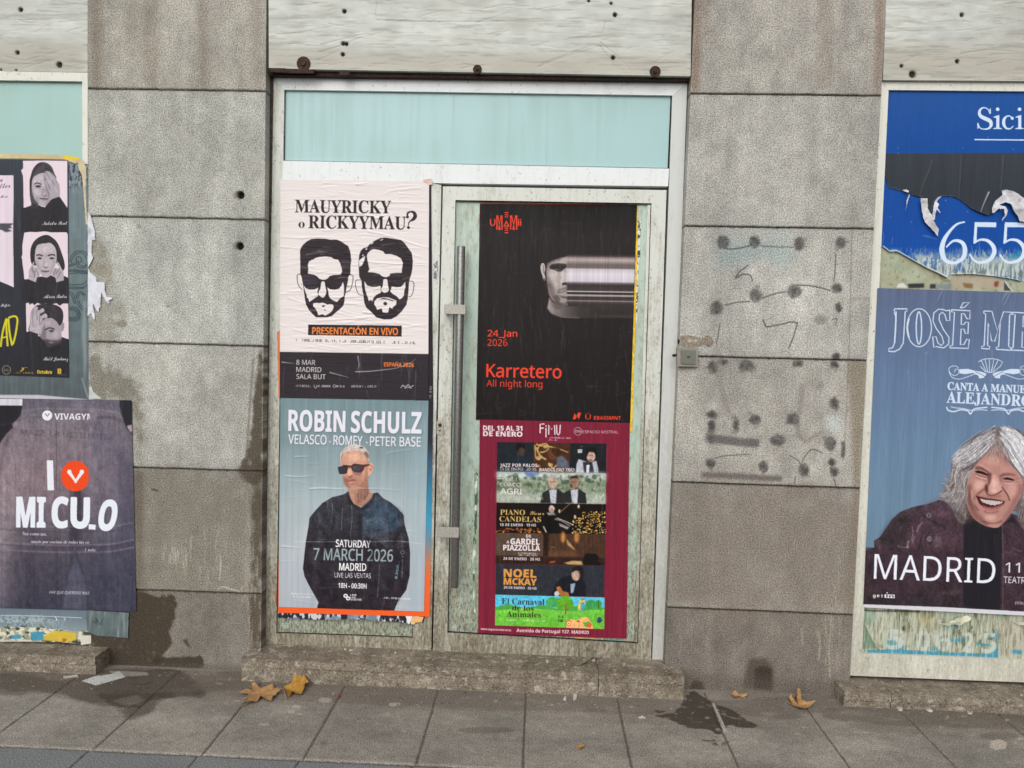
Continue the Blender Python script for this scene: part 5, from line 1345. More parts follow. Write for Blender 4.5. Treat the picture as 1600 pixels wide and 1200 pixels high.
cv.poly(q("-130,617 60,617 137,624 137,628 -130,628"), (206, 206, 212), .85, .5)
cv.wrinkles(60, 'v', 50, .0010, 4, 1.3, .08)
poster(cv, 'faded grey-teal poster with dark scroll ornaments, behind the black cast poster', .0005, M_matte)
scrap('paper_scrap', 'torn beige strip along the top of the black cast poster', q("-130,239 60,241 101,242 125,246 126,252 118,256 100,249 -130,245.5"), (206, 184, 138), -.0005, seed=31, paint=lambda c: c.poly(q("100,238 124,238 124,249 100,249"), (224, 200, 60)))
scrap('paper_scrap', 'cream scrap on the frame of the left window, beside the black cast poster', q("121,248 130,250 135,262 134,300 136,340 138,350 134,352 131,310 128,275 122,262"), (200, 186, 152), -.0002, seed=32)

cv = Cv([(-130, 246.5), (106.5, 250.3), (107.8, 590), (-130, 582)], 1.7, (50, 51, 58))
cv.poly([(-140, 240), (120, 240), (120, 600), (-140, 600)], vgrad([(247, (60, 66, 74)), (330, (52, 55, 62)), (480, (48, 49, 57)), (590, (40, 40, 46))]))
PKB = (226, 210, 218)
a = lambda s_: q(s_, 0, 245, 10)
b2 = lambda s_: q(s_, 0, 355, 10)
c3 = lambda s_: q(s_, 0, 465, 7.5)
def greyhair(cv, guides, n, seed, dark=True):
    hairs(cv, guides, n, .7, [(40, 38, 42), (66, 62, 66), (84, 80, 84), (30, 28, 32)], seed, .5, .8)
cv.poly(a("-900,290 60,290 210,288 212,700 205,1100 100,1110 60,1050 0,1090 -900,1090"), (224, 208, 220), part='pink_panel#0'); cv.poly(b2("-900,-40 205,-30 205,200 210,500 215,940 100,890 0,850 -900,820"), (222, 208, 218), part='pink_panel#0')
cv.poly(b2("-900,800 0,848 100,888 218,942 218,1100 -900,1100"), (46, 47, 56)); cv.poly(b2("-900,-60 210,-60 160,-10 200,10 120,25 190,60 90,80 20,40 -900,30"), (54, 56, 64), .85, .6)
# woman with a hand over one eye
cv.poly(a("360,62 700,58 1050,64 1052,800 370,795 366,500 360,300 330,210 362,180"), PKB, part='pink_panel#1')
cv.noise(120, 3, .04, 5)
cv.poly(a("460,400 480,300 510,200 570,120 650,82 740,100 810,160 850,260 880,340 800,420 720,650 560,760 490,730 470,600"), (74, 70, 74), sm=True, part='portrait#1')
cv.poly(a("500,420 520,330 590,275 690,250 760,300 790,420 800,600 770,720 700,775 630,750 560,690 520,600 498,500"), (178, 168, 176), sm=True)
cv.ell(*a("610,370")[0], 9, 7, (198, 188, 194), .7, 2); cv.poly(a("500,500 520,600 560,690 620,750 600,660 540,560"), (150, 141, 148), .7, 1.5); cv.ell(*a("570,560")[0], 5, 5, (196, 186, 192), .6, 1.6)
greyhair(cv, [a("650,85 560,140 490,300 465,600 480,740"), a("680,120 590,180 515,300 485,420 480,600")], 60, 3); greyhair(cv, [a("660,100 760,160 830,280 870,340"), a("680,180 760,230 820,300 850,350")], 40, 5)
cv.line(a("535,432 575,408 645,432"), 1.7, (46, 41, 45), .95, .3); cv.poly(a("545,462 590,440 650,458 625,480 572,480"), (48, 43, 48), .95, .35); cv.poly(a("735,330 760,470 790,640 740,740 700,775 740,640 720,500"), (120, 112, 119), .6, 1.6); cv.line(a("560,490 600,500 640,485"), .7, (136, 127, 134), .7, .3)
cv.line(a("680,480 665,560 655,600 690,620 730,600"), 1.3, (130, 120, 127), .7, .5); cv.poly(a("655,600 690,610 735,600 700,625"), (86, 78, 84), .8, .4); cv.line(a("620,648 680,656 745,660"), 1.7, (60, 50, 56), .95, .3); cv.poly(a("640,662 690,664 735,664 700,690 660,685"), (142, 126, 134), .8, .4)
cv.poly(a("700,250 730,222 790,240 860,310 900,390 930,450 930,620 830,670 790,640 770,560 730,470 690,370"), (168, 160, 168), sm=True)
for s_ in ("690,290 740,400 790,520", "720,240 790,340 850,440", "780,240 840,310 890,400", "690,330 720,470 770,600"): cv.line(a(s_), 1.1, (110, 103, 110), .8, .4)
for s_ in ("715,300 760,400", "760,270 820,370", "830,300 880,380", "860,480 900,560"): cv.line(a(s_), 1.8, (196, 188, 194), .7, .7)
cv.poly(a("330,800 380,798 470,765 560,750 700,790 800,665 930,620 1000,720 1052,800 1056,1180 330,1180"), (46, 44, 48), part='portrait#1'); cv.poly(a("490,720 560,745 640,760 560,800 480,800"), (52, 50, 54), .9, .6); cv.poly(a("480,800 500,1180 470,1180"), (34, 33, 37), .6, 1)
# woman with both hands at her cheeks
cv.poly(b2("380,85 470,72 560,78 700,65 800,80 1040,80 1058,110 1064,790 1000,760 380,815 370,700 350,560 345,480 330,490 352,420 348,300 362,200"), PKB, part='pink_panel#2')
cv.poly(b2("490,560 472,420 490,300 550,200 640,140 730,120 800,150 880,220 940,340 1000,520 1010,640 960,680 880,560 560,600"), (50, 47, 51), sm=True, part='portrait#2')
cv.poly(b2("545,440 560,330 600,270 720,250 780,245 850,300 882,400 880,540 840,640 800,740 730,788 670,770 620,690 570,600 545,520"), (182, 172, 178), sm=True)
cv.ell(*b2("720,330")[0], 10, 6, (204, 194, 199), .7, 2); cv.poly(b2("548,480 570,600 640,730 690,780 640,660 590,540"), (152, 142, 149), .7, 1.5); cv.poly(b2("878,440 870,560 820,700 760,780 800,640 840,540"), (152, 142, 149), .7, 1.5)
greyhair(cv, [b2("730,125 600,180 510,300 480,500"), b2("730,180 620,220 550,300 510,480")], 60, 4); greyhair(cv, [b2("770,150 870,260 920,380 960,560"), b2("800,150 900,260 960,420 1000,640")], 60, 8)
for s_ in ("565,445 610,430 670,450", "745,450 800,428 860,440"): cv.line(b2(s_), 2.0, (42, 37, 41), .95, .3)
for s_ in ("580,485 615,468 660,480 640,500 600,500", "770,485 810,468 850,482 830,500 790,502"): cv.poly(b2(s_), (44, 39, 44), .95, .3)
cv.line(b2("690,480 685,560 675,620"), 1.3, (134, 124, 131), .7, .6); cv.poly(b2("670,620 710,612 755,622 720,645"), (96, 87, 93), .8, .4); cv.ell(*b2("718,590")[0], 2.4, 3, (206, 197, 202), .7, .8); cv.line(b2("648,682 710,690 768,684"), 1.7, (62, 51, 57), .95, .3); cv.poly(b2("665,695 710,700 755,695 730,718 690,718"), (146, 128, 135), .8, .4)
for s_ in ("445,820 450,680 490,600 520,540 535,540 525,620 580,630 620,700 618,765 590,770 560,860 500,850", "1000,850 995,700 960,640 920,560 890,530 890,580 930,640 850,640 820,700 815,760 835,765 870,800 880,860 950,840"): cv.poly(b2(s_), (172, 163, 170), part='portrait#2')
for s_ in ("500,620 510,680 560,700", "560,650 590,700 600,760", "520,700 540,740 530,790", "870,650 850,700 830,750", "930,650 900,690 870,740", "950,690 920,740 900,790"): cv.line(b2(s_), 1.3, (100, 92, 99), .85, .4)
for s_ in ("470,680 480,760", "980,700 975,780", "585,660 605,710"): cv.line(b2(s_), 2, (198, 189, 195), .6, .8)
cv.poly(b2("375,830 440,812 560,862 580,780 640,770 730,790 800,750 860,790 880,865 1000,830 1010,765 1066,795 1070,1180 330,1180 360,1000"), (46, 44, 49), part='portrait#2'); cv.poly(b2("500,870 520,1180 470,1180"), (34, 33, 38), .6, 1)
# man with a hand in his hair
cv.poly(c3("305,65 340,60 345,85 380,65 400,90 440,60 480,80 540,70 600,82 660,65 700,95 740,70 800,70 806,490 720,460 310,400 306,200"), (220, 204, 212), part='pink_panel#3')
cv.poly(c3("340,390 352,300 362,180 400,110 470,80 600,75 700,110 740,180 735,280 700,330 640,280 560,240 500,280 480,380"), (54, 50, 54), sm=True, part='portrait#3')
cv.poly(c3("470,440 500,330 510,260 600,240 660,280 700,330 735,290 752,320 740,390 720,400 715,500 640,540 560,520 500,490"), (158, 149, 156), sm=True)
cv.poly(c3("470,470 500,380 520,300 540,400 530,500 500,490"), (108, 100, 107), .8, 1); cv.ell(*c3("650,430")[0], 5, 6, (182, 173, 179), .7, 1.6); cv.ell(*c3("560,300")[0], 5, 4, (180, 171, 177), .7, 1.4)
cv.line(c3("525,380 580,355 640,370"), 1.9, (44, 40, 44), .95, .3); cv.poly(c3("565,390 600,375 640,385 610,408"), (62, 56, 62), .9, .4); cv.line(c3("580,410 620,412"), .8, (112, 104, 110), .8, .3); cv.line(c3("520,390 535,460 540,490 580,500"), 1.2, (108, 99, 106), .7, .5)
cv.poly(c3("500,490 560,490 600,500 680,500 720,470 712,540 650,590 570,600 510,560"), (66, 61, 66), .9, 1.2); cv.poly(c3("555,520 600,515 640,522 600,542"), (132, 118, 124), .8, .5)
cv.poly(c3("345,395 355,300 362,190 400,112 440,110 450,150 500,125 520,160 470,190 480,215 530,185 556,215 540,240 505,245 500,320 465,420 420,415"), (176, 166, 173), sm=True, part='portrait#3')
for s_ in ("440,130 430,200 440,260", "470,190 460,260 470,320", "500,245 480,320", "390,150 380,250 390,350"): cv.line(c3(s_), 1.2, (112, 104, 111), .8, .4)
greyhair(cv, [c3("440,90 560,80 700,120 730,200"), c3("520,130 600,150 690,200 720,280"), c3("560,200 620,240 690,290")], 60, 6)
cv.poly(c3("730,300 752,295 752,350 730,395 720,380"), (140, 131, 138), .9, .4)
cv.poly(c3("300,420 340,390 430,420 460,460 500,490 560,590 640,590 720,530 730,465 810,490 812,930 300,930 280,600"), (42, 41, 46), part='portrait#3'); cv.poly(c3("448,425 465,430 466,455 446,452"), (220, 214, 218), .9, .4); cv.poly(c3("560,590 700,540 690,620 600,640"), (36, 34, 39), .8, 1)
LT = (226, 222, 226)
cv.text('Natalie Pont', 66.5, 351.5, 105, 351, 5.8, LT, 'script', 0, part='name#1'); cv.text('Alicia Rubio', 68.5, 466, 104.5, 465.5, 5.8, LT, 'script', 0, part='name#2'); cv.text('Raúl Jiménez', 68, 563, 106.5, 563, 5.4, LT, 'script', 0, part='name#3'); cv.text('Papis', 1, 479.5, 16, 478.5, 5, LT, 'script', 0, part='name#4')
cv.text('eller', -6, 295, 16, 293, 8, (60, 52, 62), 'script', .0, sh=.2); cv.text('da', -10, 285, 4, 284, 8, (60, 52, 62), 'script', .0, sh=.2); cv.text('cha', -4, 309.5, 12, 308.5, 5, (96, 86, 96), 'script', .0, sh=.2)
YL = (214, 204, 42)
for s_, w in (("1,542 4,520 10,498 10,512 12,541", 3.0), ("3,528 11,526", 2.2), ("13,498 15,520 19,540", 3.2), ("13,497 22,494 27,498 26,512 23,528 20,538", 3.0)): cv.line(c3(' '.join(f'{(float(p.split(",")[0]))*7.5},{(float(p.split(",")[1])-465)*7.5}' for p in s_.split())), w, YL, .95, .2, part='brush_title')
t = np.linspace(0, 2*math.pi, 25)
cv.line(np.stack([10+6.6*np.cos(t), 578+6.6*np.sin(t)], 1), .9, (150, 142, 110), .9, sm=False, part='logo#1'); micro(cv, 5.5, 577.5, 15, 577.8, 1.6, (150, 142, 110), .9, 3, 0); micro(cv, 5.5, 580, 15, 580.2, 1.6, (150, 142, 110), .9, 4, 0)
cv.line(q("34,575 37,576 34,579 32,580"), 1.6, (206, 170, 60), part='logo#2'); cv.line(q("38,574 43,574.5"), 1, (150, 130, 70)); micro(cv, 24, 583, 52, 583.4, 1.6, (206, 180, 60), .9, 5, .05)
cv.text('Octubre', 58, 583.5, 81, 584, 5, (214, 184, 52), 'bold', .25, part='logo#3'); cv.poly(q("90,576 95.5,576 95.5,584 90,584"), (214, 170, 50), part='logo#4'); cv.line(q("93,577.5 93,582.5"), .8, (50, 48, 50)); micro(cv, 90, 586, 103, 586.2, 1.2, (120, 112, 90), .7, 6, .05)
cv.grain(('portrait',), .14, 1.6, 6, 5)
cv.wrinkles(90, 'v', 44, .0010, 61, 1.2, .10)
poster(cv, 'black theatre poster with three grey portraits on pink panels, left window', -.0015, M_matte)

# gym poster
cv = Cv([(-36, 621.5), (205.5, 625.5), (213, 955.8), (-36, 949)], 1.5, (64, 58, 70))
z3 = lambda s_: q(s_, 0, 600, 3)
z6 = lambda s_: q(s_, 0, 610, 6.665)
z5 = lambda s_: q(s_, 0, 780, 5.22)
cv.poly([(-50, 600), (230, 600), (230, 970), (-50, 970)], (34, 32, 38))
BODY = "-120,720 0,270 40,210 60,185 95,150 105,110 110,60 560,60 570,120 590,170 620,240 640,320 660,1080 -120,1080"
cv.poly(z3(BODY), vgrad([(622, (104, 98, 108)), (680, (124, 113, 121)), (740, (122, 106, 115)), (790, (108, 97, 106)), (850, (88, 82, 93)), (900, (74, 72, 85)), (955, (58, 59, 75))]), 1, .8, part='body')
cv.poly(z3("-120,720 0,270 40,210 60,185 110,170 90,300 80,700 60,1080 -120,1080"), (150, 134, 142), .45, 12)
cv.poly(z3("420,180 560,180 640,320 660,1080 480,1080 430,700"), (84, 84, 102), .55, 14)
cv.poly(z3("560,330 640,330 660,1080 600,1080"), (52, 52, 68), .65, 10)
cv.ell(*z3("180,480")[0], 36, 40, (140, 118, 126), .45, 14); cv.ell(*z3("480,430")[0], 34, 34, (126, 116, 128), .4, 14)
cv.poly(z3("340,430 370,430 375,700 350,780 330,700"), (66, 58, 72), .55, 6)
cv.poly(z3("345,380 372,380 385,560 372,720 350,790 332,720 335,560"), (40, 36, 46), .65, 5); cv.poly(z3("80,330 110,420 100,700 60,780 -60,760 -60,400"), (150, 138, 142), .35, 14); cv.poly(z3("60,760 330,800 330,860 250,1080 60,1080"), (58, 54, 66), .55, 14); cv.poly(z3("400,800 620,780 640,1080 440,1080"), (52, 52, 68), .5, 14); cv.poly(z3("100,640 300,740 480,760 640,700 640,760 480,800 300,790 90,720"), (62, 56, 68), .5, 8); cv.line(z3("70,200 20,300 0,420"), 5, (60, 54, 62), .5, 3); cv.line(z3("590,180 625,280 636,420"), 6, (40, 38, 50), .6, 4)
cv.poly(z3("110,60 560,60 575,130 330,115 105,140"), (98, 94, 108), .8, 4); cv.poly(z3("355,60 375,60 380,115 345,115"), (130, 124, 136), .7, 3)
cv.line(z3("105,128 200,115 330,118 450,120 560,135"), 1.4, (150, 140, 150), .55, .8); cv.line(z3("90,180 110,160 300,150 480,155 590,185"), 2, (84, 74, 86), .55, 1); cv.line(z3("420,170 500,155 560,165 600,190"), 3, (74, 66, 80), .6, 1.2)
cv.poly(z6("-300,85 235,88 232,160 -300,155"), (206, 204, 214)); cv.poly(z6("-300,160 232,160 180,300 130,340 135,390 60,460 0,550 -300,600"), (38, 36, 42), .96, .8); cv.poly(z6("1250,95 1385,98 1390,470 1370,440 1320,400 1290,320 1260,240 1245,150"), (38, 38, 46), .96, .8); cv.poly(z6("1320,370 1375,355 1378,440 1350,425"), (176, 160, 164), .9, .8); cv.poly(z6("130,345 190,325 180,370 140,390"), (150, 132, 138), .8, 1)
for k, (y0, y1, y2) in enumerate(((655, 665, 668), (680, 690, 690), (740, 752, 750), (752, 765, 762), (775, 785, 785))):
    cv.line(z3(f"0,{y0} 160,{y1} 300,{y1+4} 400,{y1+2} 520,{y2} 635,{y2-22}"), 1.6 if k < 2 else 2.4, (70, 62, 76) if k % 2 else (140, 130, 142), .5, .8)
cv.poly(z5("500,890 540,640 590,470 605,375 615,380 640,500 690,640 720,760 715,905"), (80, 80, 96), .85, 2); cv.line(z5("600,430 560,600 520,780 500,890"), 3, (50, 48, 62), .7, 1.5); cv.line(z5("620,440 680,620 712,740 715,900"), 2.5, (52, 50, 64), .7, 1.2)
cv.line(z5("240,780 225,850 260,890"), 2, (42, 40, 54), .8, .8); cv.line(z5("100,640 130,560 140,480"), 2, (70, 64, 78), .4, 1.5)
cv.noise(300, 3, .08, 6); cv.noise(80, 10, .06, 7)
cv.text('LENKA', 118, 672, 178, 673, 12, (84, 74, 88), 'bold', .3, a=.30, blur=.7); cv.text('MAZZ: LA ÚLTIMMISA', 32, 679, 178, 688, 9, (72, 64, 78), 'bold', .3, a=.42, blur=.6)
cv.text('MADRID 20', 0, 885, 120, 890, 10, (66, 60, 74), 'bold', 0, a=.2, blur=1); cv.text('MADRID 20', 40, 870, 150, 873, 8, (66, 60, 74), 'bold', 0, a=.15, blur=1)
cv.ell(73.7, 649.2, 7.9, 7.9, WHITE, part='logo#1'); cv.line(z6("470,240 492,270 515,240"), 1.9, (120, 108, 120), .9, .2, sm=False)
cv.text('VIVAGYM', 85, 655.5, 146.5, 656, 9.6, WHITE, 'bold', .1, part='logo#1'); cv.poly(q("140.5,640 152,640 152,662 140.5,662"), (120, 110, 122), .98, .3)
cv.line(z6("935,180 938,520 925,900 930,1000"), 1, (150, 142, 152), .5, .4); cv.line(z6("588,320 588,700 585,1050"), .8, (60, 54, 64), .7, .3); cv.line(z6("125,400 130,640 160,760 165,1000"), .8, (72, 64, 76), .6, .4)
cv.poly(z6("487,728 552,728 562,1040 495,1040"), (226, 228, 236), part='slogan#1')
cv.ell(117.6, 743.8, 22.3, 24, (232, 74, 30), part='heart_badge'); cv.poly(q("138.5,715 152,715 152,772 138.5,772"), (116, 106, 118), .98, .4)
cv.line(z6("720,850 788,945 855,850"), 5.6, WHITE, sm=False, part='heart_badge'); cv.ell(*z6("722,848")[0], 3.4, 3.4, WHITE); cv.ell(*z6("852,848")[0], 3.4, 3.4, WHITE); cv.ell(*z6("788,950")[0], 2.2, 2.2, WHITE)
MC = (226, 230, 240)
cv.text('MI', 26, 823, 70, 823.5, 46, MC, 'bold', 1.3, part='slogan#2'); cv.text('C', 81.5, 823.5, 105.5, 823.8, 46, MC, 'bold', 1.5, part='slogan#2')
cv.text('U', 111, 824, 138.5, 824.5, 46, MC, 'bold', 1.6, part='slogan#2'); cv.poly(q("138.7,819 149.5,820 149,827.5 138.5,827"), MC, part='slogan#2'); cv.text('O', 152, 827.5, 178, 828.5, 46, MC, 'bold', 1.4, sh=.12, part='slogan#2')
cv.text('Sea como sea,', 35, 836, 73, 837, 5, (206, 202, 214), 'iser', 0, part='small_print'); cv.text('ámalo por encima de todas las co', 48.5, 848.5, 139, 849.5, 4.6, (206, 202, 214), 'iser', 0, part='small_print'); cv.text('1 solo', 133, 861, 149, 861.5, 4.6, (206, 202, 214), 'iser', 0)
cv.text('HAY QUE QUERERSE MÁS', 77, 927.5, 139, 929, 4.4, (216, 214, 224), 'sans', .2, sh=.2, part='small_print')
cv.grain(('body',), .22, 1.8, 9, 5)
cv.pid[cv.pid == cv.names.index('body')] = 0
cv.wrinkles(150, 'v', 60, .0014, 71, 1.3, .12, .04); cv.wrinkles(30, 'h', 30, .001, 72, 1.2, .1)
poster(cv, 'purple-grey gym poster of a person in leggings seen from behind, with a red heart badge', -.0045, M_gloss)

def low(cv):
    cv.poly(q("-40,940 150,948 150,990 -40,985"), vgrad([(945, (104, 118, 128)), (965, (106, 120, 132)), (985, (128, 144, 150))]))
    n_ = fnoise(cv.H, cv.W, 8, 6, 5, 4)
    V_ = cv.uv[..., 1]
    cv.put(np.clip((n_-.46)/.06, 0, 1)*np.clip((V_-958)/14, 0, 1)*np.clip((120-cv.uv[..., 0])/60, 0, 1), cv.full, (172, 190, 190))
    cv.put(np.clip((n_-.54)/.04, 0, 1)*np.clip((V_-968)/12, 0, 1)*np.clip((110-cv.uv[..., 0])/60, 0, 1), cv.full, (70, 80, 78))
    cv.line(q("0,962 60,962.5 128,965.5"), .9, (214, 222, 226), .8); cv.line(q("86,963 89,968 87,970"), 1.2, (226, 230, 232), .9); cv.line(q("101,966 101,969"), 1.2, (226, 230, 232), .9)
scrap('poster_remnant', 'blue-grey remnant of a poster below the gym poster', q("-36,946 136,952 140,985 120,987 60,981 -36,978"), (104, 118, 128), -.0006, seed=41, paint=low)
scrap('poster_remnant', 'loose grey-green sheet hanging below the right corner of the gym poster', q("134,953 202,957 200.5,997 150,993 136,986"), (92, 104, 106), -.0030, seed=42, lift=.004, paint=lambda c: (c.noise(50, 4, 1, 3, 3, col=(120, 132, 132), lo=.5, hi=.7), c.line(q("146,970 152,974 150,966 158,976 160,968"), 1.2, (50, 58, 60), .8), c.line(q("150,978 158,972 164,962"), .8, (60, 68, 70), .7)))
def scrapcol(cv):
    cv.noise(7, 7, 1, 3, 3, col=(210, 206, 188), lo=.5, hi=.56); cv.noise(6, 8, 1, 9, 3, col=(70, 74, 66), lo=.56, hi=.6)
    cv.poly(z5("245,1085 360,1080 350,1150 260,1150"), (66, 142, 170), .95, .5); cv.poly(z5("85,1110 180,1105 170,1140 90,1140"), (66, 142, 170), .9, .5)
    cv.poly(z5("380,1100 450,1070 620,1090 620,1150 540,1165 350,1150"), (206, 176, 62), .95, .5); cv.poly(z5("510,1135 545,1140 535,1165 510,1160"), (170, 96, 30), .9, .4); cv.poly(z5("640,1110 745,1110 745,1190 670,1195 650,1140"), (206, 204, 190), .95, .4)
scrap('poster_remnant', 'yellow, blue and white torn paper shreds at the foot of the left window', q("-36,977 60,980 122,985 143,988 142,1006 128,1008 100,1004 60,1003 0,1000 -36,999"), (150, 152, 130), -.0002, seed=43, paint=scrapcol)
zs = lambda s_: q(s_, 130, 320, 6)
scrap('paper_remnant', 'torn white paper with ragged fingers stuck to the edge of the left pillar', zs("45,60 75,100 95,175 112,240 120,330 85,335 84,450 100,500 68,560 50,590 70,630 130,680 130,722 205,725 208,800 225,860 280,870 272,885 240,905 270,912 235,930 210,900 190,860 175,830 165,960 150,975 150,1010 125,990 98,930 105,1000 120,1080 95,1070 75,1020 45,1045"), (212, 214, 222), -.0022, seed=44, lift=.006, paint=lambda c: c.poly(zs("48,190 80,230 75,290 45,280"), (160, 176, 176), .7, 1))
scrap('paper_remnant', 'small pale scrap low on the edge of the left pillar, above the gym poster', q("139,604 143,603 146,612 153,618 160,623 140,624"), (190, 194, 192), -.0020, seed=45)

# ------------------------------------------------------------------ right window: blue sign, torn paper, large concert poster
cv = Cv([(1385.5, 139), (1760, 144), (1741, 447), (1372, 437)], 1.5, (22, 74, 150))
cv.poly([(1300, 100), (1800, 100), (1800, 480), (1300, 480)], vgrad([(140, (36, 82, 152)), (250, (22, 74, 150)), (440, (20, 74, 158))]))
cv.noise(60, 60, .04, 3)
zr = lambda s_: q(s_, 1360, 280, 6.667)
U, V = cv.uv[..., 0], cv.uv[..., 1]
n = fnoise(cv.H, cv.W, 12*cv.scv, 2.2*cv.sc, 4, 4); n2 = fnoise(cv.H, cv.W, 30, 40, 6, 4)
k = np.clip((V-(393+.02*(U-1400)+34*(n-.5)+16*(n2-.5)))/6, 0, 1)*np.clip((U-1418)/16, 0, 1)
cv.put(k*np.where(n2 > .44, .92, .45), cv.full, (166, 178, 176))
cv.put(np.clip((n-.56)/.04, 0, 1)*np.clip((V-385)/20, 0, 1)*.7, cv.full, (206, 210, 204))
cv.put(np.clip((.45-n)/.05, 0, 1)*np.clip((V-408)/12, 0, 1)*.7, cv.full, (92, 104, 100))
cv.poly(zr("1480,770 1600,740 1700,760 1700,840 1420,830"), (44, 134, 160), .7, 2)
cv.text('Sici', 1526.5, 201, 1604, 201.6, 33.5, (210, 226, 244), 'serif', 0, part='sign_name') if False else None
SB = (208, 224, 244)
zb = lambda s_: q(s_, 1360, 120, 6.667)
thick(cv, zb("1245,385 1225,340 1190,322 1150,335 1135,375 1150,410 1195,435 1245,460 1258,500 1235,535 1185,545 1140,530 1120,480"), [1.2, 1.5, 1.6, 3, 4.6, 5.6, 6.2, 6, 5, 3, 1.8, 1.6, 1.4], SB, 'sign_name')
cv.poly(zb("1240,340 1253,322 1255,385 1246,385"), SB, part='sign_name'); cv.poly(zb("1113,485 1122,480 1130,530 1115,545"), SB, part='sign_name')
for x0 in (1327, 1556):
    cv.poly(zb(f"{x0-16},405 {x0+16},398 {x0+16},528 {x0+45},538 {x0+45},544 {x0-48},544 {x0-48},538 {x0-16},528 {x0-16},428 {x0-45},424 {x0-45},418"), SB, part='sign_name'); cv.ell(*zb(f"{x0-2},338")[0], 2.8, 2.7, SB, part='sign_name')
thick(cv, zb("1478,440 1455,410 1420,412 1392,445 1390,495 1415,535 1455,540 1490,512"), [2, 1.6, 2.2, 4.6, 5, 3, 2, 1.2], SB, 'sign_name'); cv.ell(*zb("1478,432")[0], 2.3, 2.5, SB, part='sign_name')
cv.poly(zb("1083,648 1800,654 1800,666 1083,660"), SB, part='underline')
for s_, ws in (("985,445 900,470 820,550 765,640 745,740 770,830 830,868 900,865 965,820 985,740 965,670 910,640 850,650 790,710", [1.5, 2.4, 3.4, 5, 6.2, 5, 3.4, 3.4, 4.6, 5.4, 4.6, 3.4, 2.4, 1.6]),):
    thick(cv, zr(s_), [w*1.35 for w in ws], SB, 'phone_digits')
for dx in (0, 313):
    cv.poly([(1360+(x+dx)/6.667, 280+y_/6.667+(.3 if dx else 0)) for x, y_ in ((1088, 447), (1312, 450), (1308, 500), (1112, 496), (1106, 640), (1080, 672), (1072, 668))], SB, part='phone_digits')
    thick(cv, [(1360+(x+dx)/6.667, 280+y_/6.667) for x, y_ in ((1080, 668), (1140, 632), (1220, 640), (1280, 700), (1288, 770), (1240, 840), (1150, 868), (1080, 845), (1035, 780))], [2, 3.2, 4.8, 6.5, 7, 5.5, 4, 3.2, 2.4], SB, 'phone_digits')
rr = np.random.default_rng(3)
for _ in range(26): cv.ell(rr.uniform(1385, 1600), rr.uniform(190, 400), rr.uniform(.4, 1), rr.uniform(.4, 1.2), (150, 176, 210), .7, .2)
for s_ in ("130,540 140,600 125,680", "235,600 220,680", "540,590 640,610 690,625", "560,580 620,600", "1130,640 1140,760 1125,860", "1050,690 1075,780"): cv.line(zr(s_), .8, (120, 156, 200), .6, .2)
bot = zr("-200,700 115,705 190,760 265,755 400,830 560,920 700,985 790,1035 850,995 1040,990 1250,1010 1450,1040 1560,1065 2600,1075 2600,1400 -200,1400")
m, sl = cv.cov(np.array(bot), np.roll(np.array(bot), -1, 0)); kk = np.zeros((cv.H, cv.W)); kk[sl] = m; cv.hole |= kk > .5
for s_, w in (("115,712 190,768 265,765 400,842 560,930 700,995 790,1040", 5.0), ("850,1000 1040,996 1250,1016 1450,1046 1560,1068", 2.2)):
    mm, sl = cv.line(zr(s_), w*1.6, (206, 206, 196), .85, .8); cv.dy[sl] += .010*mm if mm is not None else 0
poster(cv, 'blue vinyl sign with pale serif lettering and the digits 655, peeling at its lower edge', .031, M_gloss, name='window_sign', cat='sign')
# torn dark paper hanging over the sign, its torn white back curling forward
cv = Cv([(1380, 240), (1760, 238), (1748, 380), (1376, 380)], 1.6, (50, 55, 62))
cv.poly([(1300, 200), (1800, 200), (1800, 400), (1300, 400)], vgrad([(240, (56, 61, 68)), (290, (50, 56, 63)), (350, (46, 50, 58))]))
cv.noise(200, 14, .08, 3)
edge_ = zr("100,-300 2700,-300 2700,120 1640,150 1590,200 1480,130 1420,112 1365,115 1365,165 1290,235 1255,300 1258,350 1215,378 1140,350 1060,315 1000,270 920,205 850,180 740,172 690,190 660,235 640,300 636,380 600,310 585,190 520,190 480,180 400,150 325,118 265,105 190,85 175,40 160,0 145,-60 140,-110")
m, sl = cv.cov(np.array(edge_), np.roll(np.array(edge_), -1, 0)); kk = np.zeros((cv.H, cv.W)); kk[sl] = m; cv.hole |= kk < .5
for s_ in ("640,-200 620,-100 560,40 520,180", "950,-250 940,-60 930,100 925,200", "1385,-250 1370,0 1360,115"): cv.crease(zr(s_), 2.2, .004, .8, .10)
cv.crease(zr("1235,130 1190,230 1140,345"), 1.6, .004, .5, .85)
U, V = cv.uv[..., 0], cv.uv[..., 1]
cv.dy += .010*np.clip((V-300)/40, 0, 1)**2*(.4+fnoise(cv.H, cv.W, 30, 30, 9, 2))
rim = gblur(cv.hole.astype(float), .9); cv.put(np.clip((rim-.10)/.15, 0, 1)*.75*(fnoise(cv.H, cv.W, 6, 14, 4, 2) > .42), cv.full, (178, 177, 172))
poster(cv, 'torn dark grey sheet hanging over the middle of the blue sign', .026, M_matte, name='torn_paper', cat='torn paper')
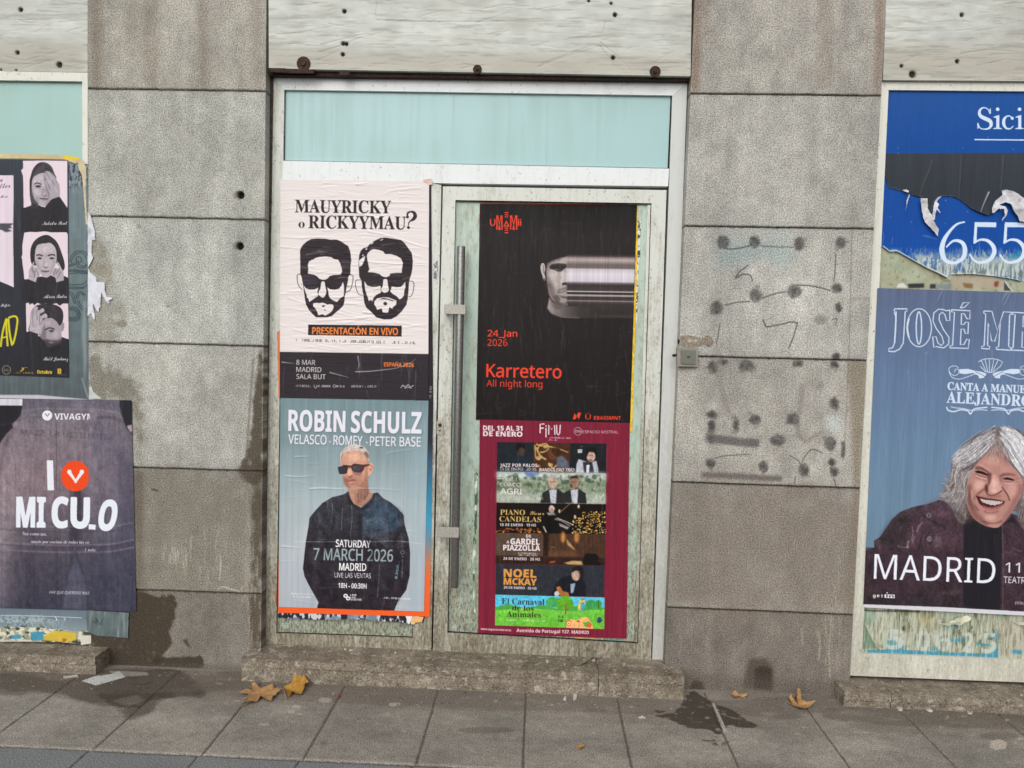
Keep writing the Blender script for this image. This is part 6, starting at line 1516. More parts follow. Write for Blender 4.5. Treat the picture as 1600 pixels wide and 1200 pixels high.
for i, (s_, lab) in enumerate((("510,200 585,200 590,300 640,380 650,430 705,520 700,600 660,560 560,450 540,410 525,310", 'broad white torn strip dangling over the blue sign below the dark sheet'),
                               ("690,190 740,175 690,235 712,262 700,280 690,300 735,370 700,345 680,320 668,420 640,435 640,350 650,280 670,220", 'thin forked white shred beside the broad strip on the blue sign'),
                               ("390,158 408,162 375,260 360,330 355,325 370,220", 'small white icicle-shaped shred at the left of the blue sign'),
                               ("325,112 370,105 392,125 390,148 345,128", 'white curled tip at the edge of the dark sheet, above the icicle-shaped shred'),
                               ("1365,115 1420,112 1490,125 1600,200 1700,300 1700,440 1590,445 1550,440 1530,390 1480,330 1450,260 1400,245 1340,270 1400,285 1425,330 1410,380 1365,450 1362,420 1385,370 1385,315 1330,310 1280,355 1255,355 1255,300 1290,230 1362,165", 'large white hooked piece of torn paper at the right of the blue sign'))):
    scrap('paper_shred', lab, zr(s_), (208, 208, 212), .022-.001*i, seed=60+i, lift=.012, group='white shreds of torn paper on the blue sign', paint=lambda c: (c.noise(20, 20, .7, 4, 3, col=(166, 164, 164), lo=.5, hi=.75),))
def gap(cv):
    cv.noise(16, 30, .45, 3, 5, col=(150, 142, 112), lo=.45, hi=.7); cv.noise(6, 4, .4, 5, 4, col=(96, 92, 76), lo=.62, hi=.72)
    cv.poly(zr("270,1130 290,1090 340,1078 390,1130"), (214, 214, 208), .95, .5); cv.poly(zr("390,1090 560,1085 560,1130 400,1135"), (44, 46, 52), .95, .8); cv.poly(zr("620,1095 680,1090 680,1140 620,1140"), (40, 44, 50), .9, .8); cv.poly(zr("690,1100 850,1090 850,1140 690,1140"), (120, 132, 140), .8, .8)
    cv.poly(zr("850,1010 1080,1000 1400,1040 1400,1140 850,1140"), (176, 160, 140), .7, 1.5); cv.poly(zr("960,1080 1070,1090 1060,1140 980,1130"), (120, 84, 50), .8, 1); cv.poly(zr("1290,1070 1340,1060 1330,1120 1290,1120"), (120, 46, 40), .8, 1); cv.poly(zr("1395,1060 1470,1160 1390,1160"), (60, 62, 68), .9, .5); cv.line(zr("1400,1060 1440,1120 1480,1165"), 1.6, (220, 220, 212), .9, .4)
    cv.poly(zr("200,850 330,890 330,960 180,940"), (142, 160, 136), .6, 3)
scrap('poster_remnant', 'scraped paper and glue between the blue sign and the large blue-grey poster', zr("110,700 300,780 700,980 1700,980 2600,1050 2600,1180 80,1180 90,900"), (166, 172, 148), .0335, seed=71, paint=gap)

cv = Cv([(1371, 450), (1700, 460.3), (1663, 965), (1348.7, 949)], 1.5)
cv.poly([(1300, 430), (1800, 430), (1800, 1000), (1300, 1000)], vgrad([(450, (92, 104, 132)), (520, (92, 110, 142)), (600, (98, 120, 152)), (700, (102, 128, 156)), (800, (104, 131, 154)), (950, (98, 124, 142))]))
cv.noise(300, 5, .06, 3); cv.noise(60, 12, .04, 4)
zj = lambda s_: q(s_, 1340, 440, 5.22)
LW = (206, 218, 238)
def bigletter(ch, x0, x1, yt, yb, p='title'):
    (a_, t_), (b__, u_) = zj(f"{x0},{yb} {x1},{yb+ (x1-x0)*.01}")
    h = (yb-yt)/5.22
    cv.text(ch, a_, t_, b__, u_, h, LW, 'serif', .35, outline=1.15, part=p)
def outl(pts, w=1.5):
    P_ = zj(pts); cv.line(np.vstack([P_, P_[:1]]), w, LW, sm=False, part='title')
outl("300,222 405,222 402,240 388,245 378,420 372,500 345,548 300,572 252,568 256,545 285,540 300,505 308,420 316,245 298,240", 1.7)
cv.line(zj("300,250 312,300 302,500"), 2.2, LW, part='title')
t = np.linspace(0, 2*math.pi, 41)
cv.line(zj(' '.join(f'{502+100*math.cos(x)+10*0},{376+155*math.sin(x)}' for x in t)), 1.5, LW, sm=False, part='title'); cv.line(zj(' '.join(f'{500+22*math.cos(x)},{378+132*math.sin(x)}' for x in t)), 1.9, LW, sm=False, part='title'); cv.line(zj("420,300 406,376 420,460"), 2.4, LW, part='title')
cv.line(zj("752,232 752,318 725,318 712,268 690,250 668,268 664,310 700,390 745,455 742,510 705,540 660,535 640,528 622,538 612,450 640,450 655,500 682,522 702,500 690,450 640,380 615,320 622,255 660,225 700,228 722,238 752,232"), 1.6, LW, sm=False, part='title')
outl("765,230 918,238 915,305 890,302 870,262 848,260 845,350 868,350 880,330 905,332 900,425 878,422 868,388 845,385 838,515 868,512 890,470 912,472 902,545 750,540 752,525 775,520 790,250 765,246", 1.7)
outl("838,215 862,172 912,170 872,210", 1.6)
outl("1030,240 1095,242 1140,400 1190,246 1255,250 1252,268 1240,272 1232,530 1258,545 1255,560 1130,552 1130,538 1150,530 1165,330 1118,488 1092,482 1066,330 1060,520 1078,532 1076,550 1010,545 1012,530 1032,522 1045,265 1030,258", 1.7)
outl("1262,250 1420,258 1418,325 1392,322 1374,282 1352,280 1348,368 1400,372 1396,440 1345,405 1340,535 1400,540 1400,565 1245,558 1248,545 1268,538 1285,270 1262,266", 1.7)
for s_ in ("985,655 1010,640 1035,632 1075,628 1110,630 1145,636 1182,655 1165,690 1110,735 1075,742 1040,732 1000,690", "1075,632 1075,740", "1040,635 1062,738", "1010,645 1050,738", "1110,634 1090,738", "1145,642 1100,738"): cv.line(zj(s_), 1.1, LW, sm=False, part='ornament#1')
for sx_ in (1, -1):
    mx = lambda s_: [(1340+(1075+sx_*(float(x)-1075))/5.22, 440+float(y_)/5.22) for x, y_ in (p.split(',') for p in s_.split())]
    cv.line(mx("790,740 800,715 825,720 818,755 785,765 755,745 745,710 770,690 805,690 822,705"), 1.0, LW, part='ornament#1'); cv.line(mx("745,735 770,780 830,795 900,775 960,755 1010,775 1050,760"), 1.0, LW, part='ornament#1')
    cv.poly(mx("830,715 900,712 960,728 1010,735 1050,750 1030,785 990,790 985,760 940,745 880,755 830,748"), LW, part='ornament#1'); cv.line(mx("960,735 1000,752 1040,775"), 1, (98, 118, 150))
    cv.line(mx("725,1022 740,1050 790,1060 840,1045 900,1055 920,1080 950,1040 1010,1030 1060,1025"), 2.0, LW, part='ornament#2'); cv.line(mx("760,1020 800,1030 860,1035 930,1050 1000,1045 1060,1050"), 1.2, LW, part='ornament#2')
cv.text('CANTA A MANUEL', 1480.5, 608.8, 1612, 614.5, 11.8, LW, 'serif', .35, part='subtitle'); cv.text('ALEJANDRO', 1479, 629, 1611, 635, 17.5, LW, 'serif', .3, part='subtitle')
# the singer
f = lambda s_: q(s_, 1460, 655, 6.857)
j2 = lambda s_: q(s_, 1345, 730, 5.22)
z6b = lambda s_: q(s_, 1340, 650, 3.87)
cv.poly(j2("-40,720 40,680 110,655 105,600 150,575 190,520 250,430 320,365 420,325 560,295 640,265 800,300 1000,300 1300,400 1700,600 1800,1300 -100,1300"), vgrad([(780, (72, 56, 66)), (850, (70, 52, 60)), (900, (58, 44, 50)), (950, (48, 40, 44))]), part='leather_jacket')
cv.poly(j2("-60,655 110,655 800,690 1700,735 1700,1200 -60,1160"), (58, 44, 52), .70, .6)
cv.poly(j2("-40,1010 1700,1085 1700,1200 -60,1200"), (50, 42, 46), .6, 1)
cv.poly(j2("190,520 300,400 400,360 385,520 370,640 200,660 150,620"), (48, 42, 46), .75, 4)
for s_, c_, w in (("390,600 380,640 385,660", (150, 130, 138), 2), ("420,480 425,540 415,600", (140, 118, 128), 1.6), ("500,450 470,490 460,530", (150, 128, 138), 1.6), ("440,560 420,620", (130, 108, 118), 2), ("150,580 160,575 200,585 195,610", (40, 34, 38), 1.2), ("500,380 540,420 620,460 700,500", (40, 30, 36), 1.6), ("525,350 500,390 540,415", (44, 34, 40), 1.4), ("530,560 525,620 540,680", (44, 34, 40), 1.6), ("700,505 640,525 560,540 530,560", (48, 38, 44), 1.6), ("510,520 490,600 470,680", (46, 36, 42), 2), ("300,640 340,655 390,650", (120, 104, 112), 1.6), ("110,600 150,585 200,590", (46, 38, 42), 1.2), ("670,950 740,1060 800,1160", (34, 28, 32), 2)): cv.line(j2(s_), w, c_, .75, .6)
cv.poly(j2("590,570 640,560 650,640 600,660"), (128, 108, 120), .6, 3); cv.poly(j2("540,300 640,285 720,340 640,400 560,380"), (88, 66, 76), .6, 5); cv.poly(j2("620,1020 800,1000 800,1040 640,1030"), (96, 80, 88), .5, 3)
for u, v in ((1345+560/5.22, 730+585/5.22), (1345+556/5.22, 730+392/5.22)): cv.ell(u, v, 3.4, 3.9, (150, 140, 142), .9, .5); cv.ell(u, v, 2.2, 2.7, (84, 72, 78), .9, .4)
cv.poly(z6b("640,640 680,620 900,640 940,600 1006,700 870,830 860,1180 640,1150 640,800"), (34, 32, 38), 1, .8, part='black_shirt'); cv.poly(z6b("870,660 930,640 1010,700 1200,800 1200,1200 878,1185"), (62, 46, 54), 1, .8, part='leather_jacket')
for s_ in ("880,700 900,780 960,840", "920,760 940,800 1000,820", "890,820 930,830"): cv.line(z6b(s_), 1.6, (104, 86, 92), .6, .8)
HAIR = "100,870 60,850 90,780 130,700 170,600 180,480 210,400 300,310 380,230 480,170 590,100 680,90 800,80 900,110 1000,170 1200,300 1300,600 1250,900 1100,1150 960,1180 900,1000 300,900 340,1100 250,1090 180,950"
cv.poly(f(HAIR), (112, 104, 106), sm=True, part='grey_hair')
cv.poly(f("300,520 400,480 420,560 340,900 380,1060 340,1110 250,1090 200,960 280,860"), (74, 64, 62), .85, 4); cv.poly(f("900,900 1000,820 1120,1000 1000,1190 880,1120"), (84, 74, 72), .8, 5)
FACE = "395,560 460,470 540,390 600,335 650,305 700,345 760,420 830,500 885,560 930,620 950,690 938,780 895,885 825,1000 745,1105 680,1160 600,1158 520,1130 430,1070 370,980 332,850 340,720"
cv.poly(f("250,560 400,520 420,700 360,900 430,1080 330,1110 260,1000"), (62, 50, 50), .85, 3)
cv.poly(f(FACE), (178, 130, 121), sm=True, part='singer_face')
SH = (112, 72, 66); HL = (222, 178, 167)
cv.poly(f("335,720 335,850 372,985 430,1070 520,1130 600,1158 560,1090 480,1020 430,930 400,800 400,680"), (118, 78, 72), .75, 2.2)
cv.poly(f("950,690 938,780 895,885 825,1000 745,1105 690,1155 740,1040 820,920 860,800 890,700"), (136, 94, 88), .7, 2.2)
cv.poly(f("600,335 650,305 700,345 800,465 760,470 690,400 620,380 560,420 500,450"), (132, 90, 82), .7, 2.2)
cv.ell(*f("620,440")[0], 13, 7, (204, 158, 146), .7, 3); cv.ell(*f("760,540")[0], 8, 4, (200, 152, 142), .6, 2.4)
cv.poly(f("455,495 500,480 560,520 600,560 560,548 505,520"), (206, 160, 148), .8, 1.2)
cv.poly(f("430,520 470,500 520,515 575,555 610,590 600,600 560,585 500,545 450,540"), (104, 72, 66), .85, .8)
cv.poly(f("690,600 740,580 800,575 860,592 880,612 820,602 760,604 710,625"), (116, 80, 75), .85, .8)
cv.poly(f("575,575 615,585 630,640 600,690 570,720 575,650 560,610"), (100, 62, 57), .85, 1.1)
cv.poly(f("690,620 720,610 740,650 720,680 690,660"), (138, 94, 88), .7, 1.3)
cv.poly(f("428,560 470,548 520,562 575,590 582,604 545,600 500,585 450,576"), (40, 28, 28), 1, .35)
cv.poly(f("728,634 775,622 820,632 866,652 850,660 800,652 750,646"), (44, 30, 30), 1, .35)
for s_, c_, w in (("440,588 490,606 560,622", (120, 80, 74), 1.4), ("445,604 500,628 555,640", HL, 1.3), ("450,622 500,648 560,658", (132, 90, 84), 1.1), ("745,664 800,674 850,668", (128, 86, 80), 1.3), ("750,682 800,692 850,682", HL, 1.2), ("415,545 400,535", (96, 62, 58), 1.1), ("425,580 400,590", (110, 72, 66), 1.0), ("870,640 905,635", (124, 82, 78), 1.0), ("872,662 900,675", (124, 82, 78), 1.0), ("470,540 520,552 570,580", (190, 146, 136), .9)): cv.line(f(s_), w, c_, .8, .35)
cv.poly(f("430,660 500,650 545,680 520,740 460,770 420,740"), (216, 170, 160), .85, 2.4); cv.poly(f("780,700 850,690 900,730 870,820 820,840 790,780"), (204, 158, 150), .75, 2.6)
cv.poly(f("615,600 650,590 690,640 700,700 728,745 700,780 640,800 600,790 585,740 605,670"), (206, 158, 147), .95, 1.2)
cv.ell(*f("640,690")[0], 3.6, 7, (228, 186, 175), .8, 1.6); cv.ell(*f("640,765")[0], 5, 2.6, (226, 184, 174), .8, 1.2)
cv.poly(f("540,715 560,690 575,720 575,780 555,790 535,760"), (78, 44, 42), .9, .8); cv.line(f("555,785 600,818 660,806 705,780 725,762"), 1.9, (86, 48, 46), .9, .5); cv.poly(f("560,800 600,822 680,806 740,830 640,846 560,832"), (150, 104, 97), .8, 1)
cv.line(f("535,745 480,790 440,825"), 2.4, (104, 66, 62), .8, .9); cv.line(f("432,830 425,880 450,950 480,980"), 2.2, (104, 66, 62), .75, .9); cv.line(f("725,725 765,780 792,825 806,872"), 2.5, (94, 56, 54), .9, .6); cv.line(f("745,730 790,790 820,860"), 1.5, HL, .6, .8)
cv.line(f("400,760 405,840 440,915"), 2.2, (204, 160, 149), .75, 1.0); cv.line(f("375,780 380,880 420,970"), 2.4, (92, 60, 56), .7, 1.2)
cv.poly(f("440,815 500,832 560,846 620,852 680,862 758,880 742,912 700,944 650,966 590,972 530,945 480,905"), (74, 36, 37), 1, .4)
cv.poly(f("488,850 540,862 600,868 660,876 736,884 722,900 705,904 690,914 668,912 650,924 622,916 604,922 580,908 560,908 540,896 520,892 505,876"), (202, 191, 189), 1, .25, part='teeth')
for i in range(8): cv.line(f(f"{524+i*26},{864+i*2.4} {526+i*26},{898+i*2.2}"), .55, (132, 112, 112), .8, .12)
cv.line(f("490,848 560,862 640,868 736,882"), 1.0, (104, 62, 60), .8, .3); cv.line(f("440,812 520,830 600,846 680,856 758,876"), 1.2, (158, 104, 100), .7, .4)
cv.poly(f("510,918 560,940 620,946 690,928 738,900 715,940 660,972 600,982 545,962"), (158, 96, 96), .95, .5); cv.line(f("560,960 610,970 660,960"), 1.1, (196, 140, 137), .7, .5)
cv.line(f("530,985 600,1008 690,985"), 2.2, (122, 78, 73), .8, 1.0); cv.ell(*f("600,1052")[0], 10, 5, (208, 163, 152), .85, 2.2); cv.line(f("510,1092 580,1112 650,1118 725,1088"), 1.8, (96, 60, 56), .8, .8); cv.ell(*f("640,1136")[0], 8, 2, (186, 140, 130), .7, 1)
HC = [(206, 204, 208), (176, 172, 176), (224, 224, 228), (128, 122, 124), (96, 90, 92), (190, 186, 190)]
gl_ = [f("660,240 560,330 440,440 330,500 220,500 170,420"), f("640,170 500,250 360,360 240,440 200,520"), f("600,110 460,200 330,300 230,380 180,470"), f("680,90 560,140 420,220 300,310 230,400")]
hairs(cv, gl_, 380, 1.0, HC, 21, .8, 3)
hairs(cv, [f("430,540 330,620 250,660 300,740 220,820 110,840 60,860"), f("380,560 280,600 200,640 240,720 170,790 90,800 40,770"), f("360,600 320,700 340,800 280,880 180,900 120,880")], 260, .9, HC, 31, .75, 4)
hairs(cv, [f("300,700 290,800 320,900 280,1000 300,1080"), f("340,820 330,920 370,1020 320,1100"), f("250,880 230,960 270,1040 260,1100")], 130, 1.0, [(120, 108, 104), (150, 140, 136), (78, 66, 64), (96, 84, 80)], 32, .75, 4)
hairs(cv, [f("220,470 190,560 170,650 100,760 60,850"), f("300,480 240,600 220,720 160,840 100,880"), f("380,520 300,620 290,760 240,880 190,940"), f("400,560 340,700 330,850 290,980 250,1080")], 280, 1.0, [(150, 144, 144), (120, 110, 108), (96, 84, 82), (196, 192, 194), (74, 62, 60)], 22, .8, 3)
hairs(cv, [f("700,200 780,320 840,460 940,580 1000,640"), f("720,130 840,240 920,380 1000,520 1060,640"), f("780,90 900,160 1000,280 1100,440 1160,640"), f("690,90 760,120 830,180 900,300")], 420, 1.1, [(214, 214, 218), (232, 232, 236), (190, 190, 194), (160, 158, 160), (206, 208, 212)], 23, .85, 3)
hairs(cv, [f("950,640 980,760 960,880 920,1000 900,1120"), f("1100,600 1120,800 1040,960 980,1100")], 200, 1.4, [(120, 110, 108), (90, 80, 78), (160, 152, 150), (70, 60, 58)], 24, .8, 4)
hairs(cv, [f("640,180 660,260 650,330"), f("700,200 760,330 800,430 860,520"), f("600,200 560,320 480,420")], 140, 1.0, [(150, 132, 128), (120, 96, 90), (190, 182, 182)], 25, .7, 2.5)
for s_ in ("70,680 40,660 90,670 170,690", "120,800 50,770 40,780", "100,850 20,840 0,870", "170,470 200,490 260,490"): cv.line(f(s_), .9, (120, 112, 114), .8, .2)
hairs(cv, [f("260,860 180,900 100,890 30,850"), f("240,800 150,830 90,800 50,760"), f("230,700 150,720 100,690 60,670"), f("200,560 160,600 150,560 130,520")], 70, .8, [(176, 170, 172), (128, 120, 120), (90, 82, 82)], 41, .8, 4)
hairs(cv, [f("640,90 540,140 440,190 330,270 250,340"), f("620,80 500,150 400,210 300,270 200,380")], 70, .9, [(84, 78, 84), (110, 104, 108), (176, 172, 176)], 42, .7, 4)
hairs(cv, [f("640,170 560,250 460,350 340,430 230,480"), f("660,210 560,320 450,420 330,480 240,500")], 60, .8, [(88, 80, 82), (240, 240, 244)], 43, .7, 3)
hairs(cv, [f("700,110 790,200 880,330 980,480"), f("720,180 800,320 880,470 960,600")], 60, .9, [(120, 116, 122), (244, 244, 248)], 44, .7, 4)
cv.text('MADRID', 1365.2, 904.3, 1554.5, 911.8, 38.6, (228, 230, 242), 'sans', .12, part='place_name'); cv.text('11.', 1571, 894.2, 1604, 895, 15.5, (222, 220, 228), 'sans', 0, part='date_text'); cv.text('TEATR', 1568, 910.6, 1602, 912, 10, (222, 220, 228), 'sans', 0, part='date_text#2')
cv.text('g', 1364, 933, 1368, 933.1, 5, WHITE, 'bold', .2, part='logo#1'); cv.text('e', 1370, 933, 1374, 933.2, 5, WHITE, 'bold', .2, part='logo#1'); cv.text('t', 1376.5, 933.2, 1379.5, 933.4, 5, WHITE, 'bold', .2, part='logo#1'); cv.poly(q("1382,928.5 1398,929.3 1398,934.8 1382,934"), (222, 220, 228), part='logo#1'); cv.ell(1386, 926.4, 1.1, 1.1, WHITE); cv.text('in', 1384.5, 933.4, 1396.5, 933.9, 4.6, (60, 46, 54), 'bold', .2)
cv.text('ENTRA', 1586, 944.5, 1602, 945.3, 4.5, (200, 196, 202), 'sans', .1)
cv.poly(q("1340,943.8 1470,948.5 1600,955.5 1700,961 1700,975 1340,960"), (214, 214, 222), .95, .3, part='bottom_margin'); cv.line(z6b("875,660 880,850 878,1180"), .9, (120, 108, 116), .6, .3)
cv.grain(('singer_face',), .05, 1.8, 7, 5); cv.grain(('grey_hair',), .3, 1.2, 5, 6); cv.grain(('leather_jacket',), .42, 2.2, 12, 7)
cv.wrinkles(110, 'v', 90, .0014, 81, 1.6, .07, .08)
for s_ in ("690,85 670,130 650,165", "1225,90 1190,140 1175,200", "1250,85 1215,160 1190,210", "1095,560 1100,700 1090,820", "560,580 555,720 560,850"): cv.crease(zj(s_), 2.4, .004, .8, .15)
poster(cv, 'large blue-grey poster of a laughing man with long grey hair and leather jacket', .0165, M_gloss)

zl = lambda s_: q(s_, 1340, 930, 6.154)
cv = Cv([(1346, 938), (1760, 955), (1756, 1036), (1341.5, 1020)], 1.4, (158, 164, 142))
cv.noise(20, 30, .16, 3); cv.noise(50, 2, .16, 4); cv.noise(16, 4, .12, 5)
cv.noise(14, 3, .8, 6, 4, col=(92, 88, 62), lo=.56, hi=.64); cv.noise(30, 22, .6, 12, 4, col=(190, 190, 172), lo=.52, hi=.62)
cv.poly(zl("40,80 160,140 170,300 90,270 40,230"), (118, 150, 128), .8, 4); cv.poly(zl("20,260 80,290 130,400 200,510 20,520"), (112, 138, 116), .95, 1); cv.poly(zl("560,170 730,180 700,300 580,280"), (176, 162, 118), .55, 4); cv.poly(zl("820,160 1100,180 1000,240 860,230"), (128, 156, 140), .6, 3); cv.poly(zl("1365,190 1400,190 1395,240 1365,250"), (84, 158, 130), .9, .6)
cv.poly(zl("1350,200 1750,220 1750,700 1350,700"), (176, 168, 152), .55, 3)
BL = (54, 138, 170)
cv.poly(zl("90,525 260,520 400,522 700,540 1350,570 1350,615 800,600 300,585 88,580"), BL, .9, .4, part='blue_strip')
for s_, a_ in (("280,390 320,380 350,430 420,480 465,490 460,530 280,520", .6), ("900,410 1030,400 1030,450 900,450", .85), ("1255,380 1340,385 1345,415 1260,410", .95), ("1140,450 1200,460 1270,455 1270,490 1140,475", .9), ("1280,540 1350,500 1350,580 1260,560", .9), ("690,500 780,490 800,540 690,535", .6), ("1480,525 1580,530 1575,570 1480,560", .95), ("800,270 1000,270 1000,330 860,330", .35), ("1330,330 1348,330 1348,560 1335,560", .6)): cv.poly(zl(s_), BL, a_, 1.2)
PG = (186, 197, 190)
for ch, x0, x1, yb in (('5', 280, 440, 515), ('.', 470, 500, 525), ('0', 560, 690, 530), ('6', 750, 890, 530), ('2', 1010, 1110, 545), ('5', 1190, 1330, 550)):
    (a_, b__), (c_, d_) = zl(f"{x0},{yb} {x1},{yb+3}")
    cv.text(ch, a_, b__, c_, d_, 4.5 if ch == '.' else 30, PG, 'bold', .5, a=.9, blur=.35, part='faded_digits') if ch != '.' else cv.ell((a_+c_)/2, b__-1.5, 2.4, 2.4, PG, .7, .4)
cv.text('-', *zl("925,470")[0], *zl("1000,472")[0], 30, PG, 'bold', .2, a=.3, blur=.4)
n = fnoise(cv.H, cv.W, 18*cv.scv, 1.6*cv.sc, 33, 4); cv.put(np.clip((n-.58)/.05, 0, 1)*.5, cv.full, (110, 108, 86)); cv.put(np.clip((.40-n)/.05, 0, 1)*.5, cv.full, (200, 202, 190))
cv.crease(zl("85,290 110,360 150,440 200,510 250,520"), 3, .008, .6, .7, (206, 206, 188)); cv.line(zl("40,140 150,150 340,152 600,160"), 2, (30, 32, 34), .8, .8)
cv.ell(*zl("440,320")[0], 2, 4, (60, 56, 42), .8, .8); cv.wrinkles(40, 'v', 20, .0012, 5, 1.2, .15)
poster(cv, 'washed-out strip of poster with a blue bar and pale digits, under the large concert poster', .0335, M_matte, name='poster_remnant')
scrap('paper_shred', 'curled cream shred peeling off below the large concert poster', zl("730,262 800,265 860,240 950,205 1050,190 1085,205 1080,225 1030,250 980,295 930,275 860,285 790,275"), (196, 196, 172), .029, seed=91, lift=.02)
scrap('paper_shred', 'cream shred at the right edge of the photo, below the large concert poster', zl("1460,235 1560,245 1750,250 1750,290 1620,285 1530,280"), (190, 186, 166), .030, seed=92, lift=.014)

# ------------------------------------------------------------------ fallen leaves and litter
def leafmat(name, c1, c2):
    m = M_(name, .65, .3)
    m.base(m.mix(m.rng(m.noise(55, None, 5, .65), .35, .65), c1, c2)); m.bump(m.noise(160, None, 3), .4, .002)
    m.b.inputs['Subsurface Weight'].default_value = 0
    return m.m
M_leaf = leafmat('dry_plane_leaf', (.31, .165, .065), (.46, .265, .115)); M_leaf2 = leafmat('ochre_plane_leaf', (.32, .155, .025), (.45, .245, .05)); M_vein = plain('leaf_stem', (.40, .24, .10), .7, .3, 0, .2)
def leaf(label, outline, centre, stem, mat, bowl=.02, tilt=None, lift=.004):
    pts = np.array([G(u, v, 0) for u, v in outline]); c = G(*centre, 0)
    o = thing('plane_leaf', label, 'leaf', c, 'fallen plane leaves on the pavement')
    bm = bmesh.new(); rings = []
    r = np.random.default_rng(len(outline))
    N = 5
    for k in range(N, 0, -1):
        f_ = k/N; ring = []
        for i, p in enumerate(pts):
            d = p-c; R_ = np.linalg.norm(d[:2])
            z_ = lift+bowl*(f_**2)*(.25+.75*R_/.12)*(.6+.4*math.sin(i*2.1))+.004*abs(math.sin(i*1.3))*f_
            q_ = d*f_+np.array([0, 0, z_])
            if tilt: q_[2] += max(-lift*.6, tilt[0]*q_[0]+tilt[1]*q_[1])
            q_[2] = max(q_[2], .002)
            ring.append(bm.verts.new(q_))
        rings.append(ring)
    cc = bm.verts.new((0, 0, lift))
    n_ = len(pts)
    for a_, b__ in zip(rings[:-1], rings[1:]):
        for i in range(n_): bm.faces.new((a_[i], a_[(i+1) % n_], b__[(i+1) % n_], b__[i]))
    for i in range(n_): bm.faces.new((rings[-1][i], rings[-1][(i+1) % n_], cc))
    bmesh.ops.recalc_face_normals(bm, faces=bm.faces)
    for f_ in bm.faces: f_.smooth = True
    me = bpy.data.meshes.new('blade'); bm.to_mesh(me); bm.free(); link('blade', me, mat, o)
    b = MB(); s0, s1 = np.array(G(*stem[0], .006)), np.array(G(*stem[1], .008)); b.tube(s0, s1, .0022, 8, True, .0015); b.build('stem', M_vein, o)
    for i in range(0, n_, max(1, n_//5)):
        pass
zz_ = lambda s_: q(s_, 360, 960, 4)
leaf('largest fallen leaf, tan and flat, below the left end of the door step', zz_("55,505 100,490 140,488 132,452 150,450 185,470 225,468 262,455 270,475 300,480 312,502 288,506 285,522 265,540 255,556 215,546 190,533 165,556 130,566 68,578 105,548 112,515"), (405, 1086), ((378, 1103.5), (400, 1090)), M_leaf, .018)
leaf('ochre leaf half curled, to the right of the largest leaf', zz_("330,470 352,470 380,450 400,432 420,425 440,430 460,428 470,450 490,460 465,470 462,490 445,510 410,512 385,505 365,535 355,520 345,495"), (461, 1080), ((447, 1090), (444, 1079)), M_leaf2, .03, (.15, .25))
zq = lambda s_: q(s_, 1000, 960, 4)
leaf('tan leaf with upturned lobes, lying in front of the right pillar', zq("930,540 945,535 965,555 985,505 1000,520 1008,550 1040,570 1100,572 1060,590 1030,605 990,600 955,580"), (1248, 1103), ((1228, 1095), (1238, 1101)), M_leaf, .022, (.05, .16), .004)
leaf('small curled leaf fragment close to the foot of the right pillar', zq("570,512 590,500 620,512 665,512 668,530 640,522 610,522 600,535"), (1153, 1089), ((1165, 1090), (1158, 1088.5)), M_leaf, .02, (0, .18))
leaf('tiny leaf crumb on the slab in front of the door step', q("901,1169 906,1167 911,1166.5 916,1168 911,1171 905,1171.5"), (909, 1169), ((901, 1170), (905, 1169)), M_leaf2, .01)
M_scrap = plain('dirty_white_paper', (.50, .47, .42), .8, .2, 0, .2, 70)
M_scrap4 = plain('dull_paste', (.40, .37, .31), .85, .2, 0, .25, 70)
M_scrap2 = plain('red_paper', (.22, .03, .045), .7, .3, 0, .2, 70)
M_scrap3 = plain('grey_strip', (.33, .30, .24), .8, .2, 0, .35, 60)
rr = np.random.default_rng(2)
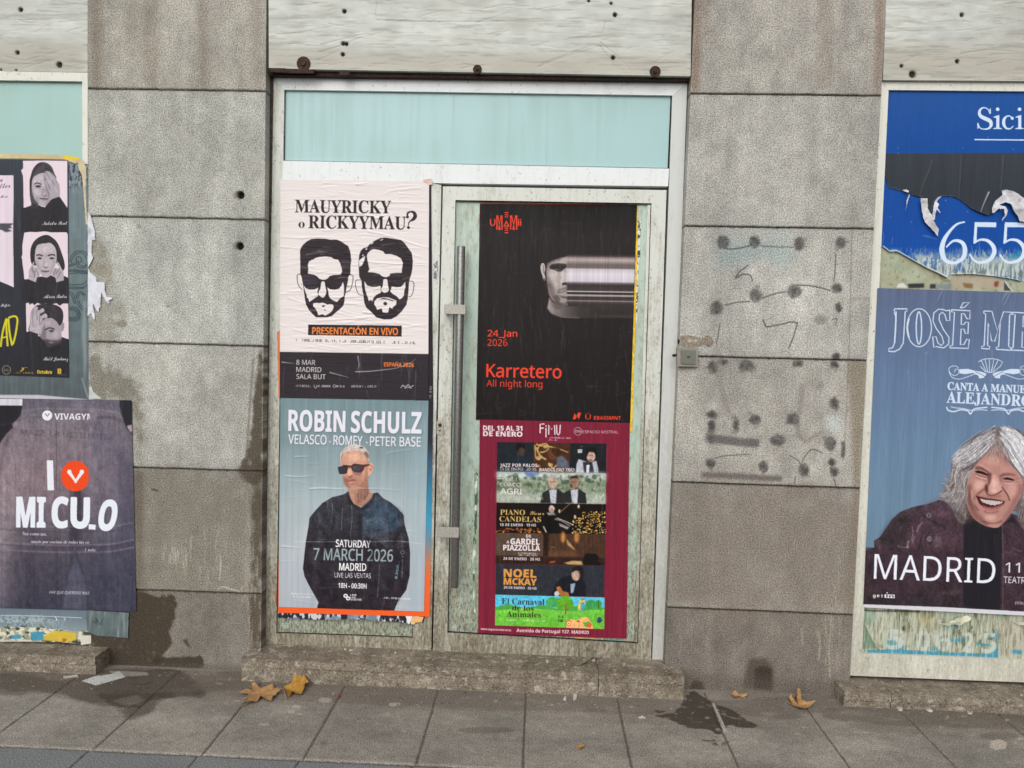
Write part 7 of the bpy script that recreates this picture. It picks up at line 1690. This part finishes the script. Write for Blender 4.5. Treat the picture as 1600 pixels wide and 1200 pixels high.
def bit(name, label, cat, u, v, w, h, mat=None, z=0, group=None):
    c = G(u, v, z); o_ = MB()
    a0 = rr.uniform(0, 6.28); n_ = 7
    k = (CH-z)/FPX*1.0; sx_ = w*np.linalg.norm(G(u+1, v, z)-c); sy_ = h*np.linalg.norm(G(u, v+1, z)-c)
    top, bot = [], []
    for i in range(n_):
        t_ = a0+i*2*math.pi/n_; r_ = rr.uniform(.6, 1.15)
        top.append(o_.bm.verts.new(c+np.array([sx_*r_*math.cos(t_), sy_*r_*math.sin(t_), .004+rr.uniform(0, .006)]))); bot.append(o_.bm.verts.new(c+np.array([sx_*r_*math.cos(t_), sy_*r_*math.sin(t_), .0005])))
    o_.bm.faces.new(top); o_.bm.faces.new(bot[::-1])
    for i in range(n_): o_.bm.faces.new((bot[i], bot[(i+1) % n_], top[(i+1) % n_], top[i]))
    ob = o_.build(name, mat or M_scrap); b_ = Vector(c)
    for vv in ob.data.vertices: vv.co -= b_
    ob.location = b_
    tag(ob, label, cat, group)
for u, v, w, h, lab in ((883, 1093, 3, 3, 'small round white crumb left of the beige one, in front of the door step'), (898, 1090.5, 4, 4.5, 'beige paper crumb beside the round white one, in front of the door step'), (1404, 1107, 4.5, 5, 'upright white paper crumb at the foot of the right step'), (1515, 1114.5, 5, 1.6, 'flat white sliver in front of the right step, far right'), (1452, 1111, 4, 1.8, 'thin pale sliver in front of the right step, right of the white crumb'), (1003, 1122, 5, 1.4, 'thin white sliver left of the wet patch by the right pillar')):
    bit('paper_crumb', lab, 'litter', u, v, w, h, None, 0, 'paper crumbs on the pavement')
bit('red_crumb', 'tiny red paper crumb on the pavement below the bomber jacket poster', 'litter', 530, 1089, 3, 2, M_scrap2)
for u, v in ((548, 1017), (540, 1015.5), (618, 1021), (405, 1017), (855, 1035), (927, 1033), (975, 1040), (1640, 1085), (1596, 1087), (1410, 1067)):
    bit('paste_crumb', 'small pale crumb of dried paste or paper lying on a stone step', 'litter', u, v, rr.uniform(1.2, 3.2), rr.uniform(.7, 1.5), M_scrap4, ZS if u < 1200 else ZS2, 'pale crumbs on the stone steps')
# curled paper strip leaning on the door step
bm = bmesh.new(); prev = None
pp = [(917, 1012, .02), (921, 1020, .02), (919, 1028, .0), (911, 1034, -.025), (900, 1039, -.05)]
pts = smooth(np.array([P(u, v, y_) for u, v, y_ in pp]), 5, False)
for i, p in enumerate(pts):
    w = .008*(1-.6*abs(i/len(pts)-.5))+.003
    a_, b__ = bm.verts.new(p+np.array([w, -.004, 0])), bm.verts.new(p+np.array([-w, .004, w*.3]))
    if prev: bm.faces.new((prev[0], a_, b__, prev[1]))
    prev = (a_, b__)
bmesh.ops.solidify(bm, geom=bm.faces[:], thickness=.0012)
me = bpy.data.meshes.new('paper_curl')
base_ = Vector(pts[-1])
for v_ in bm.verts: v_.co -= base_
bm.to_mesh(me); bm.free()
tag(link('paper_curl', me, M_scrap3, None, base_), 'curled strip of grey paper hanging from the door onto its step', 'litter')
